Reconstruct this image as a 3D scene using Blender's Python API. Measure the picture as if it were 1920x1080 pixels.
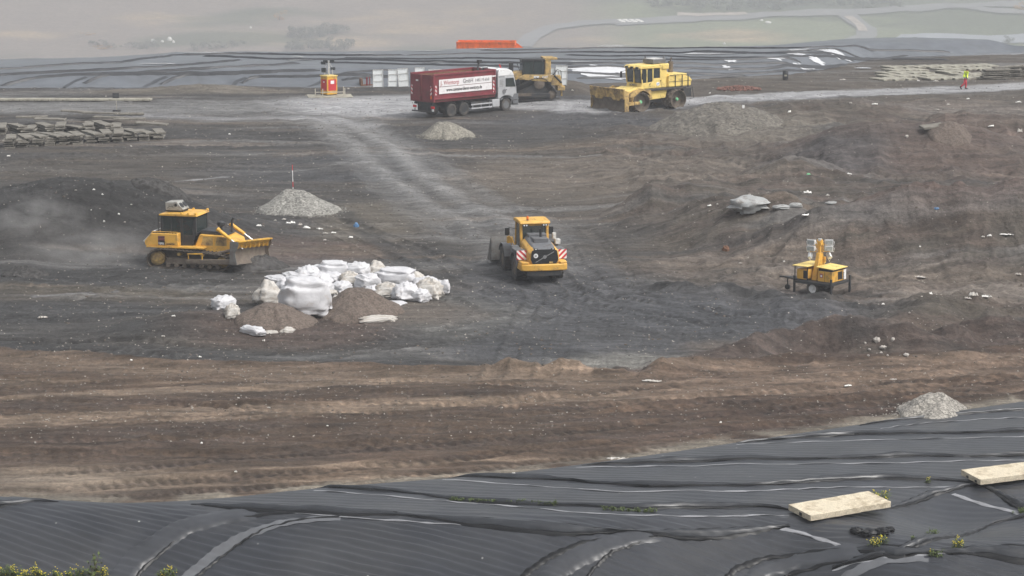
import bpy, bmesh, math, random
import numpy as np
from mathutils import Vector, Matrix, Euler
from math import radians as R, sin, cos, pi

C = bpy.context.scene
COL = C.collection
for o in list(bpy.data.objects): bpy.data.objects.remove(o)

# ------------------------------------------------------------------ camera, world, sun, exposure
CAM_H = 21.0; PITCH = R(9.93); FPX = 4800.0
cam_d = bpy.data.cameras.new('camera'); cam = bpy.data.objects.new('camera', cam_d); COL.objects.link(cam)
cam.location = (0, 0, CAM_H); cam.rotation_euler = (R(90) - PITCH, 0, 0)
cam_d.sensor_width = 36; cam_d.lens = 36 * FPX / 1920; cam_d.clip_start = 0.5; cam_d.clip_end = 4000
C.camera = cam

SUN_EL, SUN_AZ = R(54), R(118)          # azimuth measured clockwise from +Y
w = bpy.data.worlds.new('World'); C.world = w; w.use_nodes = True
nt = w.node_tree; bg = nt.nodes['Background']
sky = nt.nodes.new('ShaderNodeTexSky'); sky.sky_type = 'NISHITA'; sky.sun_disc = False
sky.sun_elevation = SUN_EL; sky.sun_rotation = SUN_AZ; sky.dust_density = 6; sky.air_density = 1.5
hs = nt.nodes.new('ShaderNodeHueSaturation'); hs.inputs['Saturation'].default_value = 0.22
nt.links.new(sky.outputs[0], hs.inputs['Color']); nt.links.new(hs.outputs[0], bg.inputs['Color'])
bg.inputs['Strength'].default_value = 0.15
sd = bpy.data.lights.new('sun', 'SUN'); sd.energy = 1.3; sd.angle = R(14); sd.color = (1, .965, .92)
sun = bpy.data.objects.new('sun', sd); COL.objects.link(sun)
sdir = Vector((sin(SUN_AZ) * cos(SUN_EL), cos(SUN_AZ) * cos(SUN_EL), sin(SUN_EL)))
sun.rotation_euler = sdir.to_track_quat('Z', 'Y').to_euler(); sun.location = sdir * 200
C.view_settings.view_transform = 'Standard'; C.view_settings.look = 'None'
C.view_settings.exposure = 0.27; C.view_settings.gamma = 1
C.render.engine = 'CYCLES'
cy = C.cycles; cy.use_denoising = True; cy.denoiser = 'OPENIMAGEDENOISE'; cy.denoising_input_passes = 'RGB_ALBEDO_NORMAL'; cy.denoising_prefilter = 'ACCURATE'; cy.max_bounces = 6; cy.volume_bounces = 1
cy.transparent_max_bounces = 12; cy.volume_step_rate = 1.0; cy.volume_max_steps = 128

# ------------------------------------------------------------------ helpers
rng = random.Random(7)

def tag(o, label=None, cat=None, group=None, kind=None):
    if label: o['label'] = label
    if cat: o['category'] = cat
    if group: o['group'] = group
    if kind: o['kind'] = kind
    return o

def empty(name, loc=(0, 0, 0), rz=0, label=None, cat=None, group=None, rot=None):
    o = bpy.data.objects.new(name, None); COL.objects.link(o); o.empty_display_size = .2
    o.location = loc; o.rotation_euler = rot if rot else (0, 0, rz)
    return tag(o, label, cat, group)

def copy_tree(o, parent=None):
    c = o.copy(); COL.objects.link(c); c.parent = parent
    for ch in list(o.children):
        copy_tree(ch, c)
    return c

def sms(a, b, x):
    t = np.clip((x - a) / (b - a), 0, 1); return t * t * (3 - 2 * t)

def vnoise(x, y, seed=0):
    xi = np.floor(x).astype(np.int64); yi = np.floor(y).astype(np.int64)
    fx = x - xi; fy = y - yi; fx = fx * fx * (3 - 2 * fx); fy = fy * fy * (3 - 2 * fy)
    def h(a, b):
        n = (a * 374761393 + b * 668265263 + seed * 974711) & 0xffffffff
        n = ((n ^ (n >> 13)) * 1274126177) & 0xffffffff
        n = (n ^ (n >> 16)) & 0xffffffff
        return n / 4294967295.0 * 2 - 1
    return (h(xi, yi) * (1 - fx) + h(xi + 1, yi) * fx) * (1 - fy) + (h(xi, yi + 1) * (1 - fx) + h(xi + 1, yi + 1) * fx) * fy

def fbm(x, y, oct=4, seed=0, gain=.5):
    s = 0; a = 1; t = 0; ca, sa = cos(.6), sin(.6)
    for i in range(oct):
        s = s + a * vnoise(x, y, seed + i * 17); t += a; a *= gain
        x, y = (x * ca - y * sa) * 2.03, (x * sa + y * ca) * 2.03
    return s / t

def ridged(x, y, oct=4, seed=0):
    s = 0; a = 1; t = 0
    for i in range(oct):
        s = s + a * (1 - 2 * np.abs(vnoise(x, y, seed + i * 31))); t += a; a *= .55
        x, y = x * 1.9 + 3.1, y * 1.9 - 1.7
    return s / t

def ray(px, py):
    u = (px - 960) / FPX; v = (540 - py) / FPX
    return np.array([u, cos(PITCH) + v * sin(PITCH), -sin(PITCH) + v * cos(PITCH)])

def P(px, py, z=0.0):
    d = ray(px, py); t = (CAM_H - z) / -d[2]
    return d[0] * t, d[1] * t

def PL(pts, z=0.0): return np.array([P(a, b, z) for a, b in pts])

def hit(px, py, F, t0=50, t1=2000):
    d = ray(px, py)
    for k in range(3):
        t = np.linspace(t0, t1, 2400)
        x = d[0] * t; y = d[1] * t; z = CAM_H + d[2] * t
        below = np.nonzero(z <= F(x, y))[0]
        if len(below) == 0: return P(px, py)
        i = below[0]; t0, t1 = t[max(i - 1, 0)], t[i] + 1e-3
        if k == 0 and i == 0: break
    return float(x[i]), float(y[i])

def seg_dist(X, Y, pts):
    """distance to a polyline in metres, and the signed side offset and run along it"""
    best = np.full(X.shape, 1e9); along = np.zeros(X.shape); side = np.zeros(X.shape); run = 0
    for (ax, ay), (bx, by) in zip(pts[:-1], pts[1:]):
        dx, dy = bx - ax, by - ay; L = math.hypot(dx, dy)
        t = np.clip(((X - ax) * dx + (Y - ay) * dy) / (L * L), 0, 1)
        ex = X - ax - t * dx; ey = Y - ay - t * dy; d = np.hypot(ex, ey)
        m = d < best
        best = np.where(m, d, best); along = np.where(m, run + t * L, along)
        side = np.where(m, (dx * ey - dy * ex) / L, side); run += L
    return best, side, along

# ---- materials
def lin(c):
    return tuple((v / 12.92 if v <= .04045 else ((v + .055) / 1.055) ** 2.4) for v in c)

def mat(name, col, rough=.6, metal=0., var=.18, scale=1.5, bump=0., bscale=30., alpha=1., spec=.5,
        dirt=None, dirt_amt=.35, dirt_scale=2.2, emit=None, coat=0., fine=0.):
    m = bpy.data.materials.new(name); m.use_nodes = True
    n = m.node_tree.nodes; l = m.node_tree.links; b = n['Principled BSDF']
    b.inputs['Roughness'].default_value = rough; b.inputs['Metallic'].default_value = metal
    b.inputs['Alpha'].default_value = alpha; b.inputs['Specular IOR Level'].default_value = spec
    b.inputs['Coat Weight'].default_value = coat
    tc = n.new('ShaderNodeTexCoord')
    nz = n.new('ShaderNodeTexNoise'); nz.inputs['Scale'].default_value = scale; nz.inputs['Detail'].default_value = 7
    nz.inputs['Roughness'].default_value = .62
    l.new(tc.outputs['Object'], nz.inputs['Vector'])
    mr = n.new('ShaderNodeMapRange'); mr.inputs[1].default_value = .3; mr.inputs[2].default_value = .7
    mr.inputs[3].default_value = 1 - var; mr.inputs[4].default_value = 1 + var
    l.new(nz.outputs[0], mr.inputs[0])
    mx = n.new('ShaderNodeMix'); mx.data_type = 'RGBA'; mx.blend_type = 'MULTIPLY'; mx.inputs[0].default_value = 1
    mx.inputs[6].default_value = (*col, 1); l.new(mr.outputs[0], mx.inputs[7])
    out = mx.outputs[2]
    if fine > 0:
        nf = n.new('ShaderNodeTexNoise'); nf.inputs['Scale'].default_value = bscale; nf.inputs['Detail'].default_value = 3
        l.new(tc.outputs['Object'], nf.inputs['Vector'])
        mf = n.new('ShaderNodeMapRange'); mf.inputs[1].default_value = .35; mf.inputs[2].default_value = .65
        mf.inputs[3].default_value = 1 - fine; mf.inputs[4].default_value = 1 + fine; l.new(nf.outputs[0], mf.inputs[0])
        m3 = n.new('ShaderNodeMix'); m3.data_type = 'RGBA'; m3.blend_type = 'MULTIPLY'; m3.inputs[0].default_value = 1
        l.new(out, m3.inputs[6]); l.new(mf.outputs[0], m3.inputs[7]); out = m3.outputs[2]
    if dirt:
        n2 = n.new('ShaderNodeTexNoise'); n2.inputs['Scale'].default_value = dirt_scale; n2.inputs['Detail'].default_value = 8
        n2.inputs['Roughness'].default_value = .7
        l.new(tc.outputs['Object'], n2.inputs['Vector'])
        m2 = n.new('ShaderNodeMapRange'); m2.inputs[1].default_value = .62 - dirt_amt * .5; m2.inputs[2].default_value = .78 - dirt_amt * .35
        m2.inputs[4].default_value = .85
        l.new(n2.outputs[0], m2.inputs[0])
        dx = n.new('ShaderNodeMix'); dx.data_type = 'RGBA'; l.new(m2.outputs[0], dx.inputs[0]); l.new(out, dx.inputs[6])
        dx.inputs[7].default_value = (*dirt, 1); out = dx.outputs[2]
        rr = n.new('ShaderNodeMix'); rr.data_type = 'FLOAT'; l.new(m2.outputs[0], rr.inputs[0])
        rr.inputs[2].default_value = rough; rr.inputs[3].default_value = .9; l.new(rr.outputs[0], b.inputs['Roughness'])
    l.new(out, b.inputs['Base Color'])
    if emit:
        b.inputs['Emission Color'].default_value = (*col, 1); b.inputs['Emission Strength'].default_value = emit
    if bump:
        nb = n.new('ShaderNodeTexNoise'); nb.inputs['Scale'].default_value = bscale; nb.inputs['Detail'].default_value = 5
        l.new(tc.outputs['Object'], nb.inputs['Vector'])
        bp = n.new('ShaderNodeBump'); bp.inputs['Strength'].default_value = bump; bp.inputs['Distance'].default_value = .03
        l.new(nb.outputs[0], bp.inputs['Height']); l.new(bp.outputs[0], b.inputs['Normal'])
    return m

MUD = (.085, .07, .056)
MT = {
 'yellow': mat('yellow_paint', (.72, .40, .045), .42, dirt=(.16, .12, .08), dirt_amt=.25, var=.12),
 'orange_yellow': mat('orange_yellow_paint', (.72, .405, .07), .42, dirt=(.16, .12, .08), dirt_amt=.22, var=.12),
 'pale_yellow': mat('pale_yellow_paint', (.84, .63, .19), .45, dirt=(.22, .17, .1), dirt_amt=.2, var=.1),
 'old_yellow': mat('dirty_yellow_paint', (.62, .42, .14), .6, dirt=(.12, .085, .055), dirt_amt=.5, var=.2),
 'grey_paint': mat('grey_paint', (.13, .135, .145), .45, dirt=MUD, dirt_amt=.2),
 'light_grey': mat('light_grey_paint', (.58, .58, .57), .5, dirt=(.2, .18, .15), dirt_amt=.25),
 'dark': mat('dark_metal', (.028, .03, .034), .5, var=.3, dirt=MUD, dirt_amt=.25),
 'black': mat('black_plastic', (.018, .019, .021), .45, var=.2),
 'tyre': mat('tyre_rubber', (.03, .03, .031), .8, dirt=(.1, .088, .076), dirt_amt=.42, var=.2, bump=.4),
 'track': mat('track_steel', (.07, .062, .055), .6, metal=.3, dirt=(.12, .1, .08), dirt_amt=.5, dirt_scale=5),
 'mudsteel': mat('muddy_steel', (.17, .14, .11), .7, dirt=(.09, .07, .055), dirt_amt=.5, dirt_scale=3),
 'rust': mat('rusty_steel', (.22, .1, .055), .8, dirt=(.12, .07, .045), dirt_amt=.5, dirt_scale=4),
 'steel': mat('bare_steel', (.45, .45, .45), .35, metal=.8, dirt=(.2, .17, .13), dirt_amt=.3),
 'chrome': mat('chrome', (.7, .7, .7), .2, metal=.9),
 'bucket': mat('worn_bucket_steel', (.17, .17, .165), .5, metal=.3, dirt=(.12, .1, .085), dirt_amt=.4),
 'maroon': mat('maroon_paint', (.20, .028, .04), .45, dirt=(.13, .07, .06), dirt_amt=.22, var=.2),
 'white': mat('white_paint', (.78, .79, .80), .35, dirt=(.35, .33, .3), dirt_amt=.12, var=.06),
 'silver': mat('silver_paint', (.50, .51, .53), .35, metal=.2, dirt=(.3, .28, .25), dirt_amt=.15, var=.08),
 'banner': mat('banner_white', (.8, .78, .79), .5, dirt=(.45, .4, .38), dirt_amt=.12, var=.06),
 'letter_red': mat('lettering_red', (.42, .12, .13), .6),
 'letter_grey': mat('lettering_grey', (.16, .16, .17), .6),
 'letter_black': mat('lettering_black', (.02, .02, .02), .6),
 'letter_white': mat('lettering_white', (.8, .8, .8), .6),
 'red': mat('red_paint', (.55, .03, .04), .45, var=.1),
 'orange': mat('orange_paint', (.85, .17, .04), .5, dirt=(.4, .15, .08), dirt_amt=.25, var=.12),
 'beacon': mat('orange_lens', (.9, .2, .03), .2, var=.05),
 'redlens': mat('red_lens', (.7, .03, .03), .2, var=.05),
 'glass': mat('cab_glass', (.035, .05, .05), .06, alpha=.62, var=.1, spec=.8),
 'darkglass': mat('dark_glass', (.03, .042, .045), .06, alpha=.85, var=.1, spec=.8),
 'lamp': mat('lamp_glass', (.75, .78, .8), .12, var=.05, spec=.8),
 'floodglass': mat('floodlight_glass', (.42, .45, .47), .15, var=.25, scale=8, spec=.8),
 'ac_grey': mat('air_conditioner_grey', (.33, .33, .31), .5, dirt=(.15, .13, .11), dirt_amt=.3),
 'green': mat('green_hub', (.2, .62, .32), .5, dirt=(.12, .1, .08), dirt_amt=.2),
 'concrete': mat('pale_concrete', (.62, .55, .42), .85, var=.14, scale=2, bump=.5, bscale=25, dirt=(.3, .24, .16), dirt_amt=.3, fine=.15),
 'slabgrey': mat('grey_concrete', (.24, .225, .195), .9, var=.28, scale=1.2, bump=.5, dirt=(.11, .1, .085), dirt_amt=.45, fine=.15),
 'slabpale': mat('weathered_concrete', (.36, .345, .285), .9, var=.25, scale=.9, bump=.4, dirt=(.16, .145, .12), dirt_amt=.38, fine=.12),
 'panel': mat('white_panel', (.80, .83, .84), .5, var=.08, dirt=(.4, .4, .38), dirt_amt=.2),
 'bag': mat('woven_white_plastic', (.56, .56, .58), .5, var=.10, scale=3, bump=.9, bscale=7, dirt=(.45, .4, .36), dirt_amt=.13, dirt_scale=4),
 'bag_dirty': mat('dusty_white_plastic', (.50, .48, .45), .6, var=.14, scale=3, bump=.9, bscale=7, dirt=(.3, .25, .2), dirt_amt=.3, dirt_scale=4),
 'litter': mat('white_litter', (.78, .77, .74), .6, var=.15, scale=3, dirt=(.35, .3, .25), dirt_amt=.2),
 'tarp': mat('grey_tarp', (.36, .37, .37), .5, var=.2, scale=2, bump=.6, bscale=8, dirt=(.15, .13, .11), dirt_amt=.3),
 'skin': mat('skin', (.5, .3, .22), .5, var=.05),
 'hair': mat('dark_hair', (.03, .022, .018), .7),
 'jacket': mat('dark_green_jacket', (.02, .045, .035), .7),
 'hivis': mat('yellow_vest', (.75, .95, .06), .6, var=.06, emit=None),
 'hivis_orange': mat('orange_workwear', (.85, .2, .07), .6, var=.06),
 'redcloth': mat('red_trousers', (.5, .03, .055), .7),
 'reflective': mat('reflective_tape', (.72, .75, .7), .4),
 'boot': mat('dark_boots', (.03, .02, .025), .6),
 'rock': mat('pale_rock', (.42, .39, .36), .9, var=.2, bump=.4),
 'brick': mat('red_brick_rubble', (.20, .10, .078), .9, var=.3, scale=6),
 'wood': mat('weathered_wood', (.45, .42, .36), .8),
 'leaf': mat('weed_leaf', (.085, .12, .03), .7, var=.3, scale=8),
 'dryleaf': mat('dry_stem', (.20, .16, .08), .8, var=.3, scale=8),
 'flower': mat('yellow_flower', (.75, .62, .04), .6, var=.15),
 'bushleaf': mat('bush_leaf', (.07, .075, .05), .8, var=.4, scale=1),
 'autumn': mat('autumn_leaf', (.42, .22, .05), .8, var=.3, scale=1),
 'rope': mat('green_cord', (.02, .13, .11), .6),
 'blue': mat('blue_scrap', (.1, .22, .4), .5),
}

def rw_stripe(name, ang=45, freq=7.0):
    """diagonal red and white warning stripes"""
    m = bpy.data.materials.new(name); m.use_nodes = True
    n = m.node_tree.nodes; l = m.node_tree.links; b = n['Principled BSDF']
    tc = n.new('ShaderNodeTexCoord'); sp = n.new('ShaderNodeSeparateXYZ'); l.new(tc.outputs['Object'], sp.inputs[0])
    def mth(op, a, bb):
        q = n.new('ShaderNodeMath'); q.operation = op
        for i, v in enumerate((a, bb)):
            if isinstance(v, (int, float)): q.inputs[i].default_value = v
            else: l.new(v, q.inputs[i])
        return q.outputs[0]
    h = mth('ADD', sp.outputs[0], sp.outputs[1])
    s = mth('ADD' if ang > 0 else 'SUBTRACT', h, sp.outputs[2])
    fr = mth('FRACT', mth('MULTIPLY', s, freq), 0)
    g = mth('GREATER_THAN', fr, .5)
    mx = n.new('ShaderNodeMix'); mx.data_type = 'RGBA'; l.new(g, mx.inputs[0])
    mx.inputs[6].default_value = (.55, .04, .06, 1); mx.inputs[7].default_value = (.85, .85, .85, 1)
    l.new(mx.outputs[2], b.inputs['Base Color']); b.inputs['Roughness'].default_value = .4
    return m
MT['stripeA'] = rw_stripe('warning_stripes_rising', 45, 3.2)
MT['stripeB'] = rw_stripe('warning_stripes_falling', -45, 3.2)

# ---- mesh builder
class B:
    def __init__(s): s.v = []; s.f = []
    def add(s, vs, fs):
        k = len(s.v); s.v += [tuple(map(float, v)) for v in vs]; s.f += [tuple(i + k for i in f) for f in fs]; return s
    def box(s, x0, x1, y0, y1, z0, z1, rot=None, about=None):
        vs = [Vector((x, y, z)) for x in (x0, x1) for y in (y0, y1) for z in (z0, z1)]
        if rot is not None:
            c = Vector(about) if about else Vector(((x0 + x1) / 2, (y0 + y1) / 2, (z0 + z1) / 2))
            m = Euler([R(a) for a in rot]).to_matrix(); vs = [m @ (v - c) + c for v in vs]
        return s.add(vs, [(0, 1, 3, 2), (4, 6, 7, 5), (0, 4, 5, 1), (2, 3, 7, 6), (0, 2, 6, 4), (1, 5, 7, 3)])
    def prism(s, pts, a0, a1, axis='y'):
        """2-D outline (x,z for axis y; y,z for axis x; x,y for axis z) pulled along the axis"""
        n = len(pts)
        def mk(p, a): return {'y': (p[0], a, p[1]), 'x': (a, p[0], p[1]), 'z': (p[0], p[1], a)}[axis]
        vs = [mk(p, a0) for p in pts] + [mk(p, a1) for p in pts]
        return s.add(vs, [tuple(range(n)), tuple(range(2 * n - 1, n - 1, -1))] + [(i, (i + 1) % n, n + (i + 1) % n, n + i) for i in range(n)])
    def loft(s, rings, closed=True, caps=True):
        n = len(rings[0]); vs = [p for r in rings for p in r]; fs = []
        for k in range(len(rings) - 1):
            for i in range(n if closed else n - 1):
                j = (i + 1) % n; fs.append((k * n + i, k * n + j, (k + 1) * n + j, (k + 1) * n + i))
        if caps: fs += [tuple(range(n)), tuple(range(len(rings) * n - 1, (len(rings) - 1) * n - 1, -1))]
        return s.add(vs, fs)
    def cyl(s, p, q, r, r2=None, n=14, caps=True):
        p = Vector(p); q = Vector(q); d = (q - p).normalized(); r2 = r if r2 is None else r2
        u = d.orthogonal().normalized(); w = d.cross(u)
        rg = [[c + (u * cos(2 * pi * i / n) + w * sin(2 * pi * i / n)) * rr for i in range(n)] for c, rr in ((p, r), (q, r2))]
        return s.loft(rg, caps=caps)
    def tube(s, pts, r, n=8):
        pts = [Vector(p) for p in pts]; rs = r if isinstance(r, (list, tuple)) else [r] * len(pts); rg = []
        u = (pts[1] - pts[0]).orthogonal().normalized()
        for i, p in enumerate(pts):
            d = (pts[min(i + 1, len(pts) - 1)] - pts[max(i - 1, 0)]).normalized()
            u = (u - d * u.dot(d)); u = u.normalized() if u.length > 1e-6 else d.orthogonal().normalized(); w = d.cross(u)
            rg.append([p + (u * cos(2 * pi * k / n) + w * sin(2 * pi * k / n)) * rs[i] for k in range(n)])
        return s.loft(rg)
    def lathe(s, prof, c, axis='y', n=28):
        """prof: (radius, offset along the axis)"""
        rg = []
        for r, h in prof:
            ring = []
            for i in range(n):
                a = 2 * pi * i / n; k, m = r * cos(a), r * sin(a)
                ring.append({'y': (c[0] + k, c[1] + h, c[2] + m), 'x': (c[0] + h, c[1] + k, c[2] + m), 'z': (c[0] + k, c[1] + m, c[2] + h)}[axis])
            rg.append(ring)
        return s.loft(rg)
    def done(s, name, m, parent=None, bevel=0., sharp=32, segs=2):
        me = bpy.data.meshes.new(name); me.from_pydata(s.v, [], s.f); me.update()
        bm = bmesh.new(); bm.from_mesh(me); bmesh.ops.recalc_face_normals(bm, faces=bm.faces); bm.to_mesh(me); bm.free()
        me.shade_smooth(); me.set_sharp_from_angle(angle=R(sharp))
        me.materials.append(MT[m] if isinstance(m, str) else m)
        o = bpy.data.objects.new(name, me); COL.objects.link(o); o.parent = parent
        if bevel:
            b = o.modifiers.new('bevel', 'BEVEL'); b.width = bevel; b.segments = segs; b.limit_method = 'ANGLE'; b.angle_limit = R(35)
            b.harden_normals = False
        return o

def text(s, size, m, parent, loc, rot, name='lettering', stretch=1.0, bold=0.0, align='LEFT', ext=.004):
    cu = bpy.data.curves.new(name, 'FONT'); cu.body = s; cu.size = size; cu.extrude = ext; cu.offset = bold; cu.align_x = align
    t = bpy.data.objects.new(name, cu); COL.objects.link(t)
    bpy.context.view_layer.update()
    me = bpy.data.meshes.new_from_object(t.evaluated_get(bpy.context.evaluated_depsgraph_get()))
    bpy.data.objects.remove(t); bpy.data.curves.remove(cu)
    me.name = name; me.materials.clear(); me.materials.append(MT[m])
    o = bpy.data.objects.new(name, me); COL.objects.link(o); o.parent = parent; o.location = loc; o.rotation_euler = rot; o.scale = (stretch, 1, 1)
    return o

def gridmesh(name, X, Y, Z, m, face_mask=None, colors=None, parent=None):
    nr, nc = X.shape
    idx = np.arange(nr * nc).reshape(nr, nc)
    q = np.stack([idx[:-1, :-1], idx[:-1, 1:], idx[1:, 1:], idx[1:, :-1]], -1).reshape(-1, 4)
    if face_mask is not None: q = q[face_mask.reshape(-1)]
    used, inv = np.unique(q, return_inverse=True); q = inv.reshape(-1, 4)
    co = np.stack([X.ravel(), Y.ravel(), Z.ravel()], -1)[used].astype(np.float32)
    me = bpy.data.meshes.new(name); me.vertices.add(len(co)); me.vertices.foreach_set('co', co.ravel())
    me.loops.add(q.size); me.loops.foreach_set('vertex_index', q.ravel().astype(np.int32))
    me.polygons.add(len(q)); me.polygons.foreach_set('loop_start', (np.arange(len(q)) * 4).astype(np.int32))
    me.update(calc_edges=True)
    me.polygons.foreach_set('use_smooth', np.ones(len(q), bool))
    if colors is not None:
        a = me.color_attributes.new('tone', 'FLOAT_COLOR', 'POINT')
        cc = np.ones((len(co), 4), np.float32); cc[:, :3] = colors.reshape(-1, 3)[used]; a.data.foreach_set('color', cc.ravel())
    me.materials.append(m); me.update()
    o = bpy.data.objects.new(name, me); COL.objects.link(o); o.parent = parent
    return o
# ------------------------------------------------------------------ terrain
# near liner: far edge ye(x), crest yc(x)
EDGE = PL([(-500, 900), (-150, 922), (0, 930), (100, 936), (230, 944), (400, 936), (600, 914), (830, 897), (950, 888), (1200, 856), (1450, 819), (1690, 784), (1800, 769), (1920, 752), (2300, 700)])
CREST = PL([(-500, 950), (0, 956), (200, 962), (420, 968), (650, 985), (900, 1000), (1100, 1008), (1300, 1004), (1500, 1000), (1620, 1030), (1750, 1042), (1920, 1046), (2400, 1050)])
_gx = np.linspace(-60, 60, 1201); _k = np.exp(-np.linspace(-2.5, 2.5, 61) ** 2); _k /= _k.sum()
def _smooth(pl, k=_k):
    v = np.interp(_gx, pl[:, 0], pl[:, 1]); return np.convolve(np.pad(v, 30, 'edge'), k, 'valid')
_ye, _yc = _smooth(EDGE), _smooth(CREST)
def ye(x): return np.interp(x, _gx, _ye)
def yc(x): return np.interp(x, _gx, _yc)

def LH(x, y, detail=True):
    w_ = ye(x) - y; d = yc(x) - y
    z = .10 * sms(0, .5, w_) + .35 * sms(0, 9, w_)
    dd = np.maximum(d + 1.2, 0)
    fall = np.where(dd < 2.4, dd * dd / 4.8 * .62, 1.2 * .62 + (dd - 2.4) * .62)
    z = z - fall
    # hollow by the slabs
    gx, gy = P(1800, 985)
    z = z - .55 * np.exp(-(((x - gx) / 2.4) ** 2 + ((y - gy) / 2.6) ** 2))
    z = z + .05 * fbm(x * .5, y * .5, 3, 91) * sms(0, 2, w_)
    if detail:
        ph = (x * .41 + y * .91) / .25 + .30 * fbm(x * .4, y * .6, 3, 55)
        amp = .036 * sms(-1.2, .9, d) * (.55 + .45 * fbm(x * .35, y * .35, 2, 77)) + .006 * sms(-14, 0, -np.abs(x + 11)) * 0
        z = z + amp * np.sin(2 * pi * ph)
        z = z + .010 * sms(.2, 1.5, w_) * np.sin(2 * pi * (x * .25 + y) / .42 + 2 * fbm(x * .3, y * .3, 2, 12))
    return z

MOUNDS = []
def mound(px, py, sx, sy, h, rot=0): 
    x, y = P(px, py); MOUNDS.append((x, y, sx, sy, h * (1.35 if px > 1100 and 230 < py < 560 else 1.), rot))
# big dark tip behind the left bulldozer
for a in [(150, 450, 6.0, 4.6, 2.35), (-60, 445, 6, 5, 1.3), (310, 440, 4.5, 4.5, 1.1), (60, 475, 4, 2.6, .8), (290, 392, 2.6, 2.4, .8), (215, 395, 2.5, 3, .5), (20, 505, 2.2, 1.5, .35), (330, 360, 3, 3, .35)]: mound(*a)
# right side rough ground
for a in [(1500, 222, 6, 4, .7), (1620, 214, 5, 3, .5), (1560, 235, 7, 4, .7), (1700, 222, 6, 3, .4), (1790, 200, 4, 2.2, .5), (1520, 262, 6, 5, .35, 0),
          (1880, 262, 5, 4, 1.2), (1890, 240, 1.6, 1.6, .7), (1690, 300, 7, 6, 1.1), (1800, 300, 7, 5, .9), (1600, 320, 4, 3, .5), (1540, 300, 3, 4, .6), (1500, 340, 2.5, 3, .7), (1760, 262, 3, 3, .5),
          (1215, 408, 1.8, 1.6, .85), (1190, 430, 1.4, 1.2, .3), (1300, 400, 3, 2.6, .6), (1340, 430, 2.2, 2.2, .6), (1400, 450, 2.4, 2, .6), (1470, 455, 2, 1.8, .7), (1540, 480, 3, 2.6, .4),
          (1620, 480, 3, 2, .8), (1700, 478, 2.4, 2, 1.0), (1760, 470, 2, 1.8, .7), (1830, 485, 3, 2, 1.1), (1900, 480, 2.5, 2.2, .8), (1980, 480, 3, 2.2, .9),
          (1750, 600, 1.6, 1.3, .6), (1800, 585, 2.2, 1.4, .6), (1880, 575, 3, 1.6, .6), (1700, 610, 1.1, .8, .4), (1940, 600, 2, 1.3, .5),
          (1420, 352, 4, 3, .25), (1180, 280, 7, 5, .3)]: mound(*a)
# bank along the front edge of the pit
for i, (px, py, h) in enumerate([(1240, 690, .3), (1290, 682, .45), (1340, 672, .6), (1390, 662, .75), (1440, 655, .85), (1490, 648, .95), (1540, 642, 1.05), (1590, 642, 1.05), (1640, 645, .9), (1690, 648, .7), (1740, 650, .5), (1790, 640, .75), (1840, 630, .8), (1890, 630, .7), (1950, 625, .8)]):
    mound(px, py, 1.15, .95, h * .72)
for i in range(14): mound(950 + i * 22 + rng.uniform(-8, 8), 697 + rng.uniform(-5, 4), .5, .35, rng.uniform(.12, .3))
for i in range(16): mound(1235 + i * 24, 541 + i * 2.0 + rng.uniform(-3, 3), .7, .35, rng.uniform(.1, .26))
mound(330, 610, 2.6, 2.2, .6); mound(420, 600, 1.6, 1.8, .35); mound(700, 300, 5, 6, .25)
mound(1000, 195, 5, 2.5, .0); mound(1040, 176, 3.4, 2.6, .9); mound(1075, 172, 2, 2, .5); mound(350, 172, 5, 2, .45); mound(420, 168, 4, 2, .35)
mound(690, 158, 3, 1.6, .35); mound(740, 168, 3, 1.5, .25); mound(1400, 162, 6, 2, .3)

PLATE = PL([(1120, 425), (1200, 452), (1330, 486), (1480, 504), (1640, 524), (1800, 532), (1920, 538), (2400, 550)])
LIP = PL([(-600, 640), (0, 656), (300, 679), (600, 684), (950, 690), (1200, 702), (1260, 692), (1500, 668), (1750, 668), (1920, 650), (2500, 610)])
def ylip(x): return np.interp(x, LIP[:, 0], LIP[:, 1])
TRACKS = [[(985, 672), (1010, 620), (1040, 560), (1010, 515), (960, 450)], [(700, 640), (860, 620), (980, 590), (1100, 560), (1200, 575)], [(880, 560), (1000, 600), (1150, 640), (1330, 650)], [(1060, 520), (1180, 560), (1320, 590), (1480, 610)],
          [(300, 520), (200, 540), (60, 530), (-60, 520)], [(380, 520), (250, 570), (60, 600), (-80, 610)], [(0, 700), (500, 716), (1000, 736), (1500, 700), (1960, 650)], [(-40, 760), (400, 772), (900, 770), (1400, 724), (1960, 690)], [(-40, 840), (400, 842), (900, 810), (1500, 758), (1960, 710)], [(100, 905), (600, 872), (1100, 824), (1600, 765)],
          [(1100, 360), (1250, 350), (1420, 345), (1600, 350), (1900, 345)], [(1130, 300), (1300, 300), (1500, 320), (1750, 340), (1960, 330)], [(860, 340), (1000, 330), (1150, 320)], [(0, 330), (250, 320), (500, 310), (640, 290)], [(80, 300), (350, 280), (560, 262)], [(1250, 520), (1400, 505), (1600, 530), (1900, 520)], [(640, 430), (760, 470), (860, 540), (940, 600)], [(560, 640), (400, 660), (200, 640), (0, 640)]]
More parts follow.
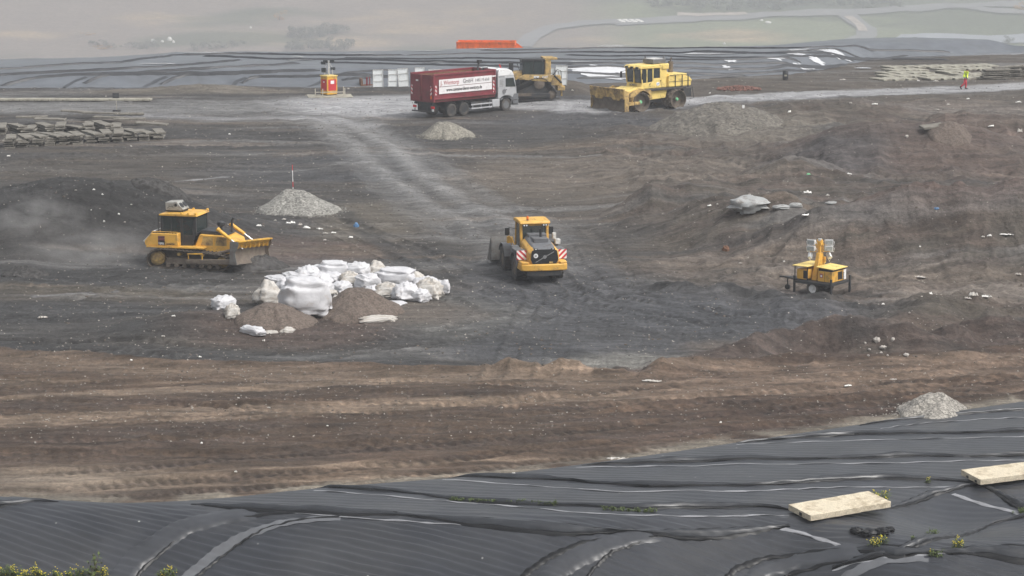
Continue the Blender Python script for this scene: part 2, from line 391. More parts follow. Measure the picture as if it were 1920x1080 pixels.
def track_fields(X, Y):
    """depth and tone of the wheel and crawler tracks pressed into the soil"""
    dep = np.zeros(X.shape); ton = np.zeros(X.shape)
    for i, t in enumerate(TRACKS):
        pl = PL(t); b0, b1 = pl.min(0) - 4, pl.max(0) + 4
        m = (X > b0[0]) & (X < b1[0]) & (Y > b0[1]) & (Y < b1[1])
        if not m.any(): continue
        xm, ym = X[m], Y[m]; d, s_, al = seg_dist(xm + .5 * fbm(xm * .15, ym * .15, 2, 200 + i), ym + .5 * fbm(xm * .15, ym * .15, 2, 230 + i), pl)
        w = np.zeros(d.shape)
        for off, hw in ((-1.05, .34), (1.05, .34)) + (((-2.6, .3), (-.6 - 3.9, .3)) if i % 3 == 0 else ()):
            w = np.maximum(w, 1 - sms(hw * .7, hw * 1.25, np.abs(s_ - off)))
        rim = np.exp(-((np.abs(np.abs(s_) - 1.05) - .52) / .12) ** 2)
        fade = sms(-.45, .1, fbm(xm * .12, ym * .12, 3, 260 + i)) * (d < 6)
        per = .42 + .1 * (i % 3); lug = np.sin(al * 2 * pi / per + s_ * 3)
        dep[m] += fade * (-.055 * w + .028 * w * lug + .05 * rim); ton[m] += fade * (.35 * w * (.4 + .6 * lug) - .25 * w + .2 * rim) * (1 if i % 2 else -1)
    return dep, ton
FAR_FRONT = PL([(-400, 166), (0, 166), (330, 164), (600, 164), (760, 163), (900, 160), (1080, 158), (1300, 150), (1480, 140), (1560, 128), (1640, 112), (1900, 100), (2300, 97)])
FAR_BACK = PL([(-600, 150), (-200, 138), (0, 129), (200, 115), (330, 101), (500, 100), (700, 99), (860, 93), (1000, 90), (1200, 86), (1500, 86), (1700, 90), (1900, 96), (2400, 99)])
def FL(x, y):
    """height of the far liner above the ground; 0 outside it"""
    a = y - np.interp(x, FAR_FRONT[:, 0], FAR_FRONT[:, 1])
    return .05 + 1.15 * sms(0, 5, a) * (1 - .93 * sms(8, 38, a)) + .10 * fbm(x * .12, y * .2, 3, 41) * sms(1, 6, a)

def H(x, y):
    x = np.asarray(x, float); y = np.asarray(y, float)
    z = np.zeros(np.broadcast(x, y).shape)
    yl = np.interp(x, PLATE[:, 0], PLATE[:, 1]); xr = sms(PLATE[0, 0] - 1, PLATE[0, 0] + 9, x)
    z = z + 1.0 * sms(0, 4.5, y - yl + 1.2 * fbm(x * .25, y * .25, 3, 5)) * xr * (1 - sms(10, 45, y - yl))
    for mx_, my_, sx, sy, h, rot in MOUNDS:
        if h == 0: continue
        d2 = ((x - mx_) / sx) ** 2 + ((y - my_) / sy) ** 2
        if d2.size > 50000:
            m = d2 < 7
            if not m.any(): continue
            wob = 1 + .35 * fbm(x[m] / (sx * .6), y[m] / (sx * .6), 4, 3)
            z[m] += h * np.exp(-d2[m] * wob)
        else:
            z = z + h * np.exp(-d2 * (1 + .35 * fbm(x / (sx * .6), y / (sx * .6), 4, 3))) * (d2 < 7)
    # lip of the pit
    dl = y - ylip(x) + .5 * fbm(x * .4, y * .2, 3, 8)
    z = z + .22 * np.exp(-((dl + .5) / .7) ** 2) - .25 * sms(-.6, .8, dl) * (1 - sms(4, 14, dl))
    # roughness: lumps, tracks, clods
    fg = 1 - sms(-.5, 1.0, dl)
    rgt = sms(4, 12, x + (y - 120) * .05) * (1 - fg) * (1 - sms(190, 225, y))
    z = z + (.12 + .34 * rgt) * fbm(x * .22, y * .22, 4, 21) * (1 - fg)
    z = z + rgt * .34 * ridged(x * .45, y * .45, 4, 31)
    tr = vnoise(x * .5 * .2 + 9, (y - .20 * x) * 1.6, 51) + .6 * vnoise(x * .3, (y - .20 * x) * 4.2, 53)
    z = z + fg * (.06 * tr + .035 * fbm(x * .8, y * 1.2, 4, 61) + .03 * ridged(x * .35, (y - .2 * x) * 2.2, 3, 63)) + (1 - fg) * .05 * vnoise(x * .12, (y + .05 * x) * 1.1, 57)
    z = z + .020 * fbm(x * 3, y * 3, 3, 71) * (1 - sms(200, 300, y))
    cl = sms(-.1, .35, fbm(x * .25 + 31, y * .35, 3, 73))
    hp = np.exp(-(((x + 23) / 8) ** 2 + ((y - 137) / 7) ** 2)) * (y > 120)
    z = z + (.075 * cl + .02 + .16 * hp) * np.maximum(ridged(x * 1.5, y * 1.5, 3, 75), -.2) * (1 - sms(200, 300, y))
    # wheel tracks on the branch road
    # edge of the plateau, valley and hillside behind
    z = z - 1.0 * sms(256, 276, y) - 129 * sms(276, 1250, y) - 12 * sms(276, 320, y) * (1 - sms(320, 900, y))
    bk = np.interp(x, FAR_BACK[:, 0], FAR_BACK[:, 1]); z = z - 6 * sms(1, 14, y - bk) * (1 - sms(300, 900, y)) * (1 - .93 * np.exp(-((x + 2) / 7.) ** 4) * (1 - sms(270, 276, y)))
    z = z + .15 * np.clip(y - 1450, 0, 1000) + 9 * fbm(x * .005, y * .005, 4, 81) * sms(900, 1300, y) + 1.6 * fbm(x * .03, y * .03, 4, 82) * sms(900, 1300, y)
    # ditch before and bank under the camera
    near = 64.0
    z = np.where(y < near, -3.2 + (near - y) * 0, z)
    z = np.where(y < 48, -3.2 + 22.3 * np.clip((48 - y) / 44, 0, 1) , z)
    z = np.where(y < -2, 19.1 + .3 * fbm(x * .3, y * .3, 3, 83), z)
    # below the near liner
    w_ = ye(x) - y
    lz = LH(x, np.maximum(y, 63), False) - .32
    t = sms(.05, .5, w_) * (y > near)
    z = z * (1 - t) + lz * t
    return z

def G(px, py, F=None):
    F = F or HL; x, y = hit(px, py, F); return x, y, float(F(np.array([x]), np.array([y]))[0])

# ---- colours of the ground (dry and wet soils, clay, gravel) laid out in metres
cMID = np.array((.072, .061, .050)); cDARK = np.array((.037, .036, .036)); cBROWN = np.array((.076, .052, .037))
cSAND = np.array((.175, .130, .095)); cRED = np.array((.078, .056, .047)); cGRAV = np.array((.34, .34, .35)); cCLAY = np.array((.175, .17, .155))
cBLUE = np.array((.060, .062, .068)); cLGREY = np.array((.15, .148, .146)); cTAN = np.array((.15, .118, .092)); cGRASS = np.array((.13, .165, .075)); cBLK = np.array((.026, .026, .027))

def paint(X, Y):
    wx = X + 1.6 * fbm(X * .22, Y * .22, 4, 101); wy = Y + 1.8 * fbm(X * .2, Y * .2, 4, 102)
    col = np.empty(X.shape + (3,)); col[:] = cMID
    def mixc(c, t):
        nonlocal col
        col = col * (1 - t[..., None]) + c * t[..., None]
    def blob(px, py, rx, ry, c, s=1., soft=.5):
        x, y = P(px, py); d = np.sqrt(((wx - x) / rx) ** 2 + ((wy - y) / ry) ** 2)
        mixc(c, s * (1 - sms(1 - soft, 1 + soft * .4, d)))
    def line(pts, wd, c, s=1., soft=.6):
        d, _, _ = seg_dist(wx * .4 + X * .6, wy * .4 + Y * .6, PL(pts)); mixc(c, s * (1 - sms(wd * (1 - soft), wd * (1 + soft * .5), d)))
    st = fbm(X * .10, Y * .35, 5, 111); st2 = fbm(X * .35 + 7, Y * .9, 4, 112)
    # left half dark, right half brownish
    mixc(cDARK, .85 * (1 - sms(-8, 8, wx + (Y - 140) * -.02)) * sms(-.55, .25, st + .15))
    mixc(cRED, .55 * sms(2, 12, wx) * (1 - sms(190, 215, Y)) * sms(-.3, .3, st2))
    mixc(cLGREY, .6 * sms(.12, .5, fbm(X * .06, Y * .5, 4, 114)))
    mixc(cDARK, .6 * sms(.15, .45, fbm(X * .08 + 3, Y * .4, 4, 115)))
    mixc(cTAN, .5 * sms(.25, .5, fbm(X * .07 + 13, Y * .45, 4, 116)))
    blob(250, 320, 12, 10, cMID * .8, .7); blob(600, 320, 9, 9, cBLUE * .85, .6)
    blob(150, 440, 14, 9, cDARK * .72, .95); blob(180, 420, 6, 5, cBLK, .6)
    blob(560, 470, 5, 5, cRED * 1.1, .8); blob(640, 470, 4, 2.2, cTAN * .8, .7)
    blob(700, 410, 4, 8, np.array((.11, .095, .075)), .7)
    blob(1060, 340, 9, 12, np.array((.105, .088, .07)), .6)
    blob(1180, 330, 12, 9, np.array((.12, .10, .082)), .7); blob(1450, 260, 9, 10, np.array((.135, .12, .10)), .8)
    blob(930, 255, 12, 7, cDARK * 1.1, .8); blob(1100, 225, 9, 7, cBLUE * .8, .85); blob(1380, 203, 7, 4, cBLK * 1.5, .9); blob(1050, 190, 7, 4, cBLUE * .75, .8)
    blob(1700, 310, 10, 10, cRED * 1.15, .6); blob(1830, 280, 7, 8, cRED * 1.35, .5); blob(1620, 262, 4, 7, cDARK, .7); blob(1560, 320, 5, 5, cBLUE * .8, .6)
    blob(1500, 215, 7, 5, cMID * .85, .7); blob(1850, 215, 12, 6, np.array((.14, .12, .105)), .7)
    blob(1800, 470, 7, 4.5, np.array((.092, .062, .052)), .75); blob(1420, 430, 4.5, 4.5, cMID * .85, .5)
    blob(1600, 530, 9, 2.5, np.array((.135, .11, .09)), .7); blob(1850, 560, 5, 3.2, np.array((.20, .17, .145)), .7); blob(1400, 500, 6, 3, np.array((.12, .098, .08)), .7)
    # floor of the working pit
    blob(1150, 590, 11, 11, cBLUE, .9); blob(1000, 520, 4.5, 7, cBLUE * .95, .7); blob(1400, 590, 7, 4.5, cBLUE * .82, .85); blob(1150, 625, 9, 1.6, cBLK * 1.7, .6)
    blob(1190, 668, 5.6, 1.9, cCLAY, .9); blob(860, 590, 4, 6, cCLAY * .62, .5); blob(960, 650, 3, 3.2, cBLUE * .9, .7); blob(1430, 640, 4, 1.6, cTAN * .9, .5)
    blob(520, 610, 5.5, 4.5, cRED * .95, .8); blob(760, 585, 4, 3, cTAN * .75, .6); blob(200, 520, 9, 2.2, cBLK * 1.2, .7); blob(170, 545, 7, 2, np.array((.09, .075, .055)), .5)
    blob(100, 585, 11, 3, cBLK * 1.35, .7); blob(1120, 445, 3.5, 5, cDARK * 1.2, .5)
    line([(1210, 538), (1330, 545), (1450, 558), (1560, 572), (1640, 590)], .45, cBLK, .85)
    line([(1235, 690), (1300, 678), (1400, 660), (1500, 647), (1600, 641), (1700, 648), (1800, 640), (1950, 625)], 2.1, np.array((.066, .048, .041)), .9, .5)
    blob(1590, 650, 1.6, 1.4, cDARK * .9, .5)
    # branch road down into the pit
    br = [(540, 200), (620, 222), (690, 262), (760, 318), (830, 368), (910, 412), (970, 452), (1010, 500)]
    d, s_, al = seg_dist(wx * .25 + X * .75, wy * .25 + Y * .75, PL(br))
    stripes = .6 + .4 * np.sin(s_ * 2.6 + fbm(X * .3, Y * .1, 2, 7)) * sms(-.4, .3, fbm(s_ * .8, al * .06, 3, 8))
    fade = 1 - sms(25, 75, al) * .55
    mixc(cLGREY * 1.4, (1 - sms(1.9, 3.6, d)) * stripes * fade * 1.0)
    line([(620, 250), (700, 320), (760, 390), (830, 450)], 1.2, cLGREY * .85, .4, .9)
    line([(640, 400), (700, 440), (760, 500)], .7, cDARK * .8, .6)
    # haul road and the wet gravel apron
    line([(-200, 208), (0, 203), (200, 204), (420, 202), (600, 196)], 4.5, cLGREY * .92, .95, .5)
    line([(240, 216), (420, 222), (600, 222), (690, 235)], 1.6, cGRAV * .75, .6, .8)
    blob(720, 200, 8.5, 8, cGRAV, .85, .6); blob(620, 192, 6, 4, cGRAV * .9, .6, .8); blob(820, 190, 9, 6, cGRAV * .9, .8)
    line([(760, 195), (900, 186), (1000, 200), (1110, 198)], 3.4, cGRAV * .82, .9)
    line([(1090, 208), (1200, 200), (1300, 190), (1480, 181), (1700, 171), (1920, 161), (2200, 150)], 2.9, cGRAV * .82, .95, .45)
    line([(1300, 196), (1480, 187), (1700, 178), (1920, 168)], .35, cDARK, .7)
    line([(400, 318), (560, 322), (720, 296)], .4, cLGREY, .5); line([(820, 292), (960, 294), (1120, 298)], .45, cLGREY * 1.15, .75)
    line([(0, 358), (250, 350), (420, 330)], .3, cGRAV * .7, .6); line([(60, 560), (200, 548)], .25, cGRAV * .5, .7)
    line([(0, 176), (130, 174)], 2, cLGREY, .5); blob(380, 172, 12, 2.5, np.array((.13, .115, .095)), .8)
    # earlier soil strip before the liner
    dl = Y - ylip(X) + .5 * fbm(X * .4, Y * .2, 3, 8)
    t = 1 - sms(-.1, .25, dl)
    across = Y - .20 * X
    n1 = fbm(X * .035 + 5, across * .42, 5, 121); n2 = fbm(X * .09, across * 1.7, 4, 122); n3 = fbm(X * .6, Y * .9, 4, 123)
    n4 = fbm(X * .8 + 3, Y * 1.6, 5, 124)
    fgc = cBROWN * (1 + .35 * n3[..., None]) * (.88 + .0 * n1[..., None])
    k = sms(.02, .42, n1 + .45 * n2 + .12 * n4)[..., None]; fgc = fgc * (1 - k) + cSAND * (.9 + .3 * n4[..., None]) * k
    k = sms(.08, .42, -n1 - .6 * n2)[..., None] * .7; fgc = fgc * (1 - k) + np.array((.064, .046, .038)) * k
    k = (sms(0, 9, X) * .45)[..., None]; fgc = fgc * (1 - k) + fgc * np.array((.8, .72, .72)) * k
    k = ((1 - sms(-1.6, -.2, dl + .4 * n2)) * sms(-4.2, -2, dl) * (1 - sms(2, 8, X)) * .65)[..., None]; fgc = fgc * (1 - k) + cSAND * .95 * k
    # gravel along the liner edge
    k = ((1 - sms(.3, 1.3, Y - ye(X) + .5 * n3)) * .75 * sms(-.3, .3, n3 + .2))[..., None]; fgc = fgc * (1 - k) + np.array((.21, .19, .155)) * k
    bx, by = P(100, 900); k = (np.exp(-(((X - bx) / 4) ** 2 + ((Y - by) / 1.6) ** 2)) * .8)[..., None]; fgc = fgc * (1 - k) + np.array((.22, .18, .14)) * k
    col = col * (1 - t[..., None]) + fgc * t[..., None]
    kb = np.exp(-((dl - 1.3) / 1.6) ** 2) * (1 - sms(-1, 3, X)) * .75; mixc(cBLK * 1.25, kb * sms(-.3, .2, dl))
    # valley and hillside
    v = sms(262, 290, Y); mixc(np.array((.17, .135, .11)), v)
    gx = X / np.maximum(Y, 1); gr = sms(.02, .06, gx + .012 * fbm(X * .02, Y * .02, 3, 131)) * v; mixc(cGRASS * .95, gr * .8)
    mixc(np.array((.36, .26, .15)), v * .85 * sms(.1, .5, fbm(X * .008, Y * .016, 5, 133))); 
    mixc(cGRASS * .35, v * .85 * sms(.1, .4, fbm(X * .006 + 4, Y * .016, 5, 134)))
    yy = Y + 16 * fbm(X * .01, Y * .01, 3, 135)
    mixc(np.array((.06, .07, .055)), v * sms(1700, 1725, yy) * .7 * sms(.01, .04, gx))
    return col

# ---- one ground sheet, finer where the picture looks
def spaced(n): return 1 / np.linspace(1 / 74., 1 / 268., n)
ys = np.concatenate([np.linspace(-160, 0, 9)[:-1], np.linspace(0, 62, 26)[:-1], np.linspace(62, 74, 16)[:-1], spaced(760), np.linspace(268, 300, 16)[1:], np.linspace(300, 1400, 60)[1:], np.linspace(1400, 1850, 170)[1:], np.linspace(1850, 2300, 20)[1:], np.array([2400., 2500])])
us = np.concatenate([[-9, -5, -3, -1.6, -1, -.7, -.5], np.linspace(-.40, -.26, 30), np.linspace(-.2575, .2575, 1040), np.linspace(.26, .40, 30), [.5, .7, 1, 1.6, 3, 5, 9]])
YY, UU = np.meshgrid(ys, us, indexing='ij'); XX = np.clip(UU * np.maximum(YY, 74.), -1500, 1500)
ZZ = H(XX, YY); CC = paint(XX, YY)
TD, TT_ = track_fields(XX, YY); off_liner = sms(.2, .8, YY - ye(XX)); ZZ += TD * off_liner; CC *= (1 + np.clip(TT_ * 1.1, -.45, .6) * off_liner)[..., None]; del TD, TT_
# tyre and track marks pressed into the branch road and apron
d, s_, al = seg_dist(XX, YY, PL([(540, 200), (620, 222), (690, 262), (760, 318), (830, 368), (910, 412), (970, 452), (1010, 500)]))
ZZ += (1 - sms(3, 6, d)) * .06 * np.sin(s_ * 2.6 + fbm(XX * .3, YY * .1, 2, 7))
_lys, _lus, _lz = ys.copy(), us.copy(), ZZ.copy()
def H_exact(x, y): return H(x, y)
def HL(x, y):
    """height of the ground read from the built sheet"""
    x = np.atleast_1d(np.asarray(x, float)); y = np.atleast_1d(np.asarray(y, float))
    x, y = np.broadcast_arrays(x, y)
    u = x / np.maximum(y, 74.)
    i = np.clip(np.searchsorted(_lys, y) - 1, 0, len(_lys) - 2); j = np.clip(np.searchsorted(_lus, u) - 1, 0, len(_lus) - 2)
    fy_ = np.clip((y - _lys[i]) / (_lys[i + 1] - _lys[i]), 0, 1); fx_ = np.clip((u - _lus[j]) / (_lus[j + 1] - _lus[j]), 0, 1)
    return (_lz[i, j] * (1 - fx_) + _lz[i, j + 1] * fx_) * (1 - fy_) + (_lz[i + 1, j] * (1 - fx_) + _lz[i + 1, j + 1] * fx_) * fy_
far_in = (YY > np.interp(XX, FAR_FRONT[:, 0], FAR_FRONT[:, 1]) + .6) & (YY < np.interp(XX, FAR_BACK[:, 0], FAR_BACK[:, 1]) - .6)
ZZ = np.where(far_in, ZZ - .4, ZZ)

def soil_material(name, rough=.92, wet=.35):
    m = bpy.data.materials.new(name); m.use_nodes = True
    n = m.node_tree.nodes; l = m.node_tree.links; b = n['Principled BSDF']
    at = n.new('ShaderNodeVertexColor'); at.layer_name = 'tone'
    tc = n.new('ShaderNodeTexCoord')
    def noise(sc, det=6, ro=.6, vec=None):
        q = n.new('ShaderNodeTexNoise'); q.inputs['Scale'].default_value = sc; q.inputs['Detail'].default_value = det; q.inputs['Roughness'].default_value = ro
        l.new(vec or tc.outputs['Object'], q.inputs['Vector']); return q.outputs[0]
    def rng_(o, a, b_, c, d_):
        q = n.new('ShaderNodeMapRange'); l.new(o, q.inputs[0])
        for i, v in enumerate((a, b_, c, d_)): q.inputs[i + 1].default_value = v
        return q.outputs[0]
    def mul(a, o):
        q = n.new('ShaderNodeMix'); q.data_type = 'RGBA'; q.blend_type = 'MULTIPLY'; q.inputs[0].default_value = 1
        l.new(a, q.inputs[6]); l.new(o, q.inputs[7]); return q.outputs[2]
    mp = n.new('ShaderNodeMapping'); mp.inputs['Scale'].default_value = (.35, 1.4, 1); l.new(tc.outputs['Object'], mp.inputs[0])
    c = mul(at.outputs[0], rng_(noise(1.1, 10, .72, mp.outputs[0]), .3, .7, .5, 1.55))
    c = mul(c, rng_(noise(6, 8, .8), .3, .7, .55, 1.5))
    c = mul(c, rng_(noise(.35, 9, .75, mp.outputs[0]), .35, .65, .75, 1.25))
    w2 = n.new('ShaderNodeMapping'); w2.inputs['Rotation'].default_value = (0, 0, R(11)); w2.inputs['Scale'].default_value = (.16, 1.9, 1); l.new(tc.outputs['Object'], w2.inputs[0])
    c = mul(c, rng_(noise(1.6, 8, .68, w2.outputs[0]), .35, .65, .74, 1.28))
    # pale stones and scraps
    vo = n.new('ShaderNodeTexVoronoi'); vo.inputs['Scale'].default_value = 2.6; l.new(tc.outputs['Object'], vo.inputs['Vector'])
    k = n.new('ShaderNodeMath'); k.operation = 'MULTIPLY'
    l.new(rng_(vo.outputs['Distance'], .055, .10, 1, 0), k.inputs[0])
    sp = n.new('ShaderNodeSeparateColor'); l.new(vo.outputs['Color'], sp.inputs[0]); l.new(rng_(sp.outputs[0], .72, .95, 0, .75), k.inputs[1])
    mx = n.new('ShaderNodeMix'); mx.data_type = 'RGBA'; l.new(k.outputs[0], mx.inputs[0]); l.new(c, mx.inputs[6]); mx.inputs[7].default_value = (.34, .32, .29, 1)
    l.new(mx.outputs[2], b.inputs['Base Color'])
    l.new(rng_(noise(.5, 6, .6), .35, .7, rough, rough - wet), b.inputs['Roughness'])
    b.inputs['Specular IOR Level'].default_value = .35
    bp = n.new('ShaderNodeBump'); bp.inputs['Strength'].default_value = 1.; bp.inputs['Distance'].default_value = .22
    l.new(noise(2.2, 10, .7), bp.inputs['Height']); l.new(bp.outputs[0], b.inputs['Normal'])
    return m
SOIL = soil_material('soil'); ROADM = soil_material('wet_gravel', .8, .45)

fy = (YY[:-1, :-1] + YY[1:, 1:]) / 2; fx = (XX[:-1, :-1] + XX[1:, 1:]) / 2
wxf = fx + .8 * fbm(fx * .3, fy * .3, 3, 141); wyf = fy + .6 * fbm(fx * .3, fy * .3, 3, 142)
road = np.zeros(fx.shape, bool)
for pts, wd in (([(1090, 205), (1200, 200), (1300, 190), (1480, 181), (1700, 171), (1920, 161), (2200, 150)], 2.9),
                ([(-300, 209), (0, 203), (200, 204), (420, 202), (600, 198), (720, 200), (900, 190), (1000, 200), (1110, 202)], 4.6),
                ([(560, 196), (620, 222), (690, 262), (760, 318), (830, 368), (910, 412), (950, 440)], 3.8)):
    road |= seg_dist(wxf, wyf, PL(pts))[0] < wd
road &= fy < 262
ground = gridmesh('ground', XX, YY, ZZ, SOIL, ~road, CC); tag(ground, kind='structure')
haul = gridmesh('haul_road', XX, YY, ZZ, ROADM, road, CC); tag(haul, kind='structure')
del CC

# ------------------------------------------------------------------ near liner
def liner_material(name, col=(.030, .033, .040), rough=.36, specks=.6):
    m = mat(name, col, rough, var=.22, scale=.5, bump=.25, bscale=3, spec=.5)
    n = m.node_tree.nodes; l = m.node_tree.links; b = n['Principled BSDF']
    src = b.inputs['Base Color'].links[0].from_socket
    tc = n.new('ShaderNodeTexCoord'); mp = n.new('ShaderNodeMapping'); mp.inputs['Scale'].default_value = (1, .8, 1); l.new(tc.outputs['Object'], mp.inputs[0])
    vo = n.new('ShaderNodeTexVoronoi'); vo.inputs['Scale'].default_value = 2.3; l.new(mp.outputs[0], vo.inputs['Vector'])
    sp = n.new('ShaderNodeSeparateColor'); l.new(vo.outputs['Color'], sp.inputs[0])
    a = n.new('ShaderNodeMapRange'); l.new(vo.outputs['Distance'], a.inputs[0]); a.inputs[1].default_value = .05; a.inputs[2].default_value = .10; a.inputs[3].default_value = specks; a.inputs[4].default_value = 0
    c = n.new('ShaderNodeMapRange'); l.new(sp.outputs[0], c.inputs[0]); c.inputs[1].default_value = .86; c.inputs[2].default_value = .97
    k = n.new('ShaderNodeMath'); k.operation = 'MULTIPLY'; l.new(a.outputs[0], k.inputs[0]); l.new(c.outputs[0], k.inputs[1])
    # dust film
    nd = n.new('ShaderNodeTexNoise'); nd.inputs['Scale'].default_value = .35; nd.inputs['Detail'].default_value = 6; l.new(tc.outputs['Object'], nd.inputs['Vector'])
    d_ = n.new('ShaderNodeMapRange'); l.new(nd.outputs[0], d_.inputs[0]); d_.inputs[1].default_value = .45; d_.inputs[2].default_value = .75; d_.inputs[4].default_value = .22
    x1 = n.new('ShaderNodeMix'); x1.data_type = 'RGBA'; l.new(d_.outputs[0], x1.inputs[0]); l.new(src, x1.inputs[6]); x1.inputs[7].default_value = (.11, .108, .104, 1)
    x2 = n.new('ShaderNodeMix'); x2.data_type = 'RGBA'; l.new(k.outputs[0], x2.inputs[0]); l.new(x1.outputs[2], x2.inputs[6]); x2.inputs[7].default_value = (.6, .6, .58, 1)
    l.new(x2.outputs[2], b.inputs['Base Color'])
    return m
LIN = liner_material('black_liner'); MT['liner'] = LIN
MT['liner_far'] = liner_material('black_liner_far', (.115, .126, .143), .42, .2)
MT['fold'] = mat('liner_fold_and_shadow', (.007, .0075, .009), .42, var=.2, bump=.25, bscale=4, spec=.35)  # black flaps and crumples, also the painted overhang shadow beside each fold
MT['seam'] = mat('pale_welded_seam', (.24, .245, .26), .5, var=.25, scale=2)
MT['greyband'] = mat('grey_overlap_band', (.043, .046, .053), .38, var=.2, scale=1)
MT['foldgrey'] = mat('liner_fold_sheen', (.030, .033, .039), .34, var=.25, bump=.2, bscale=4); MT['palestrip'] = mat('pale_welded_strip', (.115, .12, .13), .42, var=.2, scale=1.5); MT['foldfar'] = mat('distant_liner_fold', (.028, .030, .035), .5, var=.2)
MT['puddle'] = mat('rain_puddle', (.6, .61, .63), .05, var=.1, spec=1.)

near_liner = empty('ground_liner', (0, 0, 0), label='black plastic liner with folded seams covering the bank in the foreground', cat='liner')
xs = np.linspace(-34, 36, 1500); ts = np.concatenate([np.linspace(0, .45, 150)[:-1], np.linspace(.45, 1, 420)])
TT, LX = np.meshgrid(ts, xs, indexing='ij')
y1 = 64.5; e_ = ye(LX) + .12 * fbm(LX * 1.5, LX * 0, 3, 19)
c_ = yc(LX) + 1.6
# first part: edge to just behind the crest; second part: over the crest, finely sampled
LY = np.where(TT <= .45, e_ + (np.minimum(c_, e_ - .3) - e_) * (TT / .45), 0)
LY = np.where(TT > .45, np.minimum(c_, e_ - .3) + (y1 - np.minimum(c_, e_ - .3)) * ((TT - .45) / .55), LY)
LZ = LH(LX, LY); LZ = np.where(TT == 0, LZ - .15, LZ)
gridmesh('liner_sheet', LX, LY, LZ, LIN, parent=near_liner)

def px_path(pts, F, n=60):
    """pixel polyline -> smooth points on the surface"""
    w3 = [hit(a, b, F) for a, b in pts]
    w3 = np.array(w3); L = np.concatenate([[0], np.cumsum(np.hypot(*np.diff(w3, axis=0).T))]); t = np.linspace(0, L[-1], n)
    x = np.interp(t, L, w3[:, 0]); y = np.interp(t, L, w3[:, 1])
    k = max(3, n // 10) | 1; ker = np.hanning(k + 2)[1:-1]; ker /= ker.sum()
    def smo(a):
        p = np.concatenate([np.full(k // 2, a[0]) + (a[0] - a[1:k // 2 + 1][::-1]), a, np.full(k // 2, a[-1]) + (a[-1] - a[-k // 2:-1][::-1])]) if k > 2 else a
        return np.convolve(p, ker, 'valid')[:n]
    return smo(x), smo(y), t

def ribbon(name, m, pts, F, prof, width=1., height=1., knots=None, parent=None, n=80, lift=.02, wav=.3, seed=0):
    """strip laid on a surface: prof = [(across, up)] in metres; across is towards the viewer"""
    x, y, t = px_path(pts, F, n)
    tx = np.gradient(x); ty = np.gradient(y); L = np.hypot(tx, ty) + 1e-9; nx, ny = ty / L, -tx / L
    env = np.ones(n)
    if knots is not None:
        L_ = t[-1]; kt = np.array(knots) * L_
        dk = np.min(np.abs(t[:, None] - kt[None]), axis=1); env = .22 + .78 * sms(0, 2.6, dk)
    wv = 1 + wav * fbm(t * .6 + seed * 3.3, t * 0 + seed, 3, 7 + seed)
    rows = []
    X = np.zeros((n, len(prof))); Y = X.copy(); Z = X.copy()
    for j, (a, h) in enumerate(prof):
        aa = a * width * env * wv + .05 * fbm(t * 1.3, t * 0 + j * 2.7, 2, seed + 3)
        X[:, j] = x + nx * aa; Y[:, j] = y + ny * aa
    Zb = F(X, Y)
    for j, (a, h) in enumerate(prof):
        Z[:, j] = Zb[:, j] + lift + h * height * (.35 + .65 * env) * (1 + .35 * fbm(t * .9 + 5, t * 0 + j * .8, 3, seed + 11))
    taper = sms(0, .6, t) * sms(0, .6, t[-1] - t)
    Z = Zb + (Z - Zb) * (.15 + .85 * taper[:, None])
    return gridmesh(name, X, Y, Z, MT[m], parent=parent)

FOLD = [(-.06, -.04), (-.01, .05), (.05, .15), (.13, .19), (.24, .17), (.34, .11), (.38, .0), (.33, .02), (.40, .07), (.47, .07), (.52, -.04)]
FOLDS = [
 ([(1610, 797), (1690, 786), (1800, 775), (1920, 768), (2150, 762)], .5, (.1, .75)),
 ([(1380, 830), (1500, 819), (1600, 813), (1700, 811), (1800, 812), (1920, 806), (2150, 800)], .9, (.08, .55)),
 ([(1090, 872), (1180, 867), (1290, 862), (1400, 858), (1520, 861), (1700, 852), (1810, 857), (1920, 850), (2150, 845)], 1.0, (.02, .40, .68)),
 ([(840, 896), (950, 893), (1040, 897), (1093, 904), (1180, 908), (1300, 909), (1420, 910), (1530, 898), (1660, 893), (1790, 900), (1840, 906)], 1.05, (.0, .25, .57, .98)),
 ([(590, 916), (700, 917), (790, 927), (900, 938), (1000, 944), (1103, 948), (1200, 950), (1300, 946), (1400, 948), (1490, 956)], 1.0, (.0, .22, .57, 1.)),
 ([(360, 944), (460, 950), (600, 955), (700, 960), (797, 968), (900, 976), (1000, 984), (1100, 992), (1205, 1000), (1300, 999), (1400, 993), (1480, 984)], 1.25, (.0, .38, .75, 1.)),
 ([(1560, 1062), (1620, 1045), (1690, 1028), (1770, 1006), (1860, 980), (1920, 966), (2100, 950)], .8, (.0, .62)),
 ([(1600, 1028), (1660, 1028), (1740, 1034), (1800, 1034), (1860, 1030), (1920, 1032), (2150, 1036)], 1.9, (.0, .3)),
 ([(1640, 956), (1690, 944), (1740, 925), (1800, 912), (1850, 905)], .9, (.0, 1.)),
 ([(-200, 938), (-60, 944), (0, 944), (60, 938), (110, 940)], .9, (1.,)),
 ([(1830, 905), (1880, 925), (1920, 946), (2000, 980)], .9, (.0,)),
]
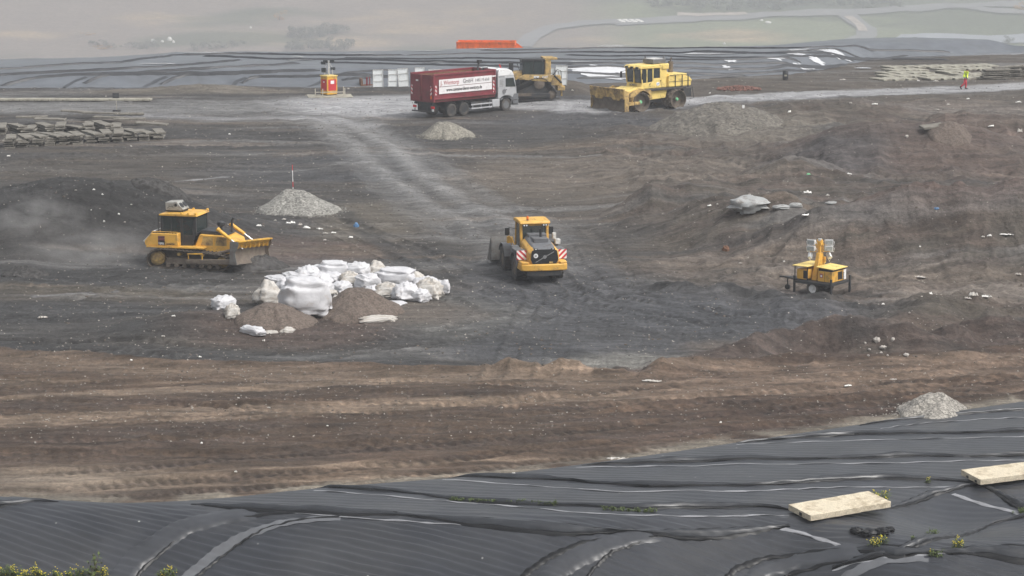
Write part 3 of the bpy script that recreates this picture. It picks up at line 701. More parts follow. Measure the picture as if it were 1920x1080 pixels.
for i, (pts, wd, kn) in enumerate(FOLDS):
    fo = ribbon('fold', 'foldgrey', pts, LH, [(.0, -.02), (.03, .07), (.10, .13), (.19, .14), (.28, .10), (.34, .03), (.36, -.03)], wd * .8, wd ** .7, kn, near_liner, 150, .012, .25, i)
    ribbon('fold_shadow', 'fold', pts, LH, [(-.10, -.01), (-.07, .05), (-.01, .085), (.05, .06), (.06, .0)], wd * .62, wd ** .7 * 1.1, kn, fo, 150, .012, .25, i)  # near-black ribbons on both sides paint in the shade under the fold overhang
    ribbon('fold_shadow', 'fold', pts, LH, [(.33, .0), (.35, .05), (.40, .055), (.47, .02), (.50, -.02)], wd * .80, wd ** .7, kn, fo, 150, .012, .25, i)
SE = [(0, 0), (.015, .010), (.05, .012), (.07, 0)]
for i, (pts, wd) in enumerate([
 ([(1650, 803), (1750, 792), (1920, 783), (2100, 778)], .8), ([(1380, 833), (1500, 828), (1700, 824), (1920, 818), (2100, 812)], 1),
 ([(1080, 876), (1200, 874), (1300, 874), (1500, 870), (1700, 868), (1920, 863), (2100, 858)], 1.0),
 ([(830, 899), (900, 902), (1000, 910), (1100, 918), (1200, 922), (1400, 921), (1600, 913), (1790, 911)], 1.1),
 ([(590, 919), (700, 928), (800, 937), (900, 945), (1000, 953), (1100, 962), (1200, 966), (1350, 968), (1480, 966)], 1.1),
 ([(370, 946), (480, 955), (600, 966), (660, 970), (770, 977), (880, 985)], .9), ([(1560, 1068), (1640, 1052), (1760, 1038), (1850, 1022)], .7),
 ([(1790, 925), (1850, 945), (1900, 957), (1990, 985)], 2.6), ([(1465, 988), (1510, 1000), (1560, 1015), (1600, 1028)], 2.2)]):
    ribbon('seam', 'seam', pts, LH, SE, wd, 1, None, near_liner, 120, .012, .5, 30 + i)
# flaps running over the crest
BAND = [(-.3, .0), (-.2, .03), (-.06, .05), (.08, .045), (.2, .06), (.3, .04), (.36, -.03)]
THIN = [(-.03, 0), (0, .035), (.04, .03), (.06, 0)]
for i, (pts, m, wd, pr) in enumerate([
 ([(205, 1110), (250, 1050), (300, 1012), (350, 985), (420, 968), (480, 960)], 'greyband', 1.3, BAND), ([(235, 1105), (275, 1060), (320, 1020), (360, 992), (430, 973), (520, 962), (580, 962)], 'fold', 1.1, THIN),
 ([(300, 1120), (350, 1070), (400, 1028), (450, 1000), (530, 975), (640, 966)], 'palestrip', 5, SE), ([(345, 1105), (390, 1065), (440, 1025), (500, 990), (580, 974), (650, 968)], 'fold', .8, THIN),
 ([(950, 1120), (985, 1075), (1030, 1045), (1090, 1018), (1150, 1008), (1210, 1002)], 'fold', 1.8, THIN), ([(1010, 1115), (1040, 1070), (1085, 1040), (1130, 1022), (1190, 1006), (1240, 1002)], 'greyband', 1.1, BAND),
 ([(1075, 1120), (1110, 1068), (1150, 1032), (1200, 1015), (1250, 1003)], 'fold', 1.5, THIN), ([(1330, 1110), (1380, 1065), (1440, 1045), (1520, 1034), (1600, 1030)], 'fold', 1.6, THIN),
 ([(1370, 1120), (1430, 1070), (1500, 1050), (1570, 1040), (1620, 1034)], 'greyband', .8, BAND), ([(1440, 1110), (1480, 1078), (1540, 1058), (1620, 1042)], 'fold', 1., THIN),
 ([(1530, 1115), (1580, 1075), (1640, 1052), (1740, 1040)], 'palestrip', 4, SE)]):
    ribbon('overlap_flap', m, pts, LH, pr, wd, 1.0, None, near_liner, 110, .02, .2, 60 + i)
# crumpled liner behind the slab
b = B()
def crumple(c, rx, ry, rz, seed, nu=26, nv=16, amp=.35):
    rs = np.random.RandomState(seed); ks = rs.normal(size=(7, 3)) * 2.4; ph = rs.uniform(0, 6, 7); rings = []
    for i in range(1, nv):
        th = pi * i / nv; ring = []
        for j in range(nu):
            a = 2 * pi * j / nu; d = np.array((sin(th) * cos(a), sin(th) * sin(a), cos(th)))
            q = 1 + amp * sum(abs(sin(k_ @ d * 1.6 + p_)) - .6 for k_, p_ in zip(ks, ph)) / 3
            ring.append((c[0] + d[0] * rx * q, c[1] + d[1] * ry * q, c[2] + d[2] * rz * q))
        rings.append(ring)
    return rings
for k, (px, py, s) in enumerate([(1606, 998, .2), (1630, 1003, .27), (1652, 1000, .24), (1668, 996, .16)]):
    x, y, z = G(px, py, LH); b.loft(crumple((x, y, z + .06), s, s * .8, s * .5, k + 3))
b.done('crumpled_flap', 'fold', near_liner)

# ------------------------------------------------------------------ far liner
far_liner = empty('far_liner', (0, 0, 0), label='grey black plastic liner spread over the far plateau behind the machines', cat='liner')
xs = np.linspace(-75, 78, 700); ts = np.linspace(0, 1, 160) ** 1.15
TT, LX = np.meshgrid(ts, xs, indexing='ij')
f_ = np.interp(LX, FAR_FRONT[:, 0], FAR_FRONT[:, 1]) + .5 * fbm(LX * .3, LX * 0, 3, 9); k_ = np.maximum(np.interp(LX, FAR_BACK[:, 0], FAR_BACK[:, 1]), f_ + 1)
LY = f_ + (k_ - f_) * TT
LZ = np.clip(HL(LX, LY), -2, .25) * .5 + FL(LX, LY)
LZ = np.where((TT == 0) | (TT == 1), LZ - .8, LZ)
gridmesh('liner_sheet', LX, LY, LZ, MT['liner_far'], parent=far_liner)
def FH(x, y): return np.clip(HL(x, y), -2, .25) * .5 + FL(x, y)
FF = [
 ([(-60, 134), (0, 130), (90, 124), (200, 119), (260, 112), (330, 104), (420, 101), (520, 102), (650, 105), (760, 104)], 1), ([(-60, 150), (0, 140), (120, 134), (250, 128), (330, 124), (420, 116), (450, 113)], 1),
 ([(0, 160), (50, 147), (120, 140), (260, 136), (400, 128), (520, 122), (560, 119)], 1), ([(155, 156), (185, 143), (200, 139), (300, 138), (420, 136), (530, 133), (600, 131)], 1),
 ([(298, 158), (325, 145), (350, 138), (430, 138), (520, 134)], 1), ([(450, 156), (465, 147), (485, 143), (600, 142), (700, 139)], 1),
 ([(385, 106), (470, 109), (560, 112), (640, 112), (760, 115), (880, 118), (1000, 119), (1170, 120)], 1), ([(600, 118), (720, 120), (860, 123), (980, 126)], .8),
 ([(640, 110), (760, 111), (900, 110), (1030, 112), (1200, 112), (1360, 113), (1500, 115)], .8), ([(760, 104), (900, 101), (1100, 98), (1300, 99), (1500, 101), (1700, 103)], .8),
 ([(900, 95), (1050, 93), (1200, 90), (1350, 90), (1500, 91), (1640, 93), (1780, 97)], .8), ([(640, 149), (700, 144), (760, 142)], .8), ([(640, 137), (740, 131)], .7),
 ([(1060, 103), (1160, 106), (1300, 108), (1440, 110), (1600, 113)], .7), ([(1050, 128), (1180, 126), (1300, 128), (1440, 129), (1560, 124), (1585, 121)], .9), ([(1060, 122), (1200, 119), (1330, 121), (1500, 126), (1570, 125)], .9),
 ([(1050, 136), (1150, 140), (1250, 137), (1330, 139), (1440, 136), (1530, 132)], .9), ([(1080, 146), (1180, 145), (1290, 146), (1400, 142)], .9), ([(1290, 97), (1440, 100), (1600, 103), (1780, 106)], .7),
 ([(1520, 106), (1640, 110), (1780, 112)], .8)]
FOLDF = [(-.3, -.05), (0, .10), (.25, .22), (.5, .2), (.7, -.05)]
for i, (pts, wd) in enumerate(FF):
    ribbon('fold', 'foldfar', pts, FH, FOLDF, wd * .45, .7 * wd, None, far_liner, 90, .02, .35, 100 + i)
for i, pts in enumerate([[(115, 163), (140, 150), (160, 143)], [(265, 163), (290, 150), (310, 142)], [(418, 163), (440, 152), (460, 144)], [(575, 162), (600, 152), (612, 147)]]):
    ribbon('seam', 'greyband', pts, FH, [(0, 0), (.2, .03), (.4, 0)], 1, 1, None, far_liner, 30, .03, .3, 150 + i)

def puddle(px, py, wpx, hpx, seed, F=FH, lift=.05):
    x, y, z = G(px, py, F); sc = FPX / math.hypot(y, CAM_H); rx = wpx / 2 / sc; ry = hpx / 2 * (y * y / (CAM_H * FPX))
    n = 44; ys_ = []; bb = B(); ring = []
    for i in range(n):
        a = 2 * pi * i / n; r = 1 + .28 * sin(2 * a + seed) + .2 * sin(5 * a + seed * 2.1) + .12 * sin(9 * a + seed)
        ring.append((rx * r * cos(a), ry * r * sin(a) + rx * .03 * cos(a * 2 + seed)))
    vs = [(0, 0, float(F(np.array([x]), np.array([y]))[0]) - z + lift)]
    for fr in (.35, .7, 1.0):
        for p_, q_ in ring:
            zz = float(F(np.array([x + p_ * fr]), np.array([y + q_ * fr]))[0]) - z + lift
            vs.append((p_ * fr, q_ * fr, zz))
    fs = [(0, 1 + i, 1 + (i + 1) % n) for i in range(n)]
    for k in range(2): fs += [(1 + k * n + i, 1 + (k + 1) * n + i, 1 + (k + 1) * n + (i + 1) % n, 1 + k * n + (i + 1) % n) for i in range(n)]
    bb.add(vs, fs); o = bb.done('puddle', 'puddle'); o.location = (x, y, z); tag(o, kind='structure'); return o
for i, a in enumerate([(190, 119, 80, 2.4), (298, 120, 50, 2.2), (400, 100, 90, 2.6), (560, 113, 60, 3), (690, 101, 60, 1.8), (690, 104.5, 30, 2), (560, 107.5, 26, 2), (1150, 86.5, 60, 1.8), (1170, 96, 50, 2.4),
   (1130, 95, 30, 1.6), (1330, 101, 130, 3.2), (1560, 97, 62, 3.4), (1500, 94, 32, 3), (1490, 101, 34, 3.5), (1450, 109, 42, 1.6), (1140, 131, 110, 4), (1130, 143, 80, 2.6), (1090, 118, 50, 3.5), (810, 118, 60, 2.5), (1370, 115, 18, 1.6), (1365, 128, 18, 1.6), (1530, 113, 40, 2), (1510, 128, 40, 2), (800, 96, 60, 1.8), (905, 92, 30, 1.4), (1620, 128, 40, 2)]):
    puddle(*a, seed=i * 1.7)
# ------------------------------------------------------------------ shared machine parts
def wheel(parent, c, r, wd, rim_r, rim_mat='old_yellow', side=-1, tread=18, name='wheel', lug=.035, hub=None):
    """tyre standing at c (axle along y); side = -1: outer face towards -y"""
    b = B(); h = wd / 2
    b.lathe([(rim_r, -h * .8), (rim_r * 1.12, -h * .95), (r * .80, -h), (r * .93, -h * .92), (r - lug, -h * .75), (r - lug, h * .75), (r * .93, h * .92), (r * .80, h), (rim_r * 1.12, h * .95), (rim_r, h * .8)], c, 'y', 36)
    for i in range(tread):
        for s in (-1, 1):
            a = 2 * pi * (i + (.5 if s > 0 else 0)) / tread
            m = Matrix.Rotation(-a, 3, 'Y'); w_ = .55 * 2 * pi * r / tread * .5
            vs = [Vector((x, y, z)) for x in (-w_, w_) for y in (0 if s > 0 else -h * .95, h * .95 if s > 0 else 0) for z in (r - lug * 1.3, r)]
            vs = [m @ v + Vector(c) for v in vs]
            b.add(vs, [(0, 1, 3, 2), (4, 6, 7, 5), (0, 4, 5, 1), (2, 3, 7, 6), (0, 2, 6, 4), (1, 5, 7, 3)])
    w_ = b.done(name, 'tyre', parent)
    b = B(); s = side
    b.lathe([(rim_r * 1.06, s * h * .86), (rim_r, s * h * .8), (rim_r * .92, s * h * .55), (rim_r * .55, s * h * .45), (rim_r * .4, s * h * .62), (rim_r * .36, s * h * .8), (.02, s * h * .82)], c, 'y', 28)
    b.lathe([(rim_r, -s * h * .8), (rim_r * .9, -s * h * .5), (.02, -s * h * .5)], c, 'y', 24)
    for i in range(8):
        a = 2 * pi * i / 8; x, z = c[0] + cos(a) * rim_r * .68, c[2] + sin(a) * rim_r * .68
        b.cyl((x, c[1] + s * h * .45, z), (x, c[1] + s * h * .56, z), rim_r * .06, n=6)
    b.done('rim', rim_mat, w_)
    return w_

def track_loop(parent, path, wd, y, pad=.2, th=.07, grouser=.05, m='track', name='track', rnd=1):
    """closed tracked chain: path of (x, z), width wd centred at y"""
    p = [Vector((a, 0, c)) for a, c in path]; n = len(p); pts = []
    for i in range(n):
        a, b_ = p[i], p[(i + 1) % n]; L = (b_ - a).length; k = max(1, int(L / .05))
        pts += [a.lerp(b_, j / k) for j in range(k)]
    cum = [0]
    for i in range(len(pts)): cum.append(cum[-1] + (pts[(i + 1) % len(pts)] - pts[i]).length)
    tot = cum[-1]; N = round(tot / pad); b = B(); cx = sum(q.x for q in pts) / len(pts); cz = sum(q.z for q in pts) / len(pts)
    def at(s):
        s %= tot; i = max(j for j in range(len(cum)) if cum[j] <= s) if False else int(np.searchsorted(cum, s, 'right') - 1); i = min(i, len(pts) - 1)
        L = cum[i + 1] - cum[i]; return pts[i].lerp(pts[(i + 1) % len(pts)], (s - cum[i]) / max(L, 1e-9))
    for k in range(N):
        s = k * tot / N; q = at(s); t = (at(s + .04) - at(s - .04)).normalized(); nn = Vector((t.z, 0, -t.x))
        if nn.dot(q - Vector((cx, 0, cz))) < 0: nn = -nn
        hw = tot / N * .47
        def cor(a, yy, h): v = q + t * a + nn * h; return (v.x, yy, v.z)
        y0, y1 = y - wd / 2, y + wd / 2
        b.add([cor(-hw, y0, 0), cor(hw, y0, 0), cor(hw, y0, th), cor(-hw, y0, th), cor(-hw, y1, 0), cor(hw, y1, 0), cor(hw, y1, th), cor(-hw, y1, th)],
              [(0, 1, 2, 3), (4, 7, 6, 5), (0, 4, 5, 1), (1, 5, 6, 2), (2, 6, 7, 3), (3, 7, 4, 0)])
        g0, g1 = -hw * .9, -hw * .55
        b.add([cor(g0, y0, th), cor(g1, y0, th), cor(g1, y0, th + grouser), cor(g0, y0, th + grouser), cor(g0, y1, th), cor(g1, y1, th), cor(g1, y1, th + grouser), cor(g0, y1, th + grouser)],
              [(0, 1, 2, 3), (4, 7, 6, 5), (0, 4, 5, 1), (1, 5, 6, 2), (2, 6, 7, 3), (3, 7, 4, 0)])
        y2, y3 = y - .11, y + .11
        b.add([cor(-hw, y2, -.09), cor(hw, y2, -.09), cor(hw, y2, 0), cor(-hw, y2, 0), cor(-hw, y3, -.09), cor(hw, y3, -.09), cor(hw, y3, 0), cor(-hw, y3, 0)],
              [(0, 1, 2, 3), (4, 7, 6, 5), (0, 4, 5, 1), (1, 5, 6, 2), (2, 6, 7, 3), (3, 7, 4, 0)])
    return b.done(name, m, parent)

def roundpath(pts, r, n=6):
    out = []
    for i in range(len(pts)):
        p0, p1, p2 = Vector(pts[i - 1]), Vector(pts[i]), Vector(pts[(i + 1) % len(pts)])
        rr = r[i] if isinstance(r, (list, tuple)) else r
        a = p1 + (p0 - p1).normalized() * rr; c = p1 + (p2 - p1).normalized() * rr
        for k in range(n + 1):
            t = k / n; out.append(tuple(a * (1 - t) ** 2 + p1 * 2 * t * (1 - t) + c * t * t))
    return out

def pane(parent, pts, m='glass', th=.02, name='window'):
    """flat pane from 3-D corner points"""
    v = [Vector(p) for p in pts]; nrm = (v[1] - v[0]).cross(v[2] - v[0]).normalized() * th
    n = len(v); b = B(); b.add(v + [p + nrm for p in v], [tuple(range(n)), tuple(range(2 * n - 1, n - 1, -1))] + [(i, (i + 1) % n, n + (i + 1) % n, n + i) for i in range(n)])
    return b.done(name, m, parent)

def skin_body(name, m, parent, joints, edges, radii, levels=1):
    me = bpy.data.meshes.new(name); keys = list(joints); me.from_pydata([joints[k] for k in keys], [(keys.index(a), keys.index(c)) for a, c in edges], [])
    o = bpy.data.objects.new(name, me); COL.objects.link(o); o.parent = parent
    sk = o.modifiers.new('skin', 'SKIN'); me.skin_vertices.new() if not me.skin_vertices else None
    for i, k in enumerate(keys):
        r = radii[k]; me.skin_vertices[0].data[i].radius = r if isinstance(r, tuple) else (r, r)
    me.skin_vertices[0].data[0].use_root = True
    sk.use_smooth_shade = True
    ss = o.modifiers.new('sub', 'SUBSURF'); ss.levels = levels; ss.render_levels = levels
    me.materials.append(MT[m]); return o

def person(name, loc, rz, J, label, clothes, group=None, cat='person', hat=None):
    """J: joint positions (x forward, y left, z up). One continuous body; clothing as children."""
    root = empty(name, loc, rz, label, cat, group)
    E = [('pelvis', 'waist'), ('waist', 'chest'), ('chest', 'neck'), ('neck', 'head'), ('head', 'crown')]
    Rr = {'pelvis': (.13, .10), 'waist': (.125, .095), 'chest': (.15, .11), 'neck': .055, 'head': .085, 'crown': .07}
    JJ = dict(J)
    hd = Vector(J['head']) - Vector(J['neck']); JJ['crown'] = tuple(Vector(J['head']) + hd.normalized() * .11)
    for s in 'lr':
        E += [('chest', 'sh' + s), ('sh' + s, 'el' + s), ('el' + s, 'wr' + s), ('wr' + s, 'pa' + s), ('pelvis', 'hi' + s), ('hi' + s, 'kn' + s), ('kn' + s, 'an' + s), ('an' + s, 'to' + s)]
        Rr.update({'sh' + s: .062, 'el' + s: .045, 'wr' + s: .03, 'pa' + s: (.04, .02), 'hi' + s: .09, 'kn' + s: .06, 'an' + s: .042, 'to' + s: .035})
        w_, e_ = Vector(JJ['wr' + s]), Vector(JJ['el' + s]); d = (w_ - e_).normalized(); pa = w_ + d * .07; JJ['pa' + s] = tuple(pa)
        side = d.cross(Vector((0, 0, 1))); side = (side if side.length > .1 else Vector((1, 0, 0))).normalized() if abs(d.z) < .9 else Vector((1, 0, 0))
        curl = d.cross(side).normalized() * (.015)
        for k, (off, L) in enumerate(((-.033, .060), (-.012, .072), (.010, .068), (.030, .052))):
            a = pa + side * off + d * .015; b1 = a + d * L * .6 + curl * .6; c1 = b1 + d * L * .4 + curl * 1.4
            for q, v, r in (('a', a, .010), ('b', b1, .009), ('c', c1, .007)): JJ[f'f{k}{q}{s}'] = tuple(v); Rr[f'f{k}{q}{s}'] = r
            E += [('pa' + s, f'f{k}a{s}'), (f'f{k}a{s}', f'f{k}b{s}'), (f'f{k}b{s}', f'f{k}c{s}')]
        t1 = w_ + d * .03 + side * -.035 + curl; t2 = t1 + d * .035 + side * -.018 + curl
        for q, v in (('ta', t1), ('tb', t2)): JJ[q + s] = tuple(v); Rr[q + s] = .011
        E += [('wr' + s, 'ta' + s), ('ta' + s, 'tb' + s)]
    body = skin_body('body', 'skin', root, JJ, E, Rr, 1)
    def part(nm, m, keys, edges, scale, extra=None):
        jj = {k: JJ[k] for k in keys}; rr = {k: tuple(v * scale for v in (Rr[k] if isinstance(Rr[k], tuple) else (Rr[k], Rr[k]))) for k in keys}
        if extra: rr.update(extra)
        return skin_body(nm, m, root, jj, edges, rr, 1)
    tro, jac, vest = clothes
    part('trousers', tro, ['pelvis', 'waist', 'hil', 'knl', 'anl', 'hir', 'knr', 'anr'], [('pelvis', 'waist'), ('pelvis', 'hil'), ('hil', 'knl'), ('knl', 'anl'), ('pelvis', 'hir'), ('hir', 'knr'), ('knr', 'anr')], 1.22, {'anl': (.075, .075), 'anr': (.075, .075), 'waist': (.13, .105), 'knl': (.085, .085), 'knr': (.085, .085)})
    part('jacket', jac, ['chest', 'waist', 'pelvis', 'shl', 'ell', 'wrl', 'shr', 'elr', 'wrr', 'neck'], [('chest', 'waist'), ('waist', 'pelvis'), ('chest', 'neck'), ('chest', 'shl'), ('shl', 'ell'), ('ell', 'wrl'), ('chest', 'shr'), ('shr', 'elr'), ('elr', 'wrr')], 1.08, {'neck': (.06, .06), 'wrl': (.042, .042), 'wrr': (.042, .042), 'pelvis': (.14, .115)})
    if vest:
        part('vest', vest, ['chest', 'waist', 'pelvis', 'neck'], [('chest', 'waist'), ('waist', 'pelvis'), ('chest', 'neck')], 1.42, {'neck': (.10, .10), 'pelvis': (.22, .20), 'waist': (.23, .20), 'chest': (.25, .21)})
        wv = Vector(JJ['waist']) * .5 + Vector(JJ['pelvis']) * .5
        b = B(); 
        for dz in (-.02, .12): b.lathe([(.208, dz - .025), (.216, dz - .025), (.216, dz + .025), (.208, dz + .025)], tuple(wv), 'z', 20)
        b.done('reflective_band', 'reflective', root)
    for s in 'lr':
        a = Vector(JJ['an' + s]); t = Vector(JJ['to' + s]); d = (t - a); d.z = d.z; b = B()
        fwd = Vector((d.x, d.y, 0)); fwd = fwd.normalized() if fwd.length > .02 else Vector((1, 0, 0))
        b.tube([a + Vector((0, 0, .10)), a + Vector((0, 0, .0)), a * .6 + t * .4 + Vector((0, 0, -.01)), t + (t - a).normalized() * .05], [.062, .064, .055, .042], 10); b.done('boot', 'boot', root)
    h = Vector(JJ['head']); up = hd.normalized(); b = B()
    b.loft(crumple(tuple(h + up * .075 + Vector((-.02, 0, 0))), .10, .088, .085, 3, 14, 10, .04)); b.done('hair', hat or 'hair', root)
    b = B(); f = Vector((1, 0, 0)); b.loft(crumple(tuple(h + f * .098), .018, .012, .022, 2, 8, 6, .02)); b.done('nose', 'skin', body)
    for s in (-1, 1):
        b = B(); b.loft(crumple(tuple(h + f * .082 + Vector((0, s * .033, .025))), .010, .012, .008, 2, 8, 6, 0)); b.done('eye', 'black', body)
        b = B(); b.loft(crumple(tuple(h + Vector((0, s * .09, 0))), .022, .010, .03, 2, 8, 6, 0)); b.done('ear', 'skin', body)
    b = B(); b.loft(crumple(tuple(h + f * .086 + Vector((0, 0, -.045))), .008, .022, .006, 2, 8, 6, 0)); b.done('mouth', 'red', body)
    return root

SEAT = {'pelvis': (0, 0, .1), 'waist': (-.03, 0, .25), 'chest': (-.05, 0, .45), 'neck': (-.03, 0, .62), 'head': (.0, 0, .74),
        'shl': (-.05, .19, .55), 'ell': (.12, .24, .32), 'wrl': (.36, .2, .33), 'shr': (-.05, -.19, .55), 'elr': (.12, -.24, .32), 'wrr': (.36, -.2, .33),
        'hil': (.02, .1, .08), 'knl': (.42, .13, .12), 'anl': (.5, .13, -.28), 'tol': (.62, .13, -.3), 'hir': (.02, -.1, .08), 'knr': (.42, -.13, .12), 'anr': (.5, -.13, -.28), 'tor': (.62, -.13, -.3)}
def world_of(root, p):
    return Matrix.Translation(root.location) @ root.rotation_euler.to_matrix().to_4x4() @ Vector(p)

# ------------------------------------------------------------------ roll-off truck
def make_truck():
    x, y, z = G(872, 212); T = empty('container_truck', (0, 0, 0), 0, 'silver truck carrying a dark red open container with a white banner', 'truck')
    # chassis
    b = B()
    for s in (-1, 1): b.box(-4.15, 4.1, s * .42 - .05, s * .42 + .05, .72, 1.0)
    for xx in (-3.9, -2.0, -.4, 1.2, 2.4): b.box(xx - .06, xx + .06, -.42, .42, .76, .96)
    for s in (-1, 1): b.box(-4.2, 2.2, s * .38 - .06, s * .38 + .06, 1.003, 1.16)
    b.box(-4.35, -3.6, -.75, .75, .45, .98); b.cyl((-4.2, -1.0, 1.1), (-4.2, 1.0, 1.1), .09)
    b.done('chassis', 'dark', T, .012)
    b = B(); b.box(-4.52, -4.42, -1.22, 1.22, .42, .52); b.box(-4.46, -4.0, -.5, -.42, .46, .8); b.box(-4.46, -4.0, .42, .5, .46, .8); b.done('underrun_bar', 'dark', T, .01)
    for s in (-1, 1):
        b = B(); b.box(-4.44, -4.36, s * 1.0 - .17, s * 1.0 + .17, .72, .9); b.done('tail_light', 'redlens', T, .01)
        b = B(); b.box(-4.40, -4.36, s * 1.0 - .1, s * 1.0 + .1, .5, .68); b.done('licence_plate', 'letter_white', T)
    # wheels
    for xx in (-2.62, -1.27):
        for s in (-1, 1):
            wheel(T, (xx, s * .98, .52), .52, .56, .29, 'dark', s, 22)
            b = B(); n = 12
            for k in range(n):
                a0, a1 = pi * (.06 + .88 * k / n), pi * (.06 + .88 * (k + 1) / n)
                q = [(xx + cos(a) * r, .52 + sin(a) * r) for a, r in ((a0, .60), (a1, .60), (a1, .63), (a0, .63))]
                b.prism(q, s * .70, s * 1.27)
            b.done('mudguard', 'black', T)
    for s in (-1, 1): wheel(T, (3.32, s * 1.07, .52), .52, .32, .3, 'grey_paint', s, 22)
    # side rail, tank, battery box
    for s in (-1, 1):
        b = B(); b.box(-.5, 1.75, s * 1.2 - .02, s * 1.2 + .02, .42, .52); b.box(-.5, 1.75, s * 1.2 - .02, s * 1.2 + .02, .72, .82)
        for xx in (-.3, .6, 1.5): b.box(xx - .03, xx + .03, s * 1.15 - .03, s * 1.18, .40, .85)
        b.done('side_guard', 'silver', T, .006)
        b = B(); b.box(1.8, 2.62, s * .9 - .32, s * .9 + .32, .42, 1.0); b.done('tank', 'silver', T, .05)
        b = B(); b.box(-.35, 1.6, s * .8 - .25, s * .8 + .25, .5, .95); b.done('storage_box', 'dark', T, .03)
    # hook arm between cab and container
    b = B(); b.box(2.16, 2.36, -.16, .16, 1.16, 3.3); b.box(1.95, 2.4, -.12, .12, 3.2, 3.42); b.tube([(2.0, 0, 3.3), (1.8, 0, 3.35), (1.72, 0, 3.2), (1.8, 0, 3.1)], .05); b.done('hook_arm', 'dark', T, .02)
    b = B(); b.box(2.25, 2.40, -1.05, -.25, 1.05, 2.75); b.box(2.25, 2.4, .25, 1.05, 1.05, 2.75)
    for k in range(9): b.box(2.24, 2.41, -1.07, -.22, 1.15 + k * .18, 1.19 + k * .18)
    b.done('rear_grille', 'black', T)
    b = B(); b.cyl((2.2, -.8, 1.35), (2.2, -1.12, 1.35), .22); b.done('air_filter', 'black', T)
    # cab
    prof = [(2.42, 1.0), (2.42, 3.22), (2.55, 3.52), (3.35, 3.58), (3.9, 3.38), (4.18, 2.98), (4.46, 1.98), (4.5, 1.25), (4.5, 1.0), (3.96, 1.0), (3.90, 1.12), (3.6, 1.22), (3.32, 1.25), (3.04, 1.22), (2.76, 1.12), (2.7, 1.0)]
    b = B(); b.prism(prof, -1.21, 1.21); cab_ = b.done('cab', 'silver', T, .05, segs=3)
    b = B(); b.prism([(2.44, 2.98), (2.44, 3.24), (2.57, 3.54), (3.36, 3.60), (3.92, 3.40), (4.19, 3.0), (4.1, 2.98)], -1.23, 1.23); b.done('roof_fairing', 'white', cab_, .05, segs=3)
    b = B(); b.box(4.2, 4.64, -1.23, 1.23, .42, .98); b.box(4.47, 4.56, -1.1, 1.1, 1.0, 1.75); b.done('bumper', 'grey_paint', T, .05)
    b = B()
    for k in range(5): b.box(4.56, 4.60, -1.0, 1.0, 1.05 + k * .14, 1.10 + k * .14)
    b.done('front_grille', 'black', T)
    for s in (-1, 1):
        b = B(); b.box(4.6, 4.66, s * .95 - .2, s * .95 + .2, .62, .85); b.done('headlight', 'lamp', T, .02)
        b = B(); b.prism([(4.05, .42), (4.62, .42), (4.62, 1.32), (4.15, 1.32), (4.02, 1.0)], s * 1.235 - .015, s * 1.235 + .015); b.done('corner_panel', 'grey_paint', T, .01)
        yy = s * 1.225
        door = B(); door.prism([(3.12, 1.28), (4.26, 1.28), (4.40, 1.98), (4.12, 2.92), (3.12, 2.92)], yy - .012, yy + .012); dd = door.done('door', 'silver', T, .01)
        pane(dd, [(3.22, yy + s * .016, 2.02), (4.30, yy + s * .016, 1.96), (4.09, yy + s * .016, 2.76), (3.22, yy + s * .016, 2.76)], 'darkglass', .008)
        b = B(); b.box(3.2, 3.36, yy - .03, yy + .03, 1.72, 1.79); b.done('handle', 'black', dd)
        b = B(); b.lathe([(.17, 0), (.20, 0), (.20, .012), (.17, .012)], (3.06 if s < 0 else 3.3, yy + (s * .014 if s > 0 else -.028), 1.62), 'y', 26)
        b.box(3.0, 3.12, yy + s * .016 - .004, yy + s * .016 + .004, 1.55, 1.69)
        b.done('door_emblem', 'letter_grey', dd)
        b = B()
        for k in range(5): b.box(2.6, 3.0, yy - .014, yy + .014, 2.1 + k * .13, 2.12 + k * .13)
        b.box(2.5, 3.1, yy - .012, yy + .012, 2.9, 2.93)
        b.done('vent_slot', 'grey_paint', cab_)
        b = B(); b.tube([(4.3, s * 1.2, 2.75), (4.45, s * 1.42, 2.7), (4.45, s * 1.42, 2.0), (4.42, s * 1.22, 1.95)], .018, 6); b.box(4.38, 4.46, s * 1.46 - .1, s * 1.46 + .1, 2.05, 2.62); b.done('mirror', 'black', T, .02)
        b = B(); b.prism([(3.9, .55), (4.02, .98), (3.98, 1.1), (2.74, 1.1), (2.66, .9), (2.72, .9), (3.32, 1.2), (3.85, .9), (3.85, .55)], s * 1.22 - .03, s * 1.22 + .02); b.done('wheel_arch', 'grey_paint', T)
        b = B(); b.box(4.1, 4.5, s * 1.24 - .03, s * 1.24 + .02, .50, .56); b.box(4.1, 4.5, s * 1.24 - .03, s * 1.24 + .02, .80, .86); b.done('step', 'dark', T)
    pane(T, [(4.475, -1.05, 2.0), (4.475, 1.05, 2.0), (4.20, 1.0, 2.94), (4.20, -1.0, 2.94)], 'darkglass', .02, 'windscreen')
    b = B(); b.cyl((2.75, -.8, 3.5), (2.75, -.8, 3.68), .06); b.done('beacon', 'lamp', T)
    # crane-like hook with red lever behind the cab roof
    b = B(); b.tube([(1.9, .55, 3.3), (2.0, .6, 3.7), (2.15, .65, 4.05)], .07); b.box(2.05, 2.35, .5, .8, 4.0, 4.3); b.done('lever', 'dark', T)
    # container
    Ct = B(); x0, x1, z0, z1, t = -4.62, 2.08, 1.2, 3.36, .05
    Ct.box(x0 + .1, x1, -1.13, 1.13, z0, z0 + .08)
    for s in (-1, 1):
        Ct.prism([(s * 1.05, z0), (s * 1.24, z0 + .22), (s * 1.24, z1), (s * 1.19, z1), (s * 1.19, z0 + .24), (s * 1.02, z0 + .05)], x0 + .1, x1, 'x')
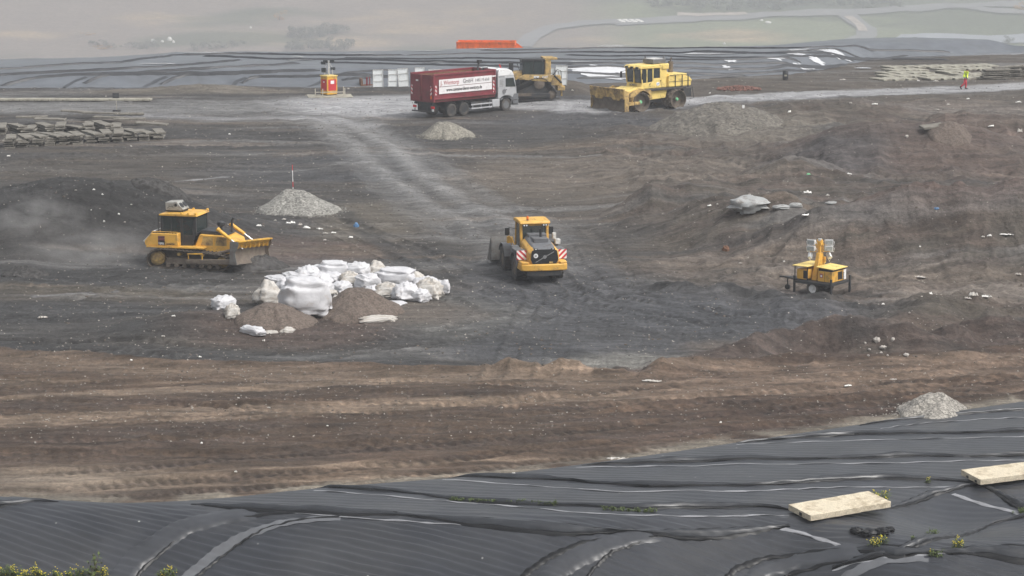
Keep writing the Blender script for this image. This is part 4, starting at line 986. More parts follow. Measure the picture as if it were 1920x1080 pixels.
    Ct.box(x1 - .05, x1 + .003, -1.2, 1.2, z0 + .003, z1 - .003)
    cont = Ct.done('container', 'maroon', T)
    b = B()
    for s in (-1, 1):
        b.box(x0 + .05, x1 + .02, s * 1.245 - .06, s * 1.245 + .06, z1 - .12, z1 + .02); b.box(x0 + .08, x1, s * 1.25 - .04, s * 1.25 + .04, z0 + .22, z0 + .32)
        b.box(x0 + .04, x0 + .22, s * 1.24 - .055, s * 1.24 + .055, z0 + .02, z1 - .122); b.box(x1 - .1, x1 + .02, s * 1.24 - .05, s * 1.24 + .05, z0 + .33, z1 - .122)
    b.box(x1 - .08, x1 + .03, -1.18, 1.18, z1 - .11, z1 + .015); b.done('rim_rail', 'maroon', cont, .01)
    for s in (-1, 1):
        b = B(); b.box(x0, x0 + .06, s * .61 - .565, s * .61 + .565, z0 + .1, z1 - .05); dd = b.done('rear_door', 'maroon', cont, .01)
        b = B(); b.cyl((x0 - .02, s * .09, z0 + .1), (x0 - .02, s * .09, z1 - .08), .03, n=8); b.box(x0 - .03, x0, s * .61 - .5, s * .61 + .5, z1 - .12, z1 - .06); b.box(x0 - .03, x0, s * .61 - .52, s * .61 + .52, z0 + .10, z0 + .2); b.done('locking_bar', 'maroon', dd)
        for yy, mm in ((1.08, 'stripeA' if s < 0 else 'stripeB'),):
            b = B(); b.box(x0 - .012, x0 - .004, s * yy - .07, s * yy + .07, 1.75, 2.45); b.done('warning_strip', mm, dd)
    b = B(); b.box(x0 - .014, x0 - .004, -1.15, -.99, 1.48, 1.72); b.done('reflector', 'beacon', cont)
    b = B(); b.box(x0 - .014, x0 - .004, .35, .62, 2.78, 2.9); b.done('plate', 'letter_white', cont)
    b = B(); b.box(x0 + .24, x0 + .36, -1.302, -1.292, 1.78, 2.5); b.box(x1 - .28, x1 - .16, -1.302, -1.292, 1.6, 2.5); b.done('warning_strip', 'stripeA', cont)
    b = B()
    rs = np.random.RandomState(4); b.box(x0 + .1, x1 - .06, -1.17, 1.17, z0 + .1, z0 + .6)
    b.done('rubble_load', 'rust', cont)
    b = B(); b.box(x0 + .12, x1 - .1, 1.17, 1.185, z0 + .6, z1 - .14); b.box(x1 - .062, x1 - .052, -1.16, 1.16, z0 + .6, z1 - .14); b.done('rusty_lining', 'rust', cont)
    bn = B(); xb0, xb1 = x0 + .62, x1 - .42; yb = -1.29
    bn.box(xb0, xb1, yb - .012, yb, 2.40, 2.93); bn.box(xb0, xb1, yb - .012, yb, 1.84, 2.36); bn.box(xb1 + .02, x1 - .02, yb - .016, yb - .008, 2.80, 2.90); bn.box(xb0, xb1, 1.245, 1.257, 1.84, 2.93)
    bn = bn.done('banner', 'banner', cont)
    text('J. Wentorp', .46, 'letter_red', bn, (xb0 + .16, yb - .018, 2.52), (R(90), 0, 0), stretch=.94, bold=.004)
    text('GmbH', .46, 'letter_grey', bn, (xb0 + 2.52, yb - .018, 2.52), (R(90), 0, 0), stretch=.88, bold=.004)
    text('0 4851 / 95 60 60', .34, 'letter_grey', bn, (xb0 + 3.85, yb - .018, 2.54), (R(90), 0, 0), stretch=.62)
    text('www.containerdienst-wentorp.de', .36, 'letter_black', bn, (xb0 + .78, yb - .018, 2.0), (R(90), 0, 0), stretch=.77, bold=.007)
    b = B(); b.box(x0 + .3, x0 + .6, -.8, .8, .98, 1.2); b.cyl((x0 + .25, -1.0, 1.08), (x0 + .25, -.7, 1.08), .1); b.cyl((x0 + .25, .7, 1.08), (x0 + .25, 1.0, 1.08), .1); b.done('container_roller', 'dark', cont)
    for o in T.children:
        if o.name.split('.')[0] in ('cab', 'door', 'windscreen', 'mirror', 'beacon', 'lever'): o.scale.z = .9; o.location.z += .1
    T.location = (x, y, z + .0); T.rotation_euler = (0, 0, R(45))
    return T

# ------------------------------------------------------------------ wheel loader (seen from behind)
def make_loader():
    x, y, z = G(996, 517); T = empty('wheel_loader', (x, y, z), R(102), 'yellow wheel loader driving away with grey bonnet and red and white rear plates', 'wheel loader')
    Y = 'orange_yellow'
    for xx in (-1.62, 1.62):
        for s in (-1, 1): wheel(T, (xx, s * 1.02, .76), .76, .62, .36, 'mudsteel', s, 20, lug=.05)
    b = B(); b.box(-2.3, 2.2, -.5, .5, .62, 1.1); b.cyl((-1.62, -.85, .76), (-1.62, .85, .76), .2); b.cyl((1.62, -.85, .76), (1.62, .85, .76), .2); b.done('chassis', 'dark', T, .03)
    # counterweight
    b = B(); b.prism([(-3.35, -1.28), (-3.05, -1.32), (-2.35, -1.32), (-2.35, 1.32), (-3.05, 1.32), (-3.35, 1.28), (-3.5, .9), (-3.52, 0), (-3.5, -.9)], .86, 1.24, 'z')
    for s in (-1, 1): b.prism([(-3.46, s * .86), (-3.34, s * 1.27), (-2.6, s * 1.31), (-2.6, s * .86)], 1.236, 1.36, 'z')
    b.done('counterweight', Y, T, .06, segs=3)
    b = B(); b.box(-3.42, -2.3, -.95, .95, .55, .862); b.done('tow_block', 'dark', T, .05)
    # bonnet
    def ring(xx, hw, z0, z1, ch): return [(xx, -hw, z0), (xx, -hw, z1 - ch), (xx, -hw + ch, z1), (xx, hw - ch, z1), (xx, hw, z1 - ch), (xx, hw, z0)]
    b = B(); b.loft([ring(-3.3, .82, 1.25, 2.0, .22), ring(-3.05, .86, 1.25, 2.16, .24), ring(-1.6, .82, 1.25, 2.4, .26), ring(-.95, .8, 1.25, 2.42, .26)]); b.done('bonnet', Y, T, .05, segs=3)
    b = B(); b.loft([ring(-3.33, .60, 1.9, 2.06, .10), ring(-3.02, .66, 1.9, 2.22, .10), ring(-1.6, .64, 1.9, 2.47, .10), ring(-.93, .62, 1.9, 2.48, .10)]); b.box(-2.5, -1.7, -.42, .42, 2.3, 2.55); b.box(-1.6, -1.0, -.52, .52, 2.4, 2.66); b.done('bonnet_cover', 'grey_paint', T, .04, segs=3)
    b = B(); b.cyl((-1.9, -.1, 2.45), (-1.9, -.1, 3.0), .07); b.done('exhaust', 'black', T)
    # rear grille
    b = B(); b.prism([(-.66, 1.26), (-.76, 1.5), (-.70, 1.98), (-.52, 2.06), (.52, 2.06), (.70, 1.98), (.76, 1.5), (.66, 1.26)], -3.40, -3.32, 'x')
    for k in range(8): b.box(-3.415, -3.40, -.66, .66, 1.31 + k * .09, 1.34 + k * .09)
    g = b.done('rear_grille', 'black', T)
    b = B(); m_ = 1.64
    b.box(-3.44, -3.43, -.52, .52, m_ - .018, m_ + .018, (R(0), 0, 0)); 
    b2 = B(); b2.add([(-3.435, .55, 1.36), (-3.435, .50, 1.33), (-3.435, -.55, 1.92), (-3.435, -.50, 1.95), (-3.425, .55, 1.36), (-3.425, .50, 1.33), (-3.425, -.55, 1.92), (-3.425, -.50, 1.95)], [(0, 1, 2, 3), (4, 5, 6, 7), (0, 1, 5, 4), (1, 2, 6, 5), (2, 3, 7, 6), (3, 0, 4, 7)])
    b2.lathe([(.06, -.022), (.10, -.022), (.10, 0), (.06, 0)], (-3.42, 0, 1.64), 'x', 20); b2.done('badge', 'chrome', g)
    b = B(); b.cyl((-3.425, .50, 1.72), (-3.44, .50, 1.72), .125, n=20); o = b.done('speed_disc', 'letter_white', g)
    text('40', .15, 'letter_black', o, (-3.445, .585, 1.665), (R(90), 0, R(-90)))
    b = B(); b.box(-3.43, -3.41, -.46, -.26, 1.28, 1.37); b.done('licence_plate', 'old_yellow', g)
    for s in (-1, 1):
        b = B(); b.box(-3.36, -3.28, s * .48 - .11, s * .48 + .11, 2.0, 2.12); o = b.done('rear_lamp_housing', 'black', T, .03)
        b = B(); b.cyl((-3.355, s * .48, 2.06), (-3.375, s * .48, 2.06), .045, n=12); b.done('rear_lamp', 'lamp', o)
        # fenders
        b = B(); n = 10
        for k in range(n):
            a0, a1 = pi * (.12 + .80 * k / n), pi * (.12 + .80 * (k + 1) / n); q = [(-1.62 + cos(a) * r, .76 + sin(a) * r) for a, r in ((a0, .90), (a1, .90), (a1, .96), (a0, .96))]; b.prism(q, s * .68, s * 1.40)
        b.box(-2.62, -1.3, s * 1.06 - .34, s * 1.06 + .34, 1.84, 1.90); b.prism([(-2.62, 1.90), (-2.62, 1.1), (-2.5, 1.1), (-2.45, 1.90)], s * .72, s * 1.38); b.done('rear_fender', 'grey_paint', T, .02)
        b = B(); b.box(-2.68, -2.65, s * 1.13 - .27, s * 1.13 + .27, 1.40, 1.92); b.done('warning_plate', 'stripeB' if s > 0 else 'stripeA', T)
        b = B(); n = 10
        for k in range(n):
            a0, a1 = pi * (.15 + .75 * k / n), pi * (.15 + .75 * (k + 1) / n); q = [(1.62 + cos(a) * r, .76 + sin(a) * r) for a, r in ((a0, .90), (a1, .90), (a1, .95), (a0, .95))]; b.prism(q, s * .72, s * 1.36)
        b.done('front_fender', 'grey_paint', T)
        b = B(); b.tube([(-.95, s * .86, 1.7), (-1.6, s * .92, 1.9), (-2.3, s * .9, 1.85), (-2.5, s * .88, 1.3)], .035, 6); b.done('handrail', Y, T)
        b = B(); b.tube([(.3, s * .78, 2.7), (.6, s * 1.15, 2.75), (.6, s * 1.15, 2.35)], .02, 6); b.box(.55, .62, s * 1.25 - .13, s * 1.25 + .13, 2.3, 2.72); b.done('mirror', 'black', T, .02)
    b = B(); b.box(-1.2, -.7, .95, 1.35, 1.55, 1.95); b.done('tool_box', 'grey_paint', T, .03); b = B(); b.box(-.9, -.6, -1.35, -.95, 1.5, 2.1); b.done('tool_box', 'grey_paint', T, .03)
    b = B(); b.tube([(-.6, .98, 1.6), (-.6, 1.22, 2.3), (.3, 1.22, 2.3), (.3, .98, 1.6)], .03, 6); b.box(.2, .5, 1.0, 1.3, 1.9, 2.25); b.done('side_light_bracket', Y, T)
    b = B(); b.box(-1.1, -.8, -1.42, -1.12, 1.95, 2.25); b.box(-1.0, -.8, -1.2, -1.0, 2.25, 2.6); b.done('filter_box', 'light_grey', T, .03)
    # cab
    fr = B(); cx0, cx1, hw = -.9, .75, .74
    for s in (-1, 1):
        fr.prism([(cx0, 1.6), (cx0 + .16, 1.6), (cx0 + .30, 3.12), (cx0 + .12, 3.12)], s * hw - .07, s * hw + .07); fr.prism([(cx1 - .1, 1.5), (cx1, 1.5), (cx1 - .12, 3.12), (cx1 - .2, 3.12)], s * hw - .05, s * hw + .05)
        fr.box(cx0 + .1, cx1 - .02, s * hw - .04, s * hw + .04, 1.35, 1.72)
    fr.box(cx0, cx1, -hw, hw, 1.1, 1.45); fr.box(cx0 + .14, cx0 + .24, -hw + .07, hw - .07, 3.0, 3.12); cabf = fr.done('cab_frame', Y, T, .03)
    b = B(); b.prism([(cx0 - .14, 3.14), (cx0 - .06, 3.30), (.2, 3.36), (cx1 + .0, 3.30), (cx1 + .08, 3.14), (cx1, 3.12), (cx0 + .0, 3.12)], -.86, .86); b.done('roof', Y, T, .05, segs=3)
    pane(cabf, [(cx0 + .02, -hw + .08, 1.75), (cx0 + .02, hw - .08, 1.75), (cx0 + .2, hw - .08, 3.0), (cx0 + .2, -hw + .08, 3.0)], 'glass', .01, 'rear_window')
    pane(cabf, [(cx1 - .05, -hw + .06, 1.6), (cx1 - .05, hw - .06, 1.6), (cx1 - .15, hw - .06, 3.0), (cx1 - .15, -hw + .06, 3.0)], 'glass', .01, 'windscreen')
    for s in (-1, 1): pane(cabf, [(cx0 + .22, s * hw, 1.72), (cx1 - .1, s * hw, 1.72), (cx1 - .2, s * hw, 3.05), (cx0 + .34, s * hw, 3.05)], 'glass', .01, 'side_window')
    b = B(); b.box(-.5, 0, -.28, .28, 1.5, 1.75); b.box(-.55, -.4, -.28, .28, 1.7, 2.45); b.box(-.53, -.42, -.13, .13, 2.45, 2.7); b.done('driver_seat', 'black', T, .05)
    for s in (-1, 1):
        b = B(); b.box(cx0 - .12, cx0 - .04, s * .55 - .16, s * .55 + .16, 3.02, 3.13); o = b.done('work_light_bar', 'black', T)
        for k in (-.07, .07): bb = B(); bb.cyl((cx0 - .12, s * .55 + k, 3.075), (cx0 - .14, s * .55 + k, 3.075), .045, n=10); bb.done('work_light', 'lamp', o)
    b = B(); b.cyl((cx0 + .05, .40, 3.34), (cx0 + .05, .40, 3.40), .06); b.done('beacon_base', 'black', T); b = B(); b.lathe([(.06, 0), (.065, .1), (.05, .17), (.01, .19)], (cx0 + .05, .40, 3.40), 'z', 14); b.done('beacon', 'beacon', T)
    b = B(); b.box(-1.3, -.2, -.2, .2, 1.1, 1.5); b.done('engine', 'dark', T)
    # boom and bucket
    b = B()
    for s in (-1, 1): b.prism([(.9, 1.9), (1.2, 2.0), (2.9, .85), (3.1, .55), (2.9, .5), (2.6, .7), (.9, 1.55)], s * .45 - .08, s * .45 + .08)
    b.box(1.0, 1.6, -.5, .5, 1.1, 1.9); b.done('lift_arm', Y, T, .02)
    b = B(); b.cyl((1.2, 0, 1.75), (2.4, 0, 1.7), .09); b.done('tilt_cylinder', 'steel', T)
    b = B(); pr = [(3.1, .25), (3.05, 1.2), (3.2, 1.62), (3.26, 1.62), (3.14, 1.15), (3.25, .5), (3.5, .28), (4.3, .2), (4.3, .14), (3.3, .14)]
    b.prism(pr, -1.4, 1.4)
    for s in (-1, 1): b.prism([(3.05, 1.2), (3.2, 1.62), (3.6, 1.3), (4.25, .2), (4.25, .14), (3.3, .14), (3.1, .25)], s * 1.4 - .03, s * 1.4 + .03)
    bk = b.done('bucket', 'bucket', T, .01)
    bk.location = (-.35, .28, .25)
    T.scale = (.88, .88, .86)
    return T

# ------------------------------------------------------------------ bulldozer, left
def make_dozer():
    x, y, z = G(378, 499); T = empty('bulldozer', (x, y, z), R(-14), 'yellow bulldozer pushing with its blade beside the dark heap', 'bulldozer')
    Y = 'orange_yellow'
    path = roundpath([(-2.3, .1), (1.75, .1), (2.1, .55), (1.7, .95), (.0, 1.08), (-1.9, 1.2), (-2.45, .75)], [.3, .25, .3, .35, .5, .4, .35])
    for s in (-1, 1):
        yy = s * 1.06
        track_loop(T, path, .76, yy, .2, .05, .06)
        for xx, zz, r in ((-1.95, .62, .42), (1.62, .53, .34)):
            b = B(); b.lathe([(r, -.1), (r, .1), (r * .8, .12), (r * .78, .2), (r * .45, .24), (r * .42, .3), (.03, .3)] if s > 0 else [(r, .1), (r, -.1), (r * .8, -.12), (r * .78, -.2), (r * .45, -.24), (r * .42, -.3), (.03, -.3)], (xx, yy, zz), 'y', 24); b.done('sprocket' if xx < 0 else 'idler', 'old_yellow', T)
        b = B(); b.prism([(-1.5, .30), (1.5, .28), (1.45, .60), (.6, .68), (-1.4, .70)], yy - .2, yy + .2); b.done('track_frame', 'mudsteel', T, .03)
        for k in range(7): bb = B(); bb.cyl((-1.3 + k * .45, yy - .3, .25), (-1.3 + k * .45, yy + .3, .25), .12); bb.done('track_roller', 'mudsteel', T)
        for xx in (-.7, .55): bb = B(); bb.cyl((xx, yy - .3, .93), (xx, yy + .3, .93), .10); bb.done('carrier_roller', 'old_yellow', T)
        # push arm
        b = B(); b.prism([(-.2, .45), (-.2, .66), (2.3, .80), (2.45, .55), (2.3, .48)], s * 1.56 - .08, s * 1.56 + .08); b.box(-.3, .2, s * 1.30 - .12, s * 1.56, .46, .64); b.done('push_arm', 'mudsteel', T, .02)
        b = B(); b.cyl((1.3, s * 1.05, 1.0), (2.35, s * 1.25, 1.35), .10); b.cyl((1.15, s * 1.05, .9), (1.5, s * 1.06, 1.05), .14); b.done('brace', 'mudsteel', T)
        b = B(); b.tube([(-.15, s * 1.44, .98), (-.15, s * 1.44, .68)], .03, 6); b.tube([(-.2, s * 1.46, .98), (.6, s * 1.46, 1.02), (.6, s * 1.46, .7)], .035, 6); b.done('step', 'yellow', T)
    # hull
    b = B(); b.prism([(-2.0, .7), (-2.0, 1.3), (2.1, 1.3), (2.1, .75), (1.4, .5), (-1.6, .5)], -.62, .62); b.done('hull', 'mudsteel', T)
    # rear body / tank with fenders
    b = B(); b.prism([(-2.55, 1.36), (-2.60, 1.62), (-2.15, 2.12), (-.38, 2.12), (-.38, 1.36)], -1.26, 1.26); tk = b.done('rear_tank', Y, T, .04)
    b = B(); b.box(-2.5, .6, -1.30, 1.30, 1.26, 1.36); b.done('deck', Y, T, .015)
    b = B(); b.prism([(-2.66, 1.45), (-2.78, 1.58), (-2.2, 2.22), (-2.12, 2.18)], -1.0, 1.0); b.done('rear_guard', 'light_grey', T, .01)
    b = B(); b.tube([(-2.1, -1.2, 2.12), (-2.1, -1.2, 2.2), (-.42, -1.2, 2.2), (-.42, -1.2, 1.5)], .022, 6); b.done('grab_rail', Y, T)
    b = B()
    for k in range(9): b.box(-2.05 + k * .18, -1.93 + k * .18, -1.22, -1.0, 2.12, 2.17)
    b.done('anti_slip_plate', 'black', T)
    b = B(); b.box(-1.68, -1.24, -1.268, -1.262, 1.42, 1.96); pl = b.done('decal_panel', 'letter_black', tk)
    b = B()
    for k in range(3): b.box(-1.68, -1.24, -1.275, -1.270, 1.90 - k * .09, 1.93 - k * .09)
    b.done('decal_stripe', 'letter_red', pl); text('65PX', .17, 'letter_white', pl, (-1.665, -1.276, 1.45), (R(90), 0, 0), bold=.006); text('D', .1, 'letter_red', pl, (-1.64, -1.276, 1.6), (R(90), 0, 0))
    text('KOMATSU', .115, 'letter_black', tk, (-1.12, -1.266, 1.46), (R(90), 0, 0), bold=.004)
    # bonnet
    b = B(); b.prism([(.58, 1.15), (.40, 1.36), (.62, 2.05), (1.7, 2.0), (2.12, 1.72), (2.25, 1.2), (2.1, .95), (1.5, .95)], -.82, .82); bn = b.done('bonnet', Y, T, .04)
    b = B(); b.prism([(.55, 2.04), (.6, 2.28), (1.62, 2.22), (1.78, 2.0)], -.62, .62); b.done('bonnet_top', 'dark', T, .03)
    for k in (0, 1):
        b = B(); x0 = .68 + k * .62; b.prism([(x0, 1.42), (x0 + .10, 1.94), (x0 + .52, 1.92), (x0 + .52, 1.42)], -.832, -.824); b.done('side_vent', 'old_yellow', bn)
    b = B(); b.cyl((1.15, .3, 2.25), (1.15, .3, 2.42), .07); b.lathe([(.18, 0), (.2, .08), (.2, .2), (.14, .27), (.02, .28)], (1.15, .3, 2.42), 'z', 18); b.done('air_cleaner', 'dark', T)
    b = B(); b.tube([(1.75, .25, 2.1), (1.75, .25, 2.75), (1.85, .25, 2.95)], .065, 10); b.done('exhaust', 'dark', T)
    for s in (-1, 1):
        b = B(); b.cyl((1.30, s * .95, 2.42), (2.0, s * 1.0, 1.85), .10); b.cyl((1.25, s * .95, 2.46), (1.35, s * .95, 2.38), .12); lc = b.done('lift_cylinder', 'yellow', T)
        b = B(); b.cyl((2.0, s * 1.0, 1.85), (2.65, s * 1.05, 1.32), .05); b.done('piston_rod', 'chrome', lc)
    # cab
    cb = B(); x0, x1, hw = -1.62, .52, .80
    for s in (-1, 1):
        cb.box(x0, x0 + .10, s * hw - .05, s * hw + .05, 2.1, 3.1); cb.box(-.40, -.22, s * hw - .055, s * hw + .055, 1.36, 3.1); cb.prism([(.40, 1.95), (.62, 2.1), (.62, 3.1), (.50, 3.1), (.36, 2.4)], s * hw - .05, s * hw + .05)
        cb.box(-1.02, -.95, s * hw - .04, s * hw + .04, 2.1, 3.05); cb.box(x0, .62, s * hw - .05, s * hw + .05, 3.0, 3.10); cb.prism([(-.25, 1.36), (.40, 1.36), (.52, 2.0), (-.25, 2.0)], s * (hw + .0) - .03, s * hw + .03)
    cb.box(x0, x0 + .08, -hw, hw, 2.1, 2.3); cb.box(.50, .60, -hw, hw, 1.95, 2.15); cb.box(x0 + .003, .6, -hw + .05, hw - .05, 1.95, 2.1)
    cf = cb.done('cab_frame', 'dark', T, .015)
    for s in (-1, 1):
        yy = s * (hw + .01)
        pane(cf, [(x0 + .1, yy, 2.12), (-1.02, yy, 2.12), (-1.02, yy, 3.0), (x0 + .1, yy, 3.0)], 'glass', .008, 'rear_side_window'); pane(cf, [(-.95, yy, 2.12), (-.40, yy, 2.12), (-.40, yy, 3.0), (-.95, yy, 3.0)], 'glass', .008, 'side_window')
        pane(cf, [(-.22, yy, 2.0), (.36, yy, 2.0), (.50, yy, 3.0), (-.22, yy, 3.0)], 'glass', .008, 'door_window')
    pane(cf, [(x0 + .04, -hw, 2.3), (x0 + .04, hw, 2.3), (x0 + .04, hw, 3.0), (x0 + .04, -hw, 3.0)], 'glass', .008, 'rear_window'); pane(cf, [(.58, -hw, 2.15), (.58, hw, 2.15), (.58, hw, 3.0), (.58, -hw, 3.0)], 'glass', .008, 'windscreen')
    b = B(); b.prism([(x0 - .12, 3.10), (x0 - .1, 3.2), (-.9, 3.26), (.6, 3.24), (.72, 3.12), (.6, 3.10)], -.92, .92); b.done('roof', Y, T, .03)
    for xx, s in ((-.35, -1), (.1, -1), (.55, -1), (.55, 1), (-.35, 1)): b = B(); b.cyl((xx, s * .85, 3.24), (xx + .1, s * .85, 3.28), .08, n=10); b.done('work_light', 'yellow', T)
    # air conditioner on the roof
    b = B(); b.prism([(-1.5, 3.36), (-1.55, 3.95), (-.55, 4.0), (.02, 3.42), (-.1, 3.36)], -.62, .62); ac = b.done('air_conditioner', 'ac_grey', T, .02)
    b = B(); b.box(-1.55, -.05, -.55, .55, 3.24, 3.36); b.done('air_conditioner_base', 'dark', T)
    for s in (-.3, .3):
        d = Vector((.57, 0, .58)).normalized(); n_ = Vector((.60, 0, .57)).normalized(); c = Vector((-.27, s, 3.72)); b = B(); b.cyl(c + n_ * .02, c + n_ * .05, .24, n=20); b.done('fan', 'black', ac)
    b = B(); b.cyl((-.62, -.63, 3.76), (-.62, -.64, 3.76), .12, n=16); b.tube([(-1.35, -.64, 3.5), (-1.2, -.66, 3.66), (-.9, -.66, 3.68), (-.85, -.64, 3.55)], .02, 6); b.done('bracket', 'black', ac)
    b = B(); b.tube([(-1.78, -.85, 2.1), (-1.80, -.85, 3.2)], .03, 6); b.tube([(-1.68, -.7, 2.1), (-1.68, -.7, 3.2)], .03, 6)
    for k in range(4): b.cyl((-1.82, -.86, 2.25 + k * .28), (-1.66, -.84, 2.25 + k * .28), .025, n=6)
    b.done('rear_light_mast', 'dark', T)
    b = B(); b.box(-1.2, -.7, -.28, .28, 2.05, 2.3); b.box(-1.28, -1.12, -.28, .28, 2.2, 2.85); b.done('driver_seat', 'black', T, .05)
    # blade
    nb = 12; hw = 1.78
    pr = [(0.30 * (1 - ((k / nb) * 2 - 1.0) ** 2) * -1 + .30 * 0 + .30, 0.0 + 1.28 * k / nb) for k in range(nb + 1)]
    outl = [(a + 2.62, zz + .12) for a, zz in pr] + [(2.62 - .05 + (.30 if False else .22), 1.40), (2.62 - .12, .95), (2.62 - .12, .5), (2.62 + .1, .12)]
    b = B(); b.prism(outl, -hw, hw); bl = b.done('blade', 'mudsteel', T)
    b = B(); fx_ = lambda zz: 2.62 + .30 * (((zz - .12) / 1.28 * 2 - 1) ** 2)
    for zz0, zz1 in ((1.02, 1.22), (1.24, 1.42)):
        b.add([(fx_(zz0) + .02, -hw - .01, zz0), (fx_(zz0) + .02, hw + .01, zz0), (fx_(min(zz1, 1.4)) + .03, hw + .01, zz1), (fx_(min(zz1, 1.4)) + .03, -hw - .01, zz1),
               (fx_(zz0) - .05, -hw - .01, zz0), (fx_(zz0) - .05, hw + .01, zz0), (fx_(min(zz1, 1.4)) - .05, hw + .01, zz1), (fx_(min(zz1, 1.4)) - .05, -hw - .01, zz1)], [(0, 1, 2, 3), (4, 7, 6, 5), (0, 4, 5, 1), (1, 5, 6, 2), (2, 6, 7, 3), (3, 7, 4, 0)])
    for k in range(8):
        yy = -hw + .15 + k * (2 * hw - .3) / 7; b.box(fx_(1.2) - .02, fx_(1.2) + .09, yy - .03, yy + .03, 1.02, 1.42)
    b.box(fx_(1.4) - .12, fx_(1.4) + .1, -hw, hw, 1.42, 1.50)
    b.done('blade_grille', 'yellow', bl, .01)
    for s in (-1, 1):
        b = B(); b.prism([(2.52, .12), (2.50, 1.45), (2.95, 1.45), (2.98, 1.2), (2.8, .8), (2.95, .1)], s * hw - .03, s * hw + .03); b.done('end_plate', 'bucket' if s < 0 else 'mudsteel', bl)
    bl.rotation_euler = (R(-6), 0, R(-9))
    bl.location = (-.05, .42, .22); T.scale = (.97, .97, .84)
    for o in T.children:
        k = o.name.split('.')[0]
        if k in ('cab_frame', 'roof', 'work_light', 'air_conditioner', 'air_conditioner_base', 'rear_light_mast', 'driver_seat'): o.scale.x = .85; o.location.x = -.45
        if k in ('air_conditioner', 'air_conditioner_base'): o.scale = (.62, .72, .78); o.location = (-.78, 0, .75)
        if k in ('bonnet', 'bonnet_top'): o.scale.x = 1.22; o.location.x = -.52
        if k in ('air_cleaner', 'exhaust'): o.location.x = -.15
        if k in ('rear_tank', 'grab_rail', 'anti_slip_plate'): o.scale.x = .82; o.location.x = -.47
    # driver
    person('person', world_of(T, (-1.15, 0, 2.22 * .84)), R(-14), SEAT, 'seated driver in orange workwear inside the cab of the left bulldozer', ('hivis_orange', 'hivis_orange', None))
    return T

